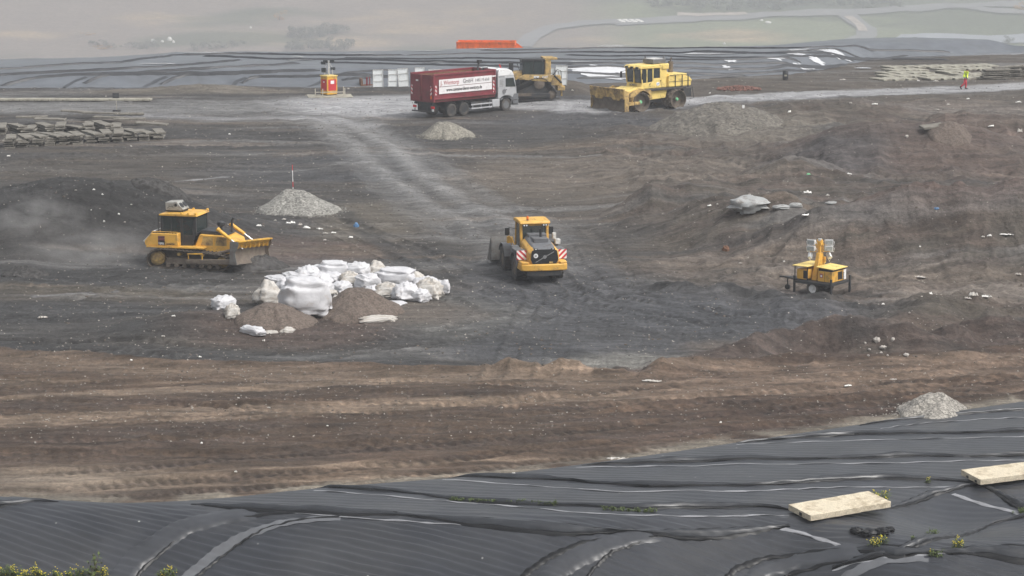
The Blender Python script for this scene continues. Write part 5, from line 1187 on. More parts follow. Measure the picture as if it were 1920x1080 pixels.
# ------------------------------------------------------------------ landfill compactor
def make_compactor():
    x, y, z = G(1211, 204); T = empty('landfill_compactor', (x, y, z), R(180 + 38), 'pale yellow compactor numbered 6 with steel wheels and a wide front blade', 'compactor')
    Y = 'pale_yellow'
    for xx in (1.75, -1.9):
        for s in (-1, 1):
            c = (xx, s * 1.08, .80); b = B()
            b.lathe([(.74, -.5), (.78, -.5), (.78, .5), (.74, .5), (.70, .3), (.66, s * .12), (.2, s * .10), (.16, s * .3), (.02, s * .3)] if s > 0 else [(.74, .5), (.78, .5), (.78, -.5), (.74, -.5), (.70, -.3), (.66, -.12), (.2, -.10), (.16, -.3), (.02, -.3)], c, 'y', 32)
            for ring in range(4):
                yy = c[1] - .38 + ring * .25
                for k in range(12):
                    a = 2 * pi * (k + .5 * (ring % 2)) / 12; p = Vector((c[0] + cos(a) * .76, yy, c[2] + sin(a) * .76)); q = Vector((c[0] + cos(a) * .88, yy, c[2] + sin(a) * .88)); b.cyl(p, q, .085, .05, n=6)
            wh = b.done('wheel', 'mudsteel', T)
            b = B(); b.cyl((c[0], c[1] + s * .28, c[2]), (c[0], c[1] + s * .40, c[2]), .15, .10, n=14); b.done('hub', 'green', wh)
    b = B(); b.box(-2.8, 2.6, -.55, .55, .75, 1.35); b.prism([(-.9, .55), (1.0, .7), (1.0, 1.35), (-.9, 1.35)], -.8, .8); b.cyl((1.75, -.8, .8), (1.75, .8, .8), .22); b.cyl((-1.9, -.8, .8), (-1.9, .8, .8), .22); b.done('chassis', 'dark', T, .03)
    b = B(); b.prism([(-1.0, .95), (.9, .85), (1.0, 1.7), (-1.2, 1.7)], -1.1, 1.1); b.done('centre_frame', Y, T, .04)
    for s in (-1, 1):
        b = B(); n = 9; c = (1.75, .80)
        for k in range(n):
            a0, a1 = pi * (.0 + .82 * k / n), pi * (.0 + .82 * (k + 1) / n); q = [(c[0] + cos(a) * r, c[1] + sin(a) * r) for a, r in ((a0, .94), (a1, .94), (a1, 1.0), (a0, 1.0))]; b.prism(q, s * .55, s * 1.62)
        b.done('mudguard', 'old_yellow', T)
        b = B(); b.prism([(.75, 1.0), (.9, 1.75), (2.0, 1.95), (2.9, 1.5), (3.0, 1.25), (2.5, 1.3), (1.75, 1.84), (1.1, 1.6), (.95, 1.0)], s * 1.56 - .04, s * 1.56 + .04); b.done('side_plate', 'old_yellow', T)
        b = B(); b.prism([(1.9, .62), (1.9, .86), (3.4, .86), (3.5, .7), (3.4, .55)], s * 1.45 - .1, s * 1.45 + .1); b.done('push_arm', 'old_yellow', T, .02)
        b = B(); b.cyl((2.3, s * .6, 1.75), (3.35, s * .8, 1.15), .09); b.done('lift_cylinder', Y, T)
    b = B(); b.prism([(1.0, 1.35), (1.0, 1.9), (1.7, 1.95), (2.6, 1.7), (2.8, 1.35)], -.95, .95); b.done('front_frame', Y, T, .04)
    # deck, cab
    b = B(); b.box(-2.9, 1.25, -1.3, 1.3, 1.62, 1.78); b.done('deck', 'dark', T, .02)
    cb = B(); x0, x1, hw = -.75, 1.18, .88
    cb.prism([(x0, 1.79), (x0, 2.5), (.10, 2.5), (.15, 2.3), (x1 - .05, 2.25), (x1 + .1, 1.79)], -hw, hw)
    for s in (-1, 1):
        for xa, xb in ((x0, x0 + .12), (.02, .12), (.62, .72)): cb.box(xa, xb, s * hw - .07, s * hw, 2.28, 3.45)
        cb.prism([(x1 - .12, 2.2), (x1 + .0, 2.2), (x1 + .12, 3.45), (x1 + .0, 3.45)], s * hw - .07, s * hw)
        cb.box(x0 + .12, .02, s * hw - .065, s * hw - .005, 2.44, 2.6)
    cb.box(x0 + .003, x0 + .1, -hw + .07, hw - .07, 2.5, 3.45); cb.box(x1 - .05, x1 + .08, -.04, .04, 2.2, 3.45)
    cb = cb.done('cab', Y, T, .03)
    b = B(); b.prism([(x0 - .05, 3.42), (x0 - .05, 3.72), (x1 + .05, 3.70), (x1 + .28, 3.52), (x1 + .2, 3.42)], -hw - .05, hw + .05); b.done('roof', Y, T, .05, segs=3)
    b = B(); b.box(-1.35, x0 - .003, -.85, .85, 1.78, 3.44); b.box(-1.5, x0 - .052, -.93, .93, 3.3, 3.74); b.done('air_duct', Y, T, .05)
    b = B(); b.box(-1.45, -.15, -.6, .6, 3.76, 4.12); ac = b.done('roof_air_conditioner', 'grey_paint', T, .03); b = B(); b.box(-1.4, -.2, -.55, .55, 4.12, 4.15); b.done('cover', 'light_grey', ac)
    b = B(); b.cyl((-1.3, .5, 4.1), (-1.3, .5, 4.35), .08); b.cyl((-.3, -.45, 4.14), (-.3, -.45, 4.3), .06); b.done('beacon', 'grey_paint', T)
    for s in (-1, 1):
        yy = s * (hw + .004)
        pane(cb, [(x0 + .13, yy - s * .03, 2.62), (.01, yy - s * .03, 2.56), (.01, yy - s * .03, 3.38), (x0 + .13, yy - s * .03, 3.38)], 'darkglass', .01, 'door_window')
        pane(cb, [(.13, yy - s * .03, 2.36), (.61, yy - s * .03, 2.30), (.61, yy - s * .03, 3.38), (.13, yy - s * .03, 3.38)], 'darkglass', .01, 'side_window')
        pane(cb, [(.73, yy - s * .03, 2.3), (x1 - .08, yy - s * .03, 2.26), (x1 + .05, yy - s * .03, 3.38), (.73, yy - s * .03, 3.38)], 'darkglass', .01, 'side_window')
    for s in (-1, 1): pane(cb, [(x1 - .02, s * .06, 2.3), (x1 - .02, s * .80, 2.3), (x1 + .09, s * .80, 3.38), (x1 + .09, s * .06, 3.38)], 'darkglass', .01, 'windscreen')
    for s in (-1, 0, 1): b = B(); b.box(x1 + .18, x1 + .32, s * .6 - .14, s * .6 + .14, 3.44, 3.6); b.done('work_light', 'black', T, .02)
    for s in (-1, 1): b = B(); b.tube([(x1, s * .9, 3.2), (x1 + .25, s * 1.2, 3.1)], .02, 6); b.box(x1 + .22, x1 + .27, s * 1.25 - .1, s * 1.25 + .1, 2.6, 3.1); b.done('mirror', 'black', T, .01)
    text('6', .5, 'letter_black', cb, (.50, hw + .006, 1.86), (R(90), 0, R(180)), bold=.012)
    text('BOMAG', .24, 'letter_grey', cb, (x1 + .10, -.45, 2.0), (R(90), 0, R(90)), bold=.004)
    b = B(); b.cyl((-.42, hw + .001, 2.12), (-.42, hw + .008, 2.12), .16, n=20); lg = b.done('round_sticker', 'letter_white', cb); lg.scale = (1.0, 1, 1)
    b = B(); b.box(-.54, -.30, hw + .008, hw + .014, 2.09, 2.15); b.done('sticker_mark', 'blue', lg)
    b = B(); b.box(-.72, -.66, hw, hw + .03, 2.3, 2.42); b.done('door_handle', 'black', cb)
    # engine hood
    b = B(); b.prism([(-3.6, 1.8), (-3.72, 2.3), (-3.4, 2.62), (-1.9, 2.78), (-1.36, 2.75), (-1.36, 1.8)], -1.05, 1.05); hd = b.done('engine_hood', Y, T, .06, segs=3)
    b = B()
    for xx in (-2.0, -2.7, -3.3):
        for s in (-1, 1): b.box(xx - .03, xx + .03, s * 1.07 - .03, s * 1.07 + .03, 1.7, 2.74)
    for s in (-1, 1): b.box(-3.7, -1.4, s * 1.09 - .02, s * 1.09 + .02, 2.76, 2.80); b.box(-3.6, -1.4, s * 1.06 - .012, s * 1.06 + .012, 2.22, 2.25)
    b.done('guard_rail', 'dark', hd)
    b = B(); b.box(-3.3, -1.5, -.93, .93, 2.66, 2.84); b.done('hood_top', Y, hd, .03)
    b = B(); b.cyl((-2.9, -.5, 2.75), (-2.9, -.5, 3.75), .2, n=16); b.tube([(-2.9, -.5, 3.75), (-2.9, -.5, 3.95), (-3.0, -.5, 4.02)], .06); b.done('exhaust_stack', 'mudsteel', T)
    b = B(); b.box(-3.7, -2.9, -1.0, 1.0, .9, 1.6); b.tube([(-3.6, 1.2, 1.7), (-3.7, 1.3, .8), (-3.3, 1.3, .75)], .03, 6); b.done('rear_step', 'dark', T, .03)
    # blade
    b = B(); n = 8; prf = [(.25 * ((k / n) * 2 - 1) ** 2, .15 + 1.1 * k / n) for k in range(n + 1)]
    b.prism([(3.55 + a, zz) for a, zz in prf] + [(3.55, 1.2), (3.42, .8), (3.45, .3), (3.6, .15)], -1.95, 1.95); bl = b.done('blade', 'mudsteel', T)
    b = B(); b.prism([(3.74, 1.26), (3.84, 1.26), (3.90, 1.95), (3.82, 1.95)], -1.98, 1.98)
    for k in range(5): yy = -1.9 + k * .95; b.prism([(3.84, 1.26), (3.90, 1.26), (3.95, 1.93), (3.88, 1.93)], yy - .03, yy + .03)
    b.box(3.80, 3.94, -1.99, 1.99, 1.93, 2.02); b.prism([(3.86, 1.58), (3.92, 1.6), (3.92, 1.64), (3.86, 1.64)], -1.97, 1.97)
    for yc_, w_ in ((-1.0, .55), (1.0, .55)): b.prism([(yc_ - w_, 1.27), (yc_ - w_ * .6, 1.05), (yc_ + w_ * .6, 1.05), (yc_ + w_, 1.27)], 3.76, 3.83, 'x')
    b.done('blade_screen', 'old_yellow', bl, .01)
    b = B(); b.prism([(3.4, 1.2), (3.9, 1.2), (3.9, 1.95), (3.4, 1.75)], 1.90, 1.96); b.prism([(3.4, .1), (3.8, .1), (3.8, 1.2), (3.4, 1.2)], 1.95, 1.99); b.prism([(3.4, .1), (3.8, .1), (3.8, 1.2), (3.4, 1.2)], -1.99, -1.95); b.done('end_plate', 'old_yellow', bl)
    T.scale = (1.05, 1.05, .96)
    return T

# ------------------------------------------------------------------ far bulldozer behind the truck
def make_far_dozer():
    x, y, z = G(992, 187); T = empty('bulldozer', (x, y, z), R(180 + 8), 'large tracked bulldozer with a dark cab standing half hidden behind the silver truck', 'bulldozer')
    Y = 'old_yellow'; MTY = mat('machine_yellow', (.56, .38, .13), .6, dirt=(.17, .135, .10), dirt_amt=.45); MT['cat'] = MTY
    path = roundpath([(-2.0, .12), (1.9, .12), (2.35, .6), (1.9, 1.0), (-.3, 2.1), (-1.3, 2.1), (-2.5, .6)], [.3, .3, .35, .4, .45, .45, .4])
    for s in (-1, 1):
        yy = s * 1.05; track_loop(T, path, .62, yy, .22, .06, .06, 'dark')
        b = B(); q = s; b.lathe([(.5, -q * .1), (.5, q * .15), (.4, q * .2), (.2, q * .25), (.02, q * .25)], (-.8, yy, 1.6), 'y', 24); b.done('sprocket', 'mudsteel', T)
        for xx in (-2.0, 1.9): b = B(); b.lathe([(.38, -q * .1), (.38, q * .15), (.2, q * .2), (.02, q * .2)], (xx, yy, .55), 'y', 20); b.done('idler', 'mudsteel', T)
        b = B(); b.box(-1.8, 1.8, yy - .2, yy + .2, .3, .72); b.prism([(-1.8, .7), (1.6, .7), (-.2, 1.5), (-1.2, 1.5)], yy - .1, yy + .05); b.done('track_frame', 'dark', T, .03)
        b = B(); b.prism([(-1.9, 1.75), (-2.1, 2.4), (.6, 2.45), (1.2, 2.2), (.5, 1.95)], s * 1.15 - .25, s * 1.15 + .15); fd = b.done('fender', 'cat', T, .03)
        b = B(); b.box(.35, .75, 1.305 * s - .004, 1.305 * s + .004, 2.08, 2.32) if False else b.box(-.75, -.25, s * 1.305 - .005, s * 1.305 + .005, 2.12, 2.34); b.done('number_plate', 'letter_white', fd)
        if s > 0:
            text('CAT', .26, 'letter_white', fd, (-1.05, 1.312, 2.14), (R(90), 0, R(180)), bold=.01); text('D6', .18, 'letter_black', fd, (-.34, 1.314, 2.16), (R(90), 0, R(180)))
    b = B(); b.box(-2.0, 2.4, -.75, .75, .6, 1.95); b.done('hull', 'dark', T, .03)
    b = B(); b.prism([(.6, 1.95), (.6, 2.75), (2.6, 2.6), (2.75, 1.4), (2.4, 1.3)], -.68, .68); b.done('bonnet', 'cat', T, .05)
    b = B(); b.box(1.55, 1.95, .1, .5, 2.7, 3.55); b.done('exhaust_box', 'dark', T, .03)
    b = B(); b.cyl((2.6, .6, 2.7), (2.9, .6, 3.4), .06); b.done('lift_cylinder', 'redlens', T)
    cb = B(); x0, x1, hw = -1.35, .75, .78
    for s in (-1, 1):
        for xa, xb in ((x0, x0 + .1), (-.35, -.25), (x1 - .1, x1)): cb.box(xa, xb, s * hw - .06, s * hw, 2.3, 3.7)
        cb.box(x0, x1, s * hw - .065, s * hw - .003, 2.25, 2.45)
    cb.box(x0, x1, -hw + .003, hw - .003, 2.2, 2.35); cf = cb.done('cab_frame', 'black', T, .01)
    for s in (-1, 1): pane(cf, [(x0 + .1, s * hw, 2.45), (-.35, s * hw, 2.45), (-.35, s * hw, 3.65), (x0 + .1, s * hw, 3.65)], 'darkglass', .01, 'side_window'); pane(cf, [(-.25, s * hw, 2.45), (x1 - .1, s * hw, 2.45), (x1 - .1, s * hw, 3.65), (-.25, s * hw, 3.65)], 'glass', .01, 'door_window')
    pane(cf, [(x1, -hw, 2.4), (x1, hw, 2.4), (x1, hw, 3.65), (x1, -hw, 3.65)], 'glass', .01, 'windscreen')
    b = B(); b.prism([(x0 - .05, 3.68), (x0, 3.88), (x1, 3.88), (x1 + .1, 3.68)], -.85, .85); b.done('roof', 'black', T, .03)
    b = B(); b.box(-1.95, -1.42, -.75, -.55, 2.3, 3.9); b.box(-1.95, -1.42, .55, .75, 2.3, 3.9); b.box(-2.3, -1.2, -.8, .8, 3.78, 4.02); b.box(-2.6, -2.2, -.5, .5, 3.75, 3.95); b.done('roll_frame', 'cat', T, .03)
    b = B(); b.tube([(.9, .6, 2.6), (1.3, .75, 3.6)], .03, 6); b.tube([(.75, .75, 3.6), (2.7, .7, 3.5)], .02, 6); b.done('pipe', 'black', T)
    b = B(); b.box(-3.3, -2.6, -.7, .7, .9, 1.3); b.prism([(-3.1, 1.3), (-2.9, 2.3), (-2.2, 2.2), (-2.0, 1.4)], -.5, .5); b.box(-3.15, -3.0, -.1, .1, .3, 1.3); b.done('ripper', 'cat', T, .03)
    b = B(); b.cyl((-2.3, .5, 2.3), (-3.0, .5, 1.6), .09); b.cyl((-2.3, -.5, 2.3), (-3.0, -.5, 1.6), .09); b.tube([(-2.2, .4, 2.3), (-2.6, .4, 2.85), (-2.95, .4, 2.7), (-3.0, .4, 2.0)], .04, 6); b.tube([(-2.2, .2, 2.3), (-2.7, .2, 2.7), (-3.05, .2, 1.6)], .03, 6); b.done('ripper_hose', 'black', T)
    b = B(); b.prism([(3.2, .1), (3.05, .7), (3.2, 1.4), (3.28, 1.4), (3.15, .7), (3.32, .1)], -1.8, 1.8); b.prism([(.0, .5), (.0, .75), (3.1, .75), (3.1, .5)], 1.42, 1.55); b.prism([(.0, .5), (.0, .75), (3.1, .75), (3.1, .5)], -1.55, -1.42); b.done('blade', 'mudsteel', T)
    T.scale = (.87, .87, .87)
    return T

# ------------------------------------------------------------------ lighting trailer
def floodlight(parent, c, rot, m='light_grey', s=1., lens='floodglass'):
    b = B(); b.prism([(-.04 * s, -.13 * s), (.14 * s, -.08 * s), (.14 * s, .08 * s), (-.04 * s, .13 * s)], -.2 * s, .2 * s); o = b.done('floodlight', m, parent, .012)
    g = B(); g.box(-.052 * s, -.041 * s, -.165 * s, .165 * s, -.095 * s, .095 * s); g.done('lens', lens, o)
    f = B(); f.tube([(.05 * s, -.24 * s, .0), (.05 * s, -.26 * s, 0), (.12 * s, -.26 * s, -.2 * s), (.12 * s, .26 * s, -.2 * s), (.05 * s, .26 * s, 0), (.05 * s, .24 * s, 0)], .014 * s, 5); f.done('bracket', m, o)
    o.location = c; o.rotation_euler = rot; return o

def make_light_trailer():
    x, y, z = G(1541, 551); T = empty('lighting_trailer', (x, y, z), R(142), 'yellow mobile lighting tower trailer with its lamp mast folded down low', 'lighting trailer')
    Y = 'orange_yellow'; ln, wd = 1.0, .85
    b = B()
    for s in (-1, 1): b.box(-ln, ln, s * wd - .05, s * wd + .05, .56, .68)
    for xx in (-ln + .05, 0, ln - .05): b.box(xx - .05, xx + .05, -wd + .05, wd - .05, .563, .675)
    b.box(-ln + .05, ln - .05, -wd + .05, wd - .05, .66, .70); b.prism([(ln, -.4), (ln + 1.15, -.05), (ln + 1.15, .05), (ln, .4)], .57, .65, 'z'); b.cyl((ln + 1.1, 0, .6), (ln + 1.35, 0, .6), .04); b.done('frame', 'dark', T, .01)
    for (xx, yy) in ((-ln, -wd), (-ln, wd), (ln, -wd), (ln, wd)):
        b = B(); b.box(xx - .045, xx + .045, yy - .045, yy + .045, .05, .9); b.box(xx - .10, xx + .10, yy - .10, yy + .10, .0, .045); b.done('stabiliser_leg', 'dark', T, .006)
    b = B(); b.cyl((ln + .9, 0, .62), (ln + .9, 0, .25), .03); b.cyl((ln + .9, -.05, .14), (ln + .9, .05, .14), .13); b.done('jockey_wheel', 'black', T)
    for s in (-1, 1): wheel(T, (.1, s * .62, .33), .33, .2, .19, 'white', s, 20, lug=.012)
    b = B(); b.cyl((.1, -.6, .33), (.1, .6, .33), .04); b.done('axle', 'dark', T)
    # generator box (nearer right) and second box
    b = B(); b.box(-.95, -.12, -.1, .78, .71, 1.42) if False else b.box(-.97, -.08, -.80, .80, .71, 1.36); g = b.done('generator_box', Y, T, .02)
    b = B(); b.prism([(-1.06, 1.50), (-1.06, 1.54), (.02, 1.62), (.02, 1.58)], -.80, .84); b.done('canopy', 'pale_yellow', g)
    b = B(); b.box(-.93, -.12, -.76, .76, 1.36, 1.52); b.done('vent_gap', 'black', g)
    b = B(); b.box(-.975, -.972, -.35, .15, .80, 1.30); b.done('dark_opening', 'black', g)
    b = B(); b.box(-.99, -.975, -.76, -.5, .75, 1.36); pn = b.done('number_plate', 'letter_white', g)
    text('0546', .22, 'letter_grey', pn, (-.992, -.54, .78), (R(90), R(-90), R(-90)), bold=.006)
    b = B(); b.box(-.40, -.22, .802, .806, .95, 1.2); b.done('warning_sticker', 'letter_red', g); b = B(); b.box(-.36, -.26, .806, .808, 1.0, 1.12); b.done('sticker', 'letter_white', g)
    b = B(); b.box(-.53, -.515, .801, .808, .72, 1.35); b.done('door_gap', 'dark', g)
    b = B(); b.prism([(.38, .80), (.45, .72), (.92, .72), (.97, .80), (.97, 1.36), (.38, 1.36)], -.6, .72); g2 = b.done('tank_box', Y, T, .04)
    b = B(); b.prism([(.30, 1.56), (.30, 1.60), (1.12, 1.60), (1.12, 1.56)], -.8, .86); b.done('canopy', 'pale_yellow', g2)
    b = B(); b.box(.40, .60, .722, .728, .8, 1.3); b.done('dark_opening', 'black', g2)
    for xx in (.36, 1.04):
        for yy in (-.7, .75): b = B(); b.box(xx - .02, xx + .02, yy - .02, yy + .02, .7, 1.57); b.done('canopy_post', 'dark', T)
    # mast
    b = B()
    for s in (-1, 1):
        b.add([(.02, s * .42 + .07, .7), (.30, s * .42 + .07, .7), (.24, s * .12 + .05, 1.95), (.08, s * .12 + .05, 1.95), (.02, s * .42 - .07, .7), (.30, s * .42 - .07, .7), (.24, s * .12 - .05, 1.95), (.08, s * .12 - .05, 1.95)], [(0, 1, 2, 3), (4, 7, 6, 5), (0, 4, 5, 1), (1, 5, 6, 2), (2, 6, 7, 3), (3, 7, 4, 0)])
    b.box(.06, .26, -.16, .16, 1.0, 1.96); b.box(.1, .22, -.08, .08, 1.95, 2.45); mast = b.done('mast', Y, T, .012)
    b = B(); b.box(-.05, .05, -.24, -.12, 1.5, 1.75); b.cyl((.16, -.12, 2.38), (.16, .12, 2.38), .13); b.cyl((.04, 0, 2.5), (.28, 0, 2.5), .09, n=10); b.done('winch', Y, mast)
    d = Vector((cos(R(-142)) , sin(R(-142)), 0))      # towards world +x in local space
    right = Matrix.Rotation(R(-142), 3, 'Z') @ Vector((1, 0, 0)); front = Matrix.Rotation(R(-142), 3, 'Z') @ Vector((0, -1, 0))
    c0 = Vector((.16, 0, 0)); b = B()
    for s in (-1, 1):
        a = c0 + right * s * .14; b.tube([a + Vector((0, 0, 2.0)), a + Vector((0, 0, 2.36))], .03, 6)
        b.tube([a + Vector((0, 0, 2.02)), c0 + right * s * .45 + Vector((0, 0, 2.02)), c0 + right * s * .45 + Vector((0, 0, 1.93))], .02, 6); b.tube([c0 + Vector((0, 0, 2.35)), c0 + right * s * .30 + Vector((0, 0, 2.35)), c0 + right * s * .30 + Vector((0, 0, 2.1))], .022, 6)
    b.done('crossbar', Y, mast)
    rz = R(-142)
    for s, zz in ((-1, 2.46), (-1, 2.16), (1, 2.46), (1, 2.16)):
        p = c0 + right * s * .42 + Vector((0, 0, zz)); floodlight(T, p, (0, R(-8), rz + (R(90) if s > 0 else R(60))), 'white')
    for s in (-1, 1):
        p = c0 + right * s * .42 + Vector((0, 0, 1.84)); floodlight(T, p, (R(s * 40), R(20), rz + R(90 - s * 60)), 'white', .85)
    b = B(); b.cyl(c0 + Vector((0, 0, 2.52)), c0 + Vector((0, 0, 2.62)), .1); b.done('cap', 'light_grey', T)
    for o in (g, g2): o.scale.z = .76; o.location.z = .17
    g.scale.x = .88; g.scale.y = .80; g.location.x = -.06
    for o in T.children:
        if o.name.startswith('canopy_post'): o.scale.z = .76; o.location.z = .17
    return T

def make_light_cabinet():
    x, y, z = G(617, 179); T = empty('light_cabinet', (x, y, z), R(38), 'yellow and red cabinet with dark floodlights on top beside the haul road', 'light cabinet')
    b = B(); b.box(-.5, .5, -.5, .5, .12, 1.62); cb = b.done('housing', 'yellow', T, .02)
    b = B(); b.box(-.40, .40, -.512, -.502, .45, 1.38); p1 = b.done('side_panel', 'red', cb); b = B(); b.box(-.512, -.502, -.40, .40, .45, 1.38); p2 = b.done('side_panel', 'red', cb)
    b = B(); b.box(-.18, .18, -.52, -.513, 1.0, 1.28); b.done('paper_notice', 'letter_white', p1); b = B(); b.box(-.52, -.513, -.12, .08, 1.1, 1.2); b.done('sticker', 'banner', p2)
    b = B(); b.box(-.54, .54, -.54, .54, 1.62, 1.70); b.done('lid', 'pale_yellow', cb, .01)
    b = B(); b.box(-.45, .45, -.45, .45, 0, .12); b.done('base', 'dark', T)
    b = B(); b.cyl((0, 0, 1.7), (0, 0, 2.9), .06); b.tube([(-.25, .25, 1.7), (-.18, .18, 2.4), (0, 0, 2.8)], .02, 5); b.tube([(.25, -.25, 1.7), (.18, -.18, 2.4), (0, 0, 2.8)], .02, 5); b.done('mast', 'light_grey', T)
    right = Matrix.Rotation(R(-38), 3, 'Z') @ Vector((1, 0, 0))
    for s, zz, o_ in ((-1, 2.85, .28), (1, 2.88, .28), (-1, 2.2, .42), (1, 2.25, .35), (-1, 2.05, .42), (-1, 2.72, .45)):
        floodlight(T, right * s * o_ + Vector((0, 0, zz)), (0, R(-15), R(52) + s * R(15)), 'dark', .9, 'darkglass')
    return T

truck = make_truck(); loader = make_loader(); dozer = make_dozer(); compactor = make_compactor(); far_dozer = make_far_dozer(); trailer = make_light_trailer(); cabinet = make_light_cabinet()
# ------------------------------------------------------------------ heaps
def gravel_material(name, col, sc=14, contrast=.5, rough=.9):
    m = mat(name, col, rough, var=.12, scale=.6, bump=.8, bscale=sc, fine=contrast * .5)
    n = m.node_tree.nodes; l = m.node_tree.links; b = n['Principled BSDF']; src = b.inputs['Base Color'].links[0].from_socket
    tc = n.new('ShaderNodeTexCoord'); vo = n.new('ShaderNodeTexVoronoi'); vo.inputs['Scale'].default_value = sc; l.new(tc.outputs['Object'], vo.inputs['Vector'])
    sp = n.new('ShaderNodeSeparateColor'); l.new(vo.outputs['Color'], sp.inputs[0])
    mr = n.new('ShaderNodeMapRange'); l.new(sp.outputs[0], mr.inputs[0]); mr.inputs[3].default_value = 1 - contrast; mr.inputs[4].default_value = 1 + contrast
    mx = n.new('ShaderNodeMix'); mx.data_type = 'RGBA'; mx.blend_type = 'MULTIPLY'; mx.inputs[0].default_value = 1; l.new(src, mx.inputs[6]); l.new(mr.outputs[0], mx.inputs[7]); l.new(mx.outputs[2], b.inputs['Base Color'])
    return m

def heap(name, px, py, rx, ry, h, m, label, cat, seed=1, skew=(0, 0), rough=.10, power=1.15, lumps=.38, F=None):
    F = F or HL
    x, y, z = G(px, py, F); nr, nt_ = 70, 150
    rr = np.linspace(0, 1, nr)[:, None] * np.ones((1, nt_)); th = np.linspace(0, 2 * pi, nt_)[None] * np.ones((nr, 1)); th[:, -1] = 0
    wob = 1 + lumps * fbm(np.cos(th) * 1.3 + seed * 7, np.sin(th) * 1.3, 3, seed)
    X = np.cos(th) * rr * rx * wob; Y = np.sin(th) * rr * ry * wob
    sx = 1 - rr; X = X + skew[0] * sx; Y = Y + skew[1] * sx
    p = (1 - rr ** power); p = p * (1 - .18 * np.exp(-(rr / .16) ** 2)); foot = sms(0, .12, 1 - rr)
    hh = h * p * (1 + .12 * fbm(X / rx * 2.2 + seed, Y / ry * 2.2, 3, seed + 5) * sms(0, .2, rr)) + foot * rough * fbm(X * 1.6 + seed * 3, Y * 1.6, 4, seed + 9) + foot * rough * .5 * ridged(X * 4, Y * 4, 3, seed + 4)
    Z = F(X + x, Y + y) - z + hh - .14 * (1 - foot)
    o = gridmesh(name, X, Y, Z, m); o.location = (x, y, z)
    tag(o, label, cat); return o
MT['gravA'] = gravel_material('light_gravel', (.21, .205, .188), 11, .5); MT['gravB'] = gravel_material('sandy_gravel', (.195, .183, .155), 11, .4); MT['gravC'] = gravel_material('brown_grey_gravel', (.115, .105, .090), 7, .45); MT['gravD'] = gravel_material('pale_gravel', (.25, .235, .21), 16, .5)
MT['soilE'] = gravel_material('grey_brown_soil', (.112, .088, .073), 16, .35); MT['soilF'] = gravel_material('dark_soil', (.042, .040, .039), 9, .35)
hA = heap('gravel_heap', 566, 396, 2.35, 2.4, 1.5, MT['gravA'], 'light grey gravel heap topped by a red and white pole behind the white bags', 'heap', 1, (-.5, .2), .05, .95)
hB = heap('gravel_heap', 836, 254, 1.95, 2.2, 1.15, MT['gravB'], 'small pale gravel heap in front of the rear wheels of the truck', 'heap', 2, (-.2, .1), .06, 1.2)
hC = heap('gravel_heap', 1338, 239, 4.9, 5.2, 1.85, MT['gravC'], 'wide brownish grey gravel heap in front of the compactor with a marker post', 'heap', 3, (-.2, .4), .10, 1.35, .2)
hD = heap('gravel_heap', 1752, 780, 1.5, 1.6, .88, MT['gravD'], 'pale gravel heap at the far edge of the foreground liner', 'heap', 4, (.1, 0), .04, 1.15)
hE = heap('soil_heap', 518, 606, 1.8, 2.2, 1.0, MT['soilE'], 'brown soil heap below the tall torn white bags', 'heap', 5, (-.1, 0), .05, 1.1)
hF = heap('soil_heap', 672, 586, 1.95, 2.3, 1.22, MT['soilE'], 'larger brown soil heap right of the big draped white bag', 'heap', 6, (-.1, .2), .05, 1.05)
heap('soil_heap', 1785, 248, 1.6, 1.8, .8, MT['soilE'], 'small dark pointed soil heap beside the grey concrete slab on the right', 'heap', 7, (-.3, 0), .05, 1.1)
heap('soil_heap', 487, 503, 1.5, 1.3, .62, MT['soilF'], 'dark loose soil rolling up in front of the left bulldozer blade', 'heap', 8, (0, 0), .12, 1.5)
heap('soil_heap', 45, 516, 1.1, .9, .35, MT['soilF'], 'low black soil clump at the left edge under the dust', 'heap', 9, (0, 0), .12, 1.4)
heap('soil_heap', 300, 358, 1.8, 1.5, .55, MT['soilF'], 'dark lumpy soil clump above and behind the left bulldozer roof', 'heap', 10, (0, 0), .14, 1.5)

for hh_, mm_, R_ in ((hA, 'gravA', 2.5), (hB, 'gravB', 2.1), (hC, 'gravC', 5.2), (hD, 'gravD', 1.6)):
    rs = np.random.RandomState(int(R_ * 10)); b = B(); hx_, hy_, hz_ = hh_.location
    for k in range(420):
        a = rs.rand() * 6.28; r = R_ * (.86 + abs(rs.normal()) * .16); xx_, yy_ = cos(a) * r, sin(a) * r; s_ = rs.uniform(.02, .06)
        if R_ < 2 and yy_ < -.3: continue
        zz_ = float(HL(hx_ + xx_, hy_ + yy_)[0]) - hz_
        b.add([(xx_ - s_, yy_, zz_ - .01), (xx_, yy_ - s_, zz_ - .01), (xx_ + s_, yy_, zz_ - .01), (xx_, yy_ + s_, zz_ - .01), (xx_, yy_, zz_ + s_)], [(0, 1, 4), (1, 2, 4), (2, 3, 4), (3, 0, 4)])
    o = b.done('spilled_stones', mm_, hh_); o['kind'] = 'stuff'
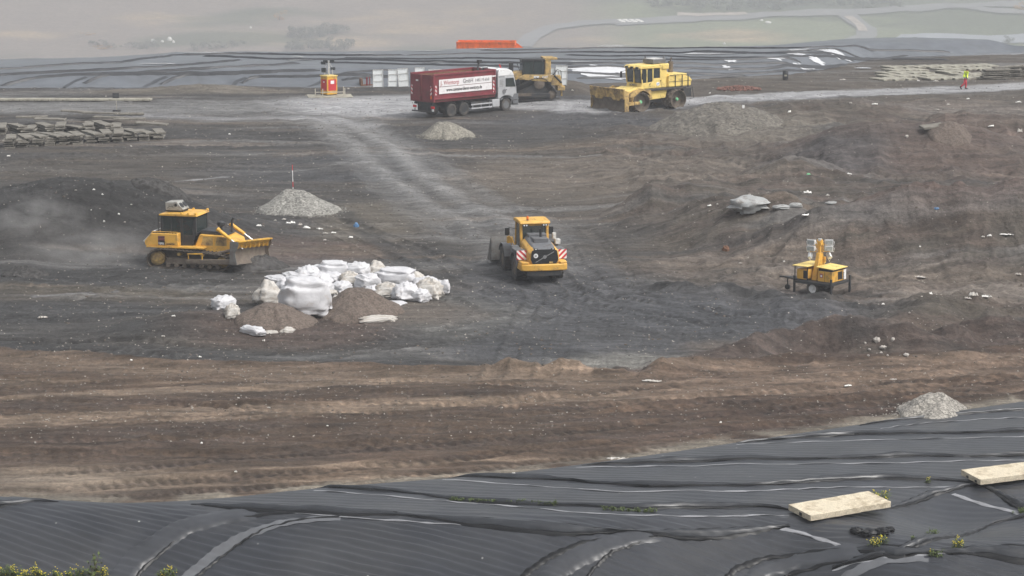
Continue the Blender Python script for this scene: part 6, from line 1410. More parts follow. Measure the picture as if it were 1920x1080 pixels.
# ------------------------------------------------------------------ white bags
def bag_mesh(seed, boxy=.55, wrinkle=.06, sag=.25, knot=0):
    rs = np.random.RandomState(seed); nu, nv = 44, 26
    ks = rs.normal(size=(9, 3)) * np.array([[1.6]] * 3 + [[3.5]] * 3 + [[7]] * 3); ph = rs.uniform(0, 6.3, 9); am = np.array([.045] * 3 + [.042] * 3 + [.026] * 3) * wrinkle / .06
    rings = []
    for i in range(nv + 1):
        t = -pi / 2 + pi * i / nv; ring = []
        for j in range(nu):
            a = 2 * pi * j / nu; e = lambda v: math.copysign(abs(v) ** boxy, v)
            p = np.array((e(cos(t)) * e(cos(a)), e(cos(t)) * e(sin(a)), e(sin(t))))
            d = 1 + sum(a_ * (1 - 2 * abs(sin(float(k @ p) + q))) for a_, k, q in zip(am, ks, ph))
            p = p * d; s = 1 + sag * (.3 - p[2]) * .5; x, y, z = p[0] * s, p[1] * s, p[2]
            z = max(z, -1.0) * .5 + .5
            if knot and t > .9: f = (t - .9) / (pi / 2 - .9); x *= 1 - .4 * f; y *= 1 - .4 * f; z += knot * f
            ring.append((x * .5, y * .5, z))
        rings.append(ring)
    b = B(); b.loft(rings); o = b.done('white_bag', 'bag', None, sharp=80)
    me = o.data; bpy.data.objects.remove(o); return me
BAGS = [bag_mesh(11, .6, .06, .3), bag_mesh(12, .72, .07, .4), bag_mesh(13, .5, .06, .25), bag_mesh(14, .75, .08, .4, .25), bag_mesh(15, .6, .075, .1), bag_mesh(16, .65, .085, .5, .1)]
for i, me in enumerate(BAGS):
    if i in (3, 5): me.materials[0] = MT['bag_dirty']
def bag(px, base, w_, h, kind, yaw, label, tilt=(0, 0), depth=.85, lift=0, up=0, g='white bags heaped in the working pit'):
    x, y, z = G(px, base)
    sc = FPX / math.hypot(y, CAM_H); o = bpy.data.objects.new('white_bag', BAGS[kind]); COL.objects.link(o)
    W = w_ * 1.13 / sc; Hh = max(.12, (h - W * depth * sc * .13) / sc)
    o.location = (x, y + W * depth * .35, z - .05 + up); o.scale = (W, W * depth, Hh); o.rotation_euler = (R(tilt[0]), R(tilt[1]), R(yaw))
    o['label'] = label; o['category'] = 'bag'; o['group'] = g; return o
for a in [
 (624, 524, 54, 42, 2, 8, 'big square white bag highest at the back of the bag pile'), (577, 528, 46, 36, 1, 25, 'rounded white bag at the back left of the pile beside the square one'),
 (668, 523, 48, 38, 0, -15, 'white bag with a knotted top right of the square one at the back'), (706, 520, 38, 32, 3, 10, 'small domed white bag at the back middle of the pile'),
 (742, 538, 70, 44, 2, -12, 'wide white bag bulging over the right middle of the pile'), (798, 543, 48, 30, 1, 10, 'flattish white bag on top at the right end of the pile'),
 (831, 552, 24, 33, 4, 5, 'narrow white bag closing the right end of the pile'), (804, 562, 46, 46, 5, -8, 'crinkled white bag standing at the right front of the pile'),
 (761, 565, 48, 42, 1, 20, 'round creased white bag in front, left of the crinkled one'), (727, 558, 46, 34, 5, -5, 'white bag with a faint red stripe above the right slope of the soil heap'),
 (688, 544, 42, 38, 4, 35, 'slumped white bag just right of the larger soil heap top'), (655, 536, 36, 32, 5, 10, 'small crumpled white bag behind the top of the larger soil heap'),
 (618, 534, 44, 30, 0, -10, 'white bag with an orange band in the middle row of the pile'), (560, 530, 60, 28, 4, 12, 'low white bag behind the big draped bag'),
 (520, 530, 46, 20, 4, 20, 'limp white bag end pointing left at the back of the pile'),
 (570, 597, 86, 88, 2, 14, 'largest white bag draped upright between the two soil heaps'), (606, 560, 34, 40, 0, 40, 'white bag fold pressed against the right side of the largest bag'),
 (503, 574, 50, 48, 3, 20, 'cream white pleated bag leaning behind the left soil heap'), (538, 560, 40, 46, 1, -25, 'white bag squeezed between the pleated bag and the largest bag'),
 (418, 582, 40, 34, 0, 35, 'white bag lying apart at the far left of the pile'), (435, 597, 26, 32, 5, 15, 'smaller creased white bag leaning on the one lying far left'),
 (596, 540, 44, 34, 1, -30, 'white bag filling the gap behind the upper edge of the largest bag'), (640, 548, 34, 26, 0, 50, 'white bag tucked under the orange banded one'), (777, 536, 40, 30, 3, -20, 'white bag with a tied neck between the wide bag and the right end'), (720, 534, 36, 28, 5, 30, 'creased white bag under the small domed one'),
 (600, 515, 34, 24, 4, -20, 'white bag end peeking out behind the big square one at the left'), (540, 540, 44, 26, 0, -8, 'white bag lying low between the limp end and the largest bag'), (700, 556, 34, 26, 1, 15, 'white bag half sunk beside the right shoulder of the larger heap'), (786, 566, 36, 30, 0, -35, 'white bag wedged between the round and the crinkled bag in front'),
 (738, 572, 42, 12, 4, -15, 'flat empty white bag at the foot of the right front bags'),
 ]: bag(*a)
o = bag(472, 628, 54, 22, 4, -38, 'long white bag lying at the front foot of the left soil heap', depth=.42)
o = bag(709, 603, 64, 16, 5, 14, 'long rolled white sack lying alone in front of the larger soil heap', depth=.3)
bag(508, 625, 24, 9, 5, 10, 'crumpled white sack strip right of the long bag', depth=.6); bag(540, 624, 28, 13, 3, 30, 'knotted white sack end at the right foot of the left soil heap', depth=.5)
for i, (px, py, w_, h, lb) in enumerate([(622, 560, 20, 10, 'upper torn sack shred on the left slope of the larger soil heap'), (634, 572, 24, 12, 'middle torn sack shred on the left slope of the larger soil heap'), (628, 583, 18, 10, 'lowest torn sack shred on the left slope of the larger soil heap'), (612, 590, 16, 12, 'grey sack shred in the gap beside the largest white bag')]):
    bag(px, py, w_, h, 5, 25 + 20 * i, lb, depth=.6, up=.25)

# ------------------------------------------------------------------ concrete slabs
def slab_mesh(name, L, W, T_, m, seed=0, notch=False):
    b = B(); rs = np.random.RandomState(seed); n = 14
    def edge(x0, y0, x1, y1): return [(x0 + (x1 - x0) * k / n + rs.normal() * .008, y0 + (y1 - y0) * k / n + rs.normal() * .008) for k in range(n)]
    o_ = edge(-L / 2, -W / 2, L / 2, -W / 2) + edge(L / 2, -W / 2, L / 2, W / 2) + edge(L / 2, W / 2, -L / 2, W / 2) + edge(-L / 2, W / 2, -L / 2, -W / 2)
    b.prism(o_, 0, T_, 'z'); o = b.done(name, m, None, .012); return o
slabA = slab_mesh('concrete_slab', 3.0, 1.22, .19, 'concrete', 1)
x, y, z = G(1577, 967, LH); slabA.location = (x, y + .35, z + .13); slabA.rotation_euler = (R(3), R(-1.5), R(27)); tag(slabA, 'pale concrete slab lying across the liner folds in the right foreground', 'slab', 'slabs weighing down the foreground liner', 'thing')
hb = B(); hb.box(-1.515, -1.49, -.14, -.02, .03, .13); hb.done('lifting_notch', 'black', slabA)
slabB = slabA.copy(); COL.objects.link(slabB); x, y, z = G(1893, 903, LH); slabB.location = (x + .1, y + .35, z + .13); slabB.rotation_euler = (R(2), R(-1.5), R(20)); slabB['label'] = 'pale concrete slab at the right edge, farther up the liner, cut by the frame'
for yy in (-.35, .18): hb = B(); hb.box(-1.515, -1.49, yy - .06, yy + .06, .03, .10); hb.done('lifting_notch', 'black', slabB)
ORD = ['first', 'second', 'third', 'fourth', 'fifth', 'sixth', 'seventh', 'eighth', 'ninth', 'tenth', 'eleventh', 'twelfth', 'thirteenth']
ORD += ['fourteenth', 'fifteenth', 'sixteenth', 'seventeenth', 'eighteenth', 'nineteenth', 'twentieth', 'twenty-first', 'twenty-second']
LAY = ['lowest', 'second lowest', 'third', 'fourth', 'fifth', 'topmost']
protoS = [slab_mesh('stacked_slab', 2.6, .70, .105, 'slabgrey', k + 5) for k in range(3)]
for p_ in protoS: pass
used_proto = [False] * 3
def put_slab(x, y, z, yaw, label, group, sc=(1, 1, 1), tilt=(0, 0), protos=protoS, name=None):
    k = rng.randrange(len(protos)); o = protos[k]
    o = o.copy(); COL.objects.link(o)
    o.location = (x, y, z); o.rotation_euler = (R(tilt[0]), R(tilt[1]), R(yaw)); o.scale = sc; tag(o, label, 'slab', group, 'thing'); return o
GRP = 'concrete slabs stacked at the left edge'
for i in range(12):
    px = 14 + i * 25.2; base = 277 - 1.35 * i; x, y, z = G(px, base); n = 5 if i < 9 else (5 if i == 9 else 4)
    for k in range(n):
        nm = 'topmost' if k == n - 1 else LAY[k]
        put_slab(x + rng.uniform(-.13, .13), y + 1.2 + rng.uniform(-.25, .25), z - .03 + k * .152, 90 + rng.uniform(2, 9) + (rng.uniform(4, 30) if k == n - 1 else 0), f'grey concrete slab, {nm} of the {ORD[i]} front stack from the left edge', GRP, tilt=(rng.uniform(-1.5, 1.5), rng.uniform(-1.5, 1.5)))
for i in range(9):
    px = -4 + i * 27; base = 254 - .6 * i; x, y, z = G(px, base); n = 4 - (i % 3 == 2)
    for k in range(n):
        nm = 'topmost' if k == n - 1 else LAY[k]
        put_slab(x + rng.uniform(-.1, .1), y + 1.8 + rng.uniform(-.2, .2), z - .03 + k * .165, (120 if i % 2 else 100) + rng.uniform(-8, 8), f'grey concrete slab, {nm} of the {ORD[i]} rear stack from the left edge', GRP, tilt=(rng.uniform(-2, 2), rng.uniform(-2, 2)))
for i, (px, py, yaw, zz, lb) in enumerate([(150, 222, 168, .45, 'long grey slab leaning at the back top of the left stacks'), (190, 226, 166, .5, 'long grey slab sloping down right at the back of the left stacks'), (205, 229, 170, .3, 'grey slab half under the sloping one behind the left stacks'), (60, 233, 10, .5, 'pale grey slab lying askew behind the left stacks near the edge'),
   (95, 236, 175, .45, 'pale slab end behind the left stacks between two dark gaps'), (243, 236, 5, .45, 'short pale slab lying flat behind the right end of the left stacks'), (285, 246, 172, .50, 'slab resting crosswise on the right end of the left stacks'), (241, 215, 12, .02, 'single slab lying on the mud at the foot of the small dark sign')]):
    x, y, z = G(px, py); put_slab(x, y, z + zz, yaw, lb, GRP, (1.1 if i in (0, 1) else .9, 1, 1.2), (rng.uniform(-3, 3), rng.uniform(-3, 3)))
protoP = [slab_mesh('paving_slab', 2.3, 1.1, .14, 'slabpale', k + 15) for k in range(2)]
for i in range(10):
    x, y, z = G(14 + i * 27, 188.5); o = put_slab(x, y, z + .02, rng.uniform(-2, 2), f'pale flat slab, {ORD[i]} from the left in the single row beside the left haul road', 'slabs laid in a row beside the left haul road', (1.02, 1, 1), protos=protoP)
for r in range(5):
    for c in range(11):
        if rng.random() < (.28 if r in (0, 2) else .12): continue
        px = 1672 + 22.5 * c - (4 - r) * 5 + (8 if r % 2 else 0); py = 150.5 - r * 5.6 - c * .45
        if px > 1868 or px < 1650: continue
        x, y, z = G(px, py)
        put_slab(x, y, z + .03, 90 + rng.uniform(-5, 5) + 28, f'pale slab behind the walking worker, {ORD[c]} from the left in the {["front", "second", "middle", "fourth", "back"][r]} row', 'slabs laid flat on the right behind the worker', (1.0, .92, 1), (rng.uniform(-1, 1), rng.uniform(-1, 1)), protoP)
for i in range(4):
    x, y, z = G(1872 + i * 22, 150 - i * 1.3)
    for k in range(6 - (i == 0)):
        put_slab(x + rng.uniform(-.15, .15), y + 1.4, z - .03 + k * .19, rng.uniform(-6, 16), f'dark grey slab, {LAY[k]} in the {ORD[i]} stack at the right edge', 'slabs stacked at the right edge', (.95, 1.3, 1.15), (rng.uniform(-2, 2), rng.uniform(-3, 3)))
for p_ in protoS + protoP: bpy.data.objects.remove(p_)

# ------------------------------------------------------------------ white panels
def panel(px, base, w_, h, lean, label, yaw=4):
    x, y, z = G(px, base); T = empty('ribbed_hoarding', (x, y, z), R(yaw), label, 'hoarding', 'white panels standing along the edge of the far liner')
    b = B(); n = 14
    pr = [(-w_ / 2 + w_ * k / n, .012 if k % 2 else 0) for k in range(n + 1)]; pts = pr + [(a, c + .035) for a, c in pr[::-1]]
    b.prism(pts, .04, h - .04, 'z'); o = b.done('sheet', 'panel', T)
    b = B(); b.box(-w_ / 2 - .02, -w_ / 2 + .02, -.03, .08, 0, h); b.box(w_ / 2 - .02, w_ / 2 + .02, -.03, .08, 0, h); b.box(-w_ / 2 + .02, w_ / 2 - .02, -.02, .07, h - .05, h)
    for zz in (h * .34, h * .72): b.box(-w_ / 2 + .02, w_ / 2 - .02, -.03, -.005, zz - .02, zz + .02)
    b.done('frame', 'light_grey', T)
    for s in (-1, 1): b = B(); b.tube([(s * w_ * .4, .05, h * .8), (s * w_ * .4, .7, 0)], .025, 5); b.done('prop', 'wood', T)
    T.rotation_euler = (R(-3), R(lean), R(yaw))
for a in [(709, 164, .85, 1.52, 0, 'white ribbed panel standing first from the left, with a gap beside it'), (736, 163, .74, 1.48, 1, 'white ribbed panel second from the left, touching the next one'), (757, 163, .86, 1.6, -3, 'white ribbed panel leaning just left of the dark red container'),
          (787, 160, .78, 1.55, 0, 'white ribbed panel top showing above the rear of the red container'), (816, 160, 1.1, 1.4, 0, 'wide white panel top showing above the red container'), (1030, 160, .9, 1.45, 0, 'white panel half behind the ripper of the far bulldozer'), (1052, 160, .95, 1.65, 2, 'tall white panel standing just right of the far bulldozer')]: panel(*a)

# ------------------------------------------------------------------ orange skip beyond the liner, rusty trough, bin, signs
x, y = P(912, 90.5, -.4); z = float(H_exact(np.array([x]), np.array([y]))[0]); T = empty('orange_container', (x, y, z - .02), R(-4), 'open orange roll-off container standing beyond the far liner', 'container')
b = B(); L_, W_, h_ = 6.0, 2.3, 1.05
for s in (-1, 1): b.prism([(s * 1.0, 0), (s * 1.15, .15), (s * 1.15, h_), (s * 1.09, h_), (s * 1.09, .16), (s * .97, .05)], -L_ / 2, L_ / 2, 'x')
b.box(-L_ / 2, L_ / 2, -1.0, 1.0, .0, .05); b.done('tub', 'orange', T)
for s in (-1, 1): b = B(); b.box(s * L_ / 2 - .04, s * L_ / 2 + .04, -1.12, 1.12, .02, h_ - .02); b.done('end_wall', 'orange', T)
b = B()
for s in (-1, 1):
    b.box(-L_ / 2 - .05, L_ / 2 + .05, s * 1.14 - .06, s * 1.14 + .06, h_ - .06, h_ + .05)
    for k in range(11): b.box(-L_ / 2 + .1 + k * .58, -L_ / 2 + .17 + k * .58, s * 1.17 - .04, s * 1.17 + .04, .15, h_ - .06)
b.done('rim', 'orange', T); b = B(); b.prism([(L_ / 2, .0), (L_ / 2 + 1.1, .0), (L_ / 2 + 1.1, .12), (L_ / 2, .9)], -1.0, -.92); b.prism([(L_ / 2, .0), (L_ / 2 + 1.1, .0), (L_ / 2 + 1.1, .12), (L_ / 2, .9)], .92, 1.0); b.done('drawbar', 'orange', T)
b = B(); b.box(-1.4, -.9, -1.19, -1.18, .3, .42); b.done('plate', 'letter_white', T)
x, y, z = G(688, 160); T = empty('rusty_trough', (x, y, z), R(15), 'small rusty metal trough left of the white panels', 'trough')
b = B(); b.prism([(-.6, 0), (-.6, .62), (-.45, .62), (-.42, .1), (.42, .1), (.6, .0)], -.4, .4); b.done('tub', 'rust', T); b = B(); b.box(-.15, -.02, -.42, -.36, .05, .75); b.box(.12, .2, -.42, -.36, .05, .78); b.done('upright', 'maroon', T)
x, y, z = G(1472.5, 150); T = empty('dark_barrel', (x, y, z), 0, 'dark upright barrel standing in front of the far liner on the right', 'barrel')
b = B(); b.lathe([(.24, 0), (.25, .03), (.25, .28), (.262, .30), (.25, .32), (.25, .56), (.262, .58), (.25, .60), (.25, .84), (.24, .86), (.02, .85)], (0, 0, 0), 'z', 20); b.done('drum', 'dark', T); b = B(); b.box(-.12, .1, -.262, -.256, .35, .5); b.done('sticker', 'slabpale', T)
x, y, z = G(219, 208); T = empty('small_sign', (x, y, z), R(6), 'small dark board on a thin white post at the left haul road', 'sign')
b = B(); b.tube([(0, 0, 0), (-.05, 0, 1.35)], .025, 6); b.done('post', 'wood', T); b = B(); b.box(-.30, .20, -.04, -.01, 1.0, 1.42); bd = b.done('board', 'dark', T); b = B()
for k in range(3): b.box(-.25, .15, -.046, -.041, 1.33 - k * .12, 1.35 - k * .12)
b.done('faded_lines', 'grey_paint', bd); b = B(); b.box(-.3, .3, -.25, .25, 0, .1); b.done('foot', 'dark', T, .02)
x, y, z = G(548, 360); zt = float(HL(x, y)[0]); hx, hy = hA.location.x - .5, hA.location.y + .2
T = empty('ranging_pole', (hx, hy, hA.location.z + 1.05), 0, 'thin red and white striped pole sticking out of the light gravel heap', 'pole', rot=(0, R(-1), 0))
for k in range(5): b = B(); b.cyl((0, 0, k * .32), (0, 0, (k + 1) * .32), .022, n=8); b.done('stripe', 'red' if k in (1, 4) else 'letter_white', T)
x, y, z = G(1392, 236); T = empty('marker_post', (x, y, z), 0, 'white marker post with a white tag in front of the wide gravel heap', 'post', rot=(0, R(2), 0))
b = B(); b.box(-.025, .025, -.02, .02, -.2, 1.5); b.done('stake', 'wood', T); b = B(); b.box(-.09, .09, -.035, -.022, 1.3, 1.55); b.done('tag', 'letter_white', T)
# fence and slab round the light cabinet
x, y, z = G(617, 180)
T = empty('concrete_base', (x, y, z), R(8), 'flat pale concrete base under the light cabinet with four short rail posts', 'slab')
T.name = 'foundation_slab'; T['kind'] = 'thing'
b = B(); b.box(-1.8, 1.9, -1.5, 1.2, -.1, .05); b.done('plate', 'slabpale', T, .02)
for (a, c) in ((-1.2, -.9), (1.25, -.9), (-.6, -1.2), (1.25, .6)): b = B(); b.box(a - .035, a + .035, c - .035, c + .035, .05, .72); b.done('rail_post', 'wood', T)
b = B(); b.box(-1.2, 1.25, -.92, -.88, .38, .44); b.done('rail', 'wood', T)
# brick rubble, tarp, slab, rocks
x, y, z = G(1385, 166); b = B(); rs = np.random.RandomState(5)
for k in range(240):
    r = rs.rand() ** .5; a = rs.rand() * 6.28; px_, py_ = r * 1.9 * cos(a), r * 1.6 * sin(a); hh = (1 - r) * .24; s = rs.uniform(.05, .10)
    b.box(px_ - s, px_ + s, py_ - s * .6, py_ + s * .6, hh - s, hh + s * .5, tuple(rs.uniform(-60, 60, 3)))
o = b.done('brick_rubble', 'brick'); o.location = (x, y, z); tag(o, 'low pile of red brick rubble between compactor and barrel', 'rubble', kind='stuff')
def lump(name, px, py, w_, h, d, m, label, cat, seed=1, yaw=0, group=None, tilt=0, amp=.3, F=None, sink=.25):
    x, y, z = G(px, py, F); sc = FPX / math.hypot(y, CAM_H); b = B(); W = w_ / sc / 2; h = h / sc
    b.loft(crumple((0, 0, 0), 1, 1, 1, seed, 18, 12, amp)); o = b.done(name, m, sharp=40); o.scale = (W, max(W * d, .04), h / 2 * 1.2); o.location = (x, y, z + h * (.5 - sink)); o.rotation_euler = (0, R(tilt), R(yaw))
    return tag(o, label, cat, group)
lump('crumpled_tarp', 1406, 390, 72, 26, .8, 'tarp', 'grey crumpled tarpaulin heaped on the soil right of the middle', 'tarpaulin', 4, 5, amp=.5)
for a in [(1465, 391, 34, 9, .5, 'tarp', 'grey tarpaulin scrap right of the crumpled tarpaulin', 'scrap', 5), (1492, 388, 26, 9, .5, 'tarp', 'smaller grey tarpaulin scrap, second right of the tarpaulin', 'scrap', 6), (1560, 382, 26, 5, .5, 'tarp', 'flat grey scrap farther right of the tarpaulin scraps', 'scrap', 8)]: lump('tarp_scrap', *a)
x, y, z = G(1748, 246); b = B(); b.box(-.75, .75, -.5, .5, 0, .16); o = b.done('concrete_slab', 'slabgrey', None, .03); o.location = (x, y, z + .25); o.rotation_euler = (R(4), R(-6), R(10)); tag(o, 'grey slab poking out left of the small pointed soil heap', 'slab', kind='thing')
ROCK = [(1644, 640, 13, 13, 'largest pale rock on the dark bank in the right half'), (1674, 638, 9, 9, 'pointed pale rock right of the largest one on the bank'), (1699, 667, 14, 8, 'flat pale rock at the lower right foot of the bank'), (1622, 644, 6, 5, 'small pale rock left of the largest one on the bank'), (1630, 656, 6, 5, 'small pale rock below left of the largest one'), (1656, 652, 16, 7, 'darker broken rock under the largest pale rock'),
  (1652, 664, 7, 8, 'upright chip of rock low on the bank'), (1664, 667, 5, 4, 'tiny rock between the upright chip and the flat rock'), (1628, 667, 6, 4, 'little flat rock at the left foot of the bank'), (1361, 470, 14, 16, 'reddish brown boulder in the slope left of the lighting trailer'), (1700, 257, 8, 7, 'grey rock below the grey slab on the right')]
for i, (px, py, w_, h, lb) in enumerate(ROCK): lump('rock', px, py, w_ * .9, h * .7, .8, 'rust' if 'reddish' in lb else 'rock', lb, 'rock', 20 + i, i * 40, 'loose rocks on the right side', amp=.5)
for i in range(12):
    x, y, z = G(1160 + i * 3.9, 40 + (i % 3) * 1.6, H_exact); b = B(); b.loft(crumple((0, 0, 0), 2.0, 1.8, 1.4, 40 + i, 10, 8, .2)); o = b.done('boulder', 'litter'); o.location = (x, y, z + .2); tag(o, f'pale boulder on the hazy slope above the compactor, {ORD[i]} from the left of its row', 'boulder', 'pale boulders on the hazy slope')
LIT = [(1514, 362, 22, 9, 'white bundle lying above the crumpled tarpaulin'), (1552, 367, 10, 6, 'small white scrap right of the white bundle'), (1513, 404, 26, 7, 'torn white sheet below the tarpaulin scraps'), (1405, 366, 9, 8, 'white scrap above the crumpled tarpaulin'), (1331, 386, 15, 5, 'white scrap left of the crumpled tarpaulin'), (1345, 384, 5, 6, 'tiny white scrap next to the one left of the tarpaulin'),
 (1640, 196, 16, 6, 'white sheet scrap on the rough soil under the haul road'), (1595, 194, 8, 6, 'grey white scrap left of the sheet scrap under the haul road'), (1480, 211, 9, 9, 'white bag scrap right of the wide gravel heap'), (1778, 197, 10, 5, 'white scrap below the walking worker'), (1815, 186, 8, 5, 'white scrap just under the boots of the walking worker'), (1757, 206, 12, 4, 'flat white scrap left below the worker'),
 (1861, 237, 26, 5, 'flat whitish strip on the mound at the right'), (1912, 248, 14, 14, 'white scrap standing on the mound at the right edge'), (1910, 192, 16, 4, 'white strip at the right edge under the haul road'), (1724, 520, 34, 6, 'cream coloured scrap right of the lighting trailer'), (1855, 443, 12, 9, 'white scrap on the slope at the far right'), (1843, 445, 10, 5, 'grey scrap left of the white one on the right slope'), (1890, 440, 44, 4, 'long white strip on the slope at the far right'),
 (1909, 515, 16, 6, 'cream scrap at the right edge above the light soil'), (1588, 327, 26, 5, 'white strip on the soil far above the lighting trailer'), (1825, 555, 24, 16, 'white rubble clump on the light soil at the right'), (1847, 557, 20, 10, 'white rubble right of the larger rubble clump'), (1815, 560, 18, 8, 'grey white rubble left of the rubble clump'), (1745, 552, 10, 10, 'small upright white scrap on the light soil'),
 (1857, 558, 10, 6, 'last bit of white rubble on the right'), (1656, 571, 8, 4, 'white chip below the lighting trailer'), (1705, 587, 6, 4, 'white chip on the ridge lower right'), (1470, 491, 5, 4, 'white chip left of the lighting trailer'), (1403, 484, 4, 4, 'white chip in the mud left of the trailer'), (1725, 463, 5, 4, 'white chip in the slope right of the trailer'), (1388, 494, 10, 4, 'pale chip on the mud in front of the reddish boulder'),
 (545, 419, 24, 10, 'yellowish white scrap under the light gravel heap'), (533, 412, 12, 5, 'white strip at the left end of the litter under the gravel heap'), (575, 428, 20, 11, 'cream torn sack in the middle of the litter under the gravel heap'), (562, 422, 16, 6, 'white shred between the two larger scraps under the gravel heap'), (598, 430, 22, 5, 'grey sheet at the right end of the litter under the gravel heap'), (610, 438, 16, 4, 'white strip right of the grey sheet'),
 (658, 446, 14, 8, 'white scrap alone between the gravel heap and the bags'), (609, 451, 9, 6, 'white scrap above the back of the bag pile'), (485, 424, 14, 5, 'white scrap on top of the bulldozer blade edge'), (516, 414, 7, 4, 'small white scrap left below the gravel heap'), (626, 437, 14, 4, 'thin white twig of plastic right of the grey sheet'),
 (80, 596, 26, 8, 'grey white plastic sheet on the dark ground at the left'), (325, 593, 10, 4, 'white scrap on the dark ground left of the lying bags'), (306, 631, 9, 4, 'white chip on the black strip at the lower left'), (246, 676, 6, 4, 'white chip on the lip of the pit at the left'), (268, 692, 6, 6, 'white chip on the brown soil under the lip'), (375, 670, 8, 5, 'small white scrap at the black edge left of the middle'), (494, 640, 8, 7, 'white scrap below the long bag at the front heap'),
 (446, 838, 0, 0, ''), (66, 831, 5, 5, 'white chip on the brown soil at the far left'), (378, 832, 5, 6, 'white chip on the brown soil left of the middle'), (447, 747, 6, 4, 'white chip in the middle of the brown soil'), (442, 885, 7, 3, 'pale chip close to the liner edge in the left half'), (504, 765, 9, 3, 'flat pale chip on the brown soil near the middle'), (614, 799, 5, 3, 'pale chip on the brown soil below the bags'),
 (1222, 715, 50, 5, 'row of whitish crumbs on the brown soil in the middle'), (1590, 724, 20, 5, 'whitish scrap on the brown soil right of the middle'), (1675, 712, 18, 3, 'flat white strip on the brown soil under the bank'), (1351, 793, 6, 5, 'white chip on the brown soil near the liner in the right half'), (1160, 861, 60, 4, 'white sheet strip at the edge of the foreground liner'), (962, 889, 14, 4, 'small white sheet end at the edge of the foreground liner'),
 (954, 265, 5, 4, 'white chip right of the small gravel heap'), (430, 252, 6, 4, 'white chip on the mud right of the slab stacks'), (246, 275, 5, 5, 'white chip in front of the slab stacks'), (16, 293, 9, 4, 'white chip at the left edge under the slab stacks'), (653, 167, 7, 5, 'white scrap right of the light cabinet'), (1722, 152, 7, 5, 'white scrap on the verge above the haul road, left one'), (1755, 153, 14, 6, 'white scrap on the verge above the haul road near the worker'),
 (1331, 175, 5, 4, 'white chip beside the haul road under the brick rubble'), (1580, 150, 16, 4, 'white strip in front of the slab field'), (378, 80, 0, 0, ''), (1073, 170, 6, 5, 'white chip right of the far bulldozer'), (195, 416, 9, 9, 'pale lump on the dark heap above the dust'), (234, 417, 9, 6, 'white chip on the dark heap near the bulldozer'), (223, 402, 9, 8, 'white shred on the upper right of the dark heap'), (246, 384, 9, 5, 'white strip high on the dark heap'), (176, 356, 12, 7, 'whitish scrap on the crest of the dark heap'), (142, 357, 10, 5, 'pale scrap at the left of the crest of the dark heap'), (192, 365, 8, 6, 'greenish white scrap under the crest of the dark heap'), (316, 361, 12, 4, 'white strip on the clump behind the bulldozer'), (171, 394, 5, 5, 'white chip in the middle of the dark heap'), (76, 427, 5, 12, 'pale twig on the dusty side of the dark heap')]
def scrap(px, py, w_, h, seed, m, label, F=None, group='white litter scattered over the site'):
    x, y, z = G(px, py, F); sc = FPX / math.hypot(y, CAM_H); rs = np.random.RandomState(seed); W = w_ / sc * .85; Hh = max(h / sc * .7, .04); n = 9 + int(w_ / 4)
    b = B(); vs = []; fs = []
    for k in range(n):
        t = k / (n - 1) - .5; e = (1 - (2 * t) ** 2) ** .5 * .9 + .15
        cx, cy, cz = t * W, rs.normal() * W * .06, rs.uniform(.0, .5) * Hh * e; dd = W * .18 * rs.uniform(.5, 1.3) * e + .03
        vs += [(cx + rs.normal() * W * .03, cy - dd, cz * .3), (cx + rs.normal() * W * .03, cy, cz + Hh * rs.uniform(.1, .6) * e), (cx, cy + dd, cz * .4), (cx, cy, -.05)]
    for k in range(n - 1):
        a, c = 4 * k, 4 * k + 4
        for i_ in range(4): j_ = (i_ + 1) % 4; fs.append((a + i_, a + j_, c + j_, c + i_))
    fs += [(0, 1, 2, 3), tuple(range(4 * n - 1, 4 * n - 5, -1))]
    b.add(vs, fs); o = b.done('litter_scrap', m); o.location = (x, y, z + .02); o.rotation_euler = (0, 0, R((seed * 37) % 50 - 25)); return tag(o, label, 'litter', group)
for i, (px, py, w_, h, lb) in enumerate(LIT):
    if not lb: continue
    if 'dark heap' in lb: w_ *= .6; h *= .6
    scrap(px, py, w_ * .85, h * .85, 50 + i, ('litter', 'bag_dirty', 'litter', 'rock')[i % 4], lb, LH if 855 < py < 895 and px > 900 else None); continue
    lump('litter_scrap', px, py, w_, h, .5 if w_ < 30 else .25, 'litter', lb, 'litter', 50 + i, (i * 37) % 60 - 30, 'white litter scattered over the site', amp=.75, F=LH if 855 < py < 895 and px > 900 else None, tilt=(i * 13) % 20 - 10)
lump('blue_scrap', 668, 426, 9, 9, .7, 'blue', 'blue scrap lying right of the light gravel heap', 'litter', 7, amp=.6); lump('blue_scrap', 1756, 392, 9, 4, .6, 'blue', 'bluish scrap on the soil far right of the tarpaulin', 'litter', 9, amp=.5)
lump('green_scrap', 1516, 330, 7, 6, .7, 'green', 'light green scrap far above the lighting trailer', 'litter', 17, amp=.5)
for i, (px, py, w_, h) in enumerate([(287, 78, 8, 6), (304, 79, 7, 4), (318, 76, 9, 8), (325, 80, 5, 5), (250, 110, 9, 5), (265, 109, 12, 5), (1440, 44, 12, 5), (1428, 39, 7, 3), (470, 53, 5, 4), (1358, 83, 5, 4)]):
    lump('distant_scrap', px, py, w_, h, .8, 'litter', ['white dot in the hazy shrubs at the upper left, far left one', 'second white dot in the hazy shrubs at the upper left', 'largest white dot in the hazy shrubs at the upper left', 'lowest white dot in the hazy shrubs at the upper left', 'white scrap behind the far liner at the upper left', 'wider white scrap behind the far liner at the upper left', 'white scrap on the green slope at the upper right', 'smaller white scrap on the green slope', 'tiny white dot near the hazy shrubs', 'tiny white dot behind the far liner above the barrel'][i], 'litter', 150 + i, group='white scraps in the haze', F=H_exact, amp=.3)

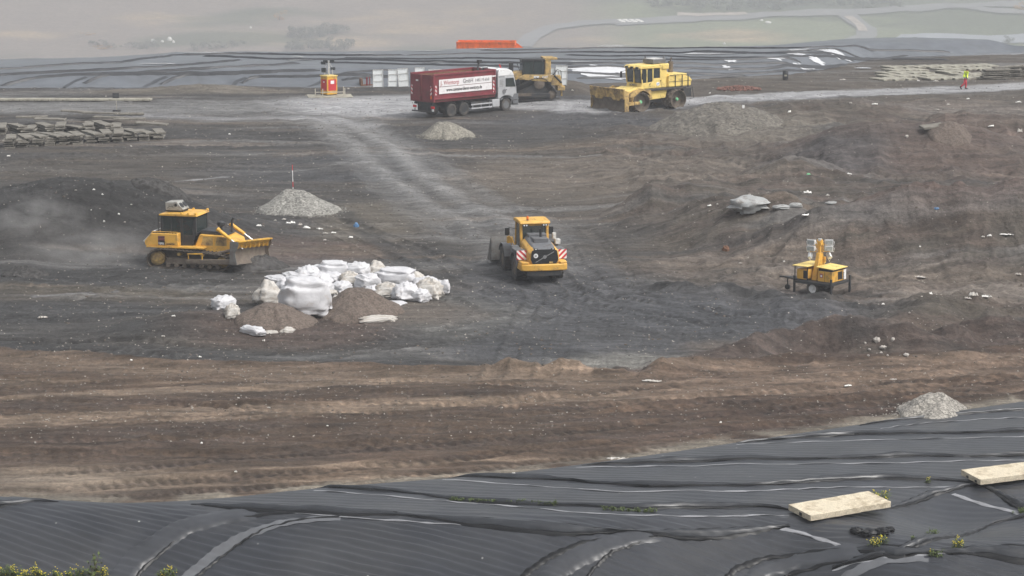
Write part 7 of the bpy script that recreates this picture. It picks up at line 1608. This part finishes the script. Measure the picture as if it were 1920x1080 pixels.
# countless small stones and chips
rs = np.random.RandomState(3); b = B(); n = 11000
yy = 1 / rs.uniform(1 / 88, 1 / 235., n); xx = rs.uniform(-.22, .22, n) * yy
zz = HL(xx, yy); ok = (yy > ye(xx) + .3)
for x, y, z in zip(xx[ok], yy[ok], zz[ok]):
    s = rs.uniform(.018, .05) * (y / 100) ** .7; a = rs.rand() * 6.3; c, d = cos(a) * s, sin(a) * s
    b.add([(x - c, y - d, z), (x + d, y - c, z), (x + c, y + d, z), (x - d, y + c, z), (x + c * .2, y, z + s * .9)], [(0, 1, 4), (1, 2, 4), (2, 3, 4), (3, 0, 4)])
MT['stone'] = gravel_material('loose_stones', (.20, .185, .165), 3, .8)
tag(b.done('loose_stones', 'stone'), 'small loose stones and chips scattered over the soil', 'stones', kind='stuff')
b = B(); n = 1800; MT['clod'] = gravel_material('soil_clods', (.115, .094, .078), 2, .4)
yy = 1 / rs.uniform(1 / 90, 1 / 190., n); xx = rs.uniform(-.22, .22, n) * yy; dens = fbm(xx * .2, yy * .3, 3, 33) + .35 * (np.abs(yy - ylip(xx)) < 1.2); zz = HL(xx, yy); ok = (yy > ye(xx) + .5) & (dens > .05)
for x, y, z in zip(xx[ok], yy[ok], zz[ok]):
    s = rs.uniform(.04, .10); nn = 7; ring0 = [(x + cos(6.28 * k / nn) * s * rs.uniform(.7, 1.2), y + sin(6.28 * k / nn) * s * rs.uniform(.7, 1.2), z - .03) for k in range(nn)]; ring1 = [(x + (p[0] - x) * .7, y + (p[1] - y) * .7, z + s * rs.uniform(.25, .5)) for p in ring0]; b.loft([ring0, ring1])
tag(b.done('soil_clods', 'clod'), 'crumbly clods of earth lying over the tracks and the pit edge', 'clods', kind='stuff')

# ------------------------------------------------------------------ plants
def weed(px, py, h, w_, label, flowers=0, dry=.2, n=120, F=LH, m='leaf', group='weeds growing through the foreground liner', seed=0):
    x, y, z = G(px, py, F); rs = np.random.RandomState(seed + int(px)); T = empty('weed', (x, y, z), 0, label, 'weed', group)
    st = B(); lf = B(); fl = B()
    for k in range(n // 5):
        a = rs.rand() * 6.28; r = w_ * .5 * rs.rand() ** .6; bx_, by_ = cos(a) * r * .7, sin(a) * r * .35; hh = h * rs.uniform(.45, 1); tx_, ty_ = bx_ + rs.normal() * .18 * h, by_ + rs.normal() * .12 * h
        zb = float(F(np.array([x + bx_]), np.array([y + by_]))[0]) - z
        st.tube([(bx_, by_, zb - .02), ((bx_ + tx_) / 2, (by_ + ty_) / 2, zb + hh * .6), (tx_, ty_, zb + hh)], [.006, .005, .003], 4)
        for q in range(9):
            t = rs.uniform(.1, 1); lx, ly, lz = bx_ + (tx_ - bx_) * t, by_ + (ty_ - by_) * t, zb + hh * t; L = rs.uniform(.05, .12) * (.6 + h); d = Vector((rs.normal(), rs.normal(), rs.normal() * .5)).normalized() * L; s_ = d.cross(Vector((0, 0, 1))).normalized() * L * .25
            c = Vector((lx, ly, lz)); lf.add([c, c + d * .5 + s_, c + d, c + d * .5 - s_], [(0, 1, 2, 3)])
        if flowers and rs.rand() < flowers * .7:
            for q in range(3):
                c = (tx_ + rs.normal() * .05, ty_ + rs.normal() * .05, zb + hh + rs.normal() * .04); fl.loft(crumple(c, .017, .017, .014, q + 1, 6, 4, .1))
    st.done('stem', 'dryleaf' if dry > .5 else m, T); lf.done('foliage', m, T)
    if fl.v: fl.done('flower', 'flower', T)
    return T
for k, a in enumerate([(1652, 944, .42, .9, 'dry yellowish weed clump behind the pale slab', .35, .8, 160), (1648, 1026, .30, .8, 'flowering yellow weed clump in the hollow below the pale slab', .9, .2, 160), (1797, 1029, .34, .55, 'bright yellow flowering weed on the black fold at the right', 1., .2, 120), (1755, 1042, .22, .6, 'low green weed left of the bright yellow one', .2, .2, 80), (1748, 1000, .16, .7, 'small green weed tuft on the diagonal fold at the right', 0, .2, 60),
   (1712, 1012, .12, .3, 'tiny green tuft at the lower end of the diagonal fold', 0, .1, 30), (1912, 962, .18, .7, 'green grass tuft at the right edge on the fold', 0, .1, 80), (1865, 898, .0, .1, '', 0, 0, 0), (1740, 905, .20, .3, 'thin dry stalks left of the slab at the right edge', .3, .9, 40)]):
    if a[4]: weed(*a, seed=k)
for i, px in enumerate(range(850, 1045, 16)): weed(px, 939 + (px - 850) * .045, rng.uniform(.09, .18), .36, f'low green weed left of the middle, {ORD[i]} of its row from the left', 0, .1, 55, seed=20 + i)
for i, px in enumerate(range(1135, 1240, 15)): weed(px, 956 + (px - 1135) * .05, rng.uniform(.09, .17), .34, f'low green weed right of the middle, {ORD[i]} of its row from the left', 0, .1, 50, seed=40 + i)
def NB(x, y): return np.zeros(np.broadcast(x, y).shape) - 2.9
PLC = ['at the bottom left corner', 'second from the bottom left corner', 'third from the bottom left corner', 'fourth from the bottom left corner', 'fifth from the bottom left corner', 'sixth from the bottom left corner', 'seventh from the bottom left corner']
for i, px in enumerate([4, 26, 44, 63, 82, 104, 124]): weed(px + rng.uniform(-5, 5), 1092, rng.uniform(.34, .62), .42, 'yellow flowering weed ' + PLC[i], rng.uniform(.3, .8), .2, 150, seed=60 + i)
for i, (px, hh, fl_, lb) in enumerate([(150, .5, .3, 'flowering weed beside the flap at the bottom edge'), (176, .9, .1, 'tall dry reddish weed at the bottom edge'), (194, .5, .5, 'green weed beside the tall dry one at the bottom edge'), (302, .42, .4, 'small green weed at the bottom edge under the pale flap'), (322, .5, .5, 'last flowering weed along the bottom edge')]):
    weed(px, 1092, hh, .4, lb, fl_, .7 if 'dry' in lb else .2, 120, seed=80 + i)

# ---- shrubs and trees in the haze
def crown_mesh(seed, n=900, m='bushleaf'):
    rs = np.random.RandomState(seed); b = B(); cs = rs.normal(size=(9, 3)) * (.42, .42, .26) + (0, 0, .55); rr = rs.uniform(.18, .38, 9)
    for k in range(n):
        i = rs.randint(9); d = rs.normal(size=3); d /= np.linalg.norm(d); p = cs[i] + d * rr[i] * rs.uniform(.6, 1.05)
        if p[2] < .03: p[2] = .05 + rs.rand() * .1
        u = rs.normal(size=3); u /= np.linalg.norm(u); v = np.cross(u, d); v /= np.linalg.norm(v) + 1e-6; s = rs.uniform(.03, .06)
        b.add([p - u * s, p + v * s * .7, p + u * s, p - v * s * .7], [(0, 1, 2, 3)])
    o = b.done('crown', m); me = o.data; bpy.data.objects.remove(o); return me
CR = [crown_mesh(1), crown_mesh(2), crown_mesh(3)]; CRA = crown_mesh(4, 700, 'autumn')
tb = B(); tb.tube([(0, 0, -.1), (.02, 0, .3), (.05, .03, .6)], [.05, .035, .015], 6); tb.tube([(0, 0, .2), (-.15, .1, .5)], [.03, .01], 5); tb.tube([(.02, 0, .25), (.18, -.1, .55)], [.03, .01], 5); to = tb.done('trunk', 'dark'); TRM = to.data; bpy.data.objects.remove(to)
def bush(px, py, s, h, label, me, group):
    x, y, z = G(px, py, H_exact); T = empty('shrub', (x, y, z), rng.uniform(0, 6), label, 'shrub', group); T.scale = (s * 3.4, s * 3.4, h * 2.2)
    for nm, m_ in (('crown', me), ('trunk', TRM)): o = bpy.data.objects.new(nm, m_); COL.objects.link(o); o.parent = T
L1 = 'dark shrubs in the haze above the light cabinet'; L2 = 'shrubs along the hazy top edge'
for i in range(13):
    px = 545 + (i % 7) * 17 + rng.uniform(-4, 4); py = 92 - (i // 7) * 26 + rng.uniform(-4, 4); bush(px, py, rng.uniform(2.2, 3.4), rng.uniform(2.0, 3.2), f'dark hazy shrub above the light cabinet, {ORD[i % 7]} from the left in the {"lower" if i < 7 else "upper"} row', CR[i % 3], L1)
for i, px in enumerate((185, 205, 255, 275, 290, 370, 395, 420, 445)): bush(px, 90 + rng.uniform(-5, 4), rng.uniform(1.6, 2.6), rng.uniform(1.4, 2.4), f'dark hazy shrub at the upper left, {ORD[i]} of nine from the left', CR[i % 3], 'dark shrubs in the haze at the upper left')
bush(524, 38, 1.6, 2.4, 'orange autumn shrub alone on the hazy slope', CRA, 'autumn shrubs'); bush(168, 66, 1.6, .7, 'low ochre shrub in the haze at the upper left', CRA, 'autumn shrubs'); bush(195, 92, 2.2, 1.1, 'ochre shrub below the dark shrubs at the upper left', CRA, 'autumn shrubs'); bush(1916, 20, 3, 2, 'orange tinted shrub at the right edge beside the hazy road', CRA, 'autumn shrubs'); bush(245, 26, .0001, .0001, 'x', CRA, 'autumn shrubs') if False else None
for i in range(22): bush(1235 + i * 21 + rng.uniform(-6, 6), 18 + rng.uniform(-12, 3) - abs(i - 8) * .4, rng.uniform(2.6, 4), rng.uniform(2.2, 3.6), f'grey shrub in the hazy hedge at the top edge, {ORD[i]} from its left end', CR[i % 3], L2)
for i, px in enumerate((1712, 1888)): bush(px, 80, 2.0, 1.6, ['small shrub growing in front of the pale pond liner, left one', 'small shrub growing in front of the pale pond liner, right one'][i], CR[i], 'shrubs at the pale pond')

# ---- roads, grass and the pale pond beyond
def far_strip(name, pts, wd, m, kind='structure', lift=1.0, n=80):
    x, y, t = px_path(pts, H_exact, n); tx = np.gradient(x); ty = np.gradient(y); L = np.hypot(tx, ty) + 1e-9; nx, ny = ty / L, -tx / L
    k = 9; off = np.linspace(-.5, .5, k); X = x[:, None] + nx[:, None] * off * wd; Y = y[:, None] + ny[:, None] * off * wd; Z = H_exact(X, Y) + lift - .5 * np.abs(off) ** 6 * 64 * .02
    return tag(gridmesh(name, X, Y, Z, MT[m]), kind=kind)
MT['farroad'] = mat('distant_road', (.18, .18, .185), .7, var=.15, scale=.1); MT['farpale'] = mat('distant_pale_gravel', (.36, .31, .27), .8, var=.3, scale=.2); MT['pond'] = mat('pale_pond_liner', (.27, .29, .33), .4, var=.12, scale=.2)
far_strip('far_road', [(1150, 44), (1280, 38), (1400, 33), (1570, 25), (1700, 18), (1800, 13), (1960, 10)], 18, 'farroad')
far_strip('far_track', [(1585, 27), (1600, 40), (1625, 55), (1625, 70), (1590, 84)], 13, 'farroad', lift=1.2)
far_strip('far_road', [(1780, 14), (1860, 22), (1960, 28)], 14, 'farroad', lift=1.3); far_strip('far_track', [(980, 90), (1000, 70), (1030, 55), (1090, 46), (1160, 43)], 12, 'farroad', lift=1.3)
far_strip('far_verge', [(1590, 34), (1612, 50), (1618, 62)], 6.0, 'farpale', lift=1.5); far_strip('far_verge', [(1270, 30), (1330, 30), (1400, 28)], 9, 'farpale', lift=1.3)
def pondmesh():
    ps = [(1650, 87), (1690, 67), (1760, 65), (1960, 64)]; qs = [(1700, 91), (1760, 84), (1830, 82), (1960, 82)]
    a = np.array([hit(p[0], p[1], H_exact) for p in ps]); c = np.array([hit(p[0], p[1], H_exact) for p in qs]); t = np.linspace(0, 1, 40); k = np.linspace(0, 1, 12)
    ia = np.stack([np.interp(t * 3, range(4), a[:, i]) for i in (0, 1)], -1); ic = np.stack([np.interp(t * 3, range(4), c[:, i]) for i in (0, 1)], -1)
    X = ia[:, None, 0] * (1 - k) + ic[:, None, 0] * k; Y = ia[:, None, 1] * (1 - k) + ic[:, None, 1] * k; return gridmesh('pond_liner', X, Y, H_exact(X, Y) + 1., MT['pond'])
tag(pondmesh(), 'pale bluish liner of a pond in the haze at the upper right', 'liner')
b = B(); rs = np.random.RandomState(8)
for k in range(420):
    px = rs.uniform(1695, 1935); py = 86 - (px - 1700) * .015 + rs.normal() * 2.4; x, y = P(px, py, -1.2) if False else P(px, py, float(-.9)); 
    zg = float(H_exact(np.array([x]), np.array([y]))[0]); s = rs.uniform(.15, .5); b.box(x - s * 1.5, x + s * 1.5, y - s, y + s, zg - .1, zg + s * .5, tuple(rs.uniform(-20, 20, 3)))
tag(b.done('pale_rubble', 'litter'), 'band of pale rubble along the edge of the pale pond', 'rubble', kind='stuff')

# ------------------------------------------------------------------ walking worker
x, y, z = G(1809, 167.5)
W = {'pelvis': (0, 0, .95), 'waist': (.02, 0, 1.08), 'chest': (.07, 0, 1.30), 'neck': (.11, 0, 1.50), 'head': (.16, 0, 1.62),
     'shl': (.07, .19, 1.42), 'ell': (-.06, .24, 1.16), 'wrl': (.0, .24, .92), 'shr': (.07, -.19, 1.42), 'elr': (.06, -.25, 1.15), 'wrr': (.18, -.23, .93),
     'hil': (0, .09, .92), 'knl': (.10, .10, .50), 'anl': (.06, .10, .09), 'tol': (.22, .10, .04), 'hir': (0, -.09, .92), 'knr': (-.06, -.10, .50), 'anr': (-.38, -.10, .20), 'tor': (-.30, -.10, .06)}
person('person', (x, y, z), R(-8), W, 'person walking along the haul road in a yellow vest and red trousers', ('redcloth', 'jacket', 'hivis'))

# ------------------------------------------------------------------ dust and haze
def volume_material(name, col, dens, noise=None, aniso=.2):
    m = bpy.data.materials.new(name); m.use_nodes = True; n = m.node_tree.nodes; l = m.node_tree.links
    n.remove(n['Principled BSDF']); v = n.new('ShaderNodeVolumePrincipled'); v.inputs['Color'].default_value = (*col, 1); v.inputs['Density'].default_value = dens; v.inputs['Anisotropy'].default_value = aniso
    l.new(v.outputs[0], n['Material Output'].inputs['Volume'])
    if noise:
        tc = n.new('ShaderNodeTexCoord'); nz = n.new('ShaderNodeTexNoise'); nz.inputs['Scale'].default_value = noise; nz.inputs['Detail'].default_value = 4; nz.inputs['Distortion'].default_value = .6; l.new(tc.outputs['Object'], nz.inputs['Vector'])
        mr = n.new('ShaderNodeMapRange'); l.new(nz.outputs[0], mr.inputs[0]); mr.inputs[1].default_value = .42; mr.inputs[2].default_value = .72; mr.inputs[3].default_value = 0; mr.inputs[4].default_value = 1
        # fade to nothing at the rim of the cloud (object space unit sphere)
        le = n.new('ShaderNodeVectorMath'); le.operation = 'LENGTH'; l.new(tc.outputs['Object'], le.inputs[0]); f = n.new('ShaderNodeMapRange'); l.new(le.outputs['Value'], f.inputs[0]); f.inputs[1].default_value = .25; f.inputs[2].default_value = .95; f.inputs[3].default_value = dens; f.inputs[4].default_value = 0
        k = n.new('ShaderNodeMath'); k.operation = 'MULTIPLY'; l.new(mr.outputs[0], k.inputs[0]); l.new(f.outputs[0], k.inputs[1]); l.new(k.outputs[0], v.inputs['Density'])
    return m
VD = volume_material('dust', (.74, .73, .72), .5, 1.9)
def cloud(px, py, rx, ry, rz, label, up=0):
    x, y, z = G(px, py); b = B(); b.lathe([(cos(t) + 1e-3, sin(t)) for t in np.linspace(-pi / 2, pi / 2, 14)], (0, 0, 0), 'z', 24); o = b.done('dust_cloud', VD); o.location = (x, y, z + up); o.scale = (rx, ry, rz); tag(o, label, 'dust', kind='stuff')
cloud(175, 492, 5.2, 2.6, 1.7, 'pale dust drifting behind the left bulldozer', .5); cloud(60, 440, 3.2, 2.2, 1.6, 'faint dust rising over the dark heap at the left', .9); cloud(478, 510, 1.6, 1.3, .7, 'dust around the foot of the left bulldozer blade', .3)
b = B(); b.box(-1560, 1560, -170, 2560, -165, 45); hz = b.done('haze', volume_material('haze_air', (.70, .725, .765), .00058, None, .0)); hz['kind'] = 'stuff'; tag(hz, 'thin even haze filling the air over the whole site', 'haze')
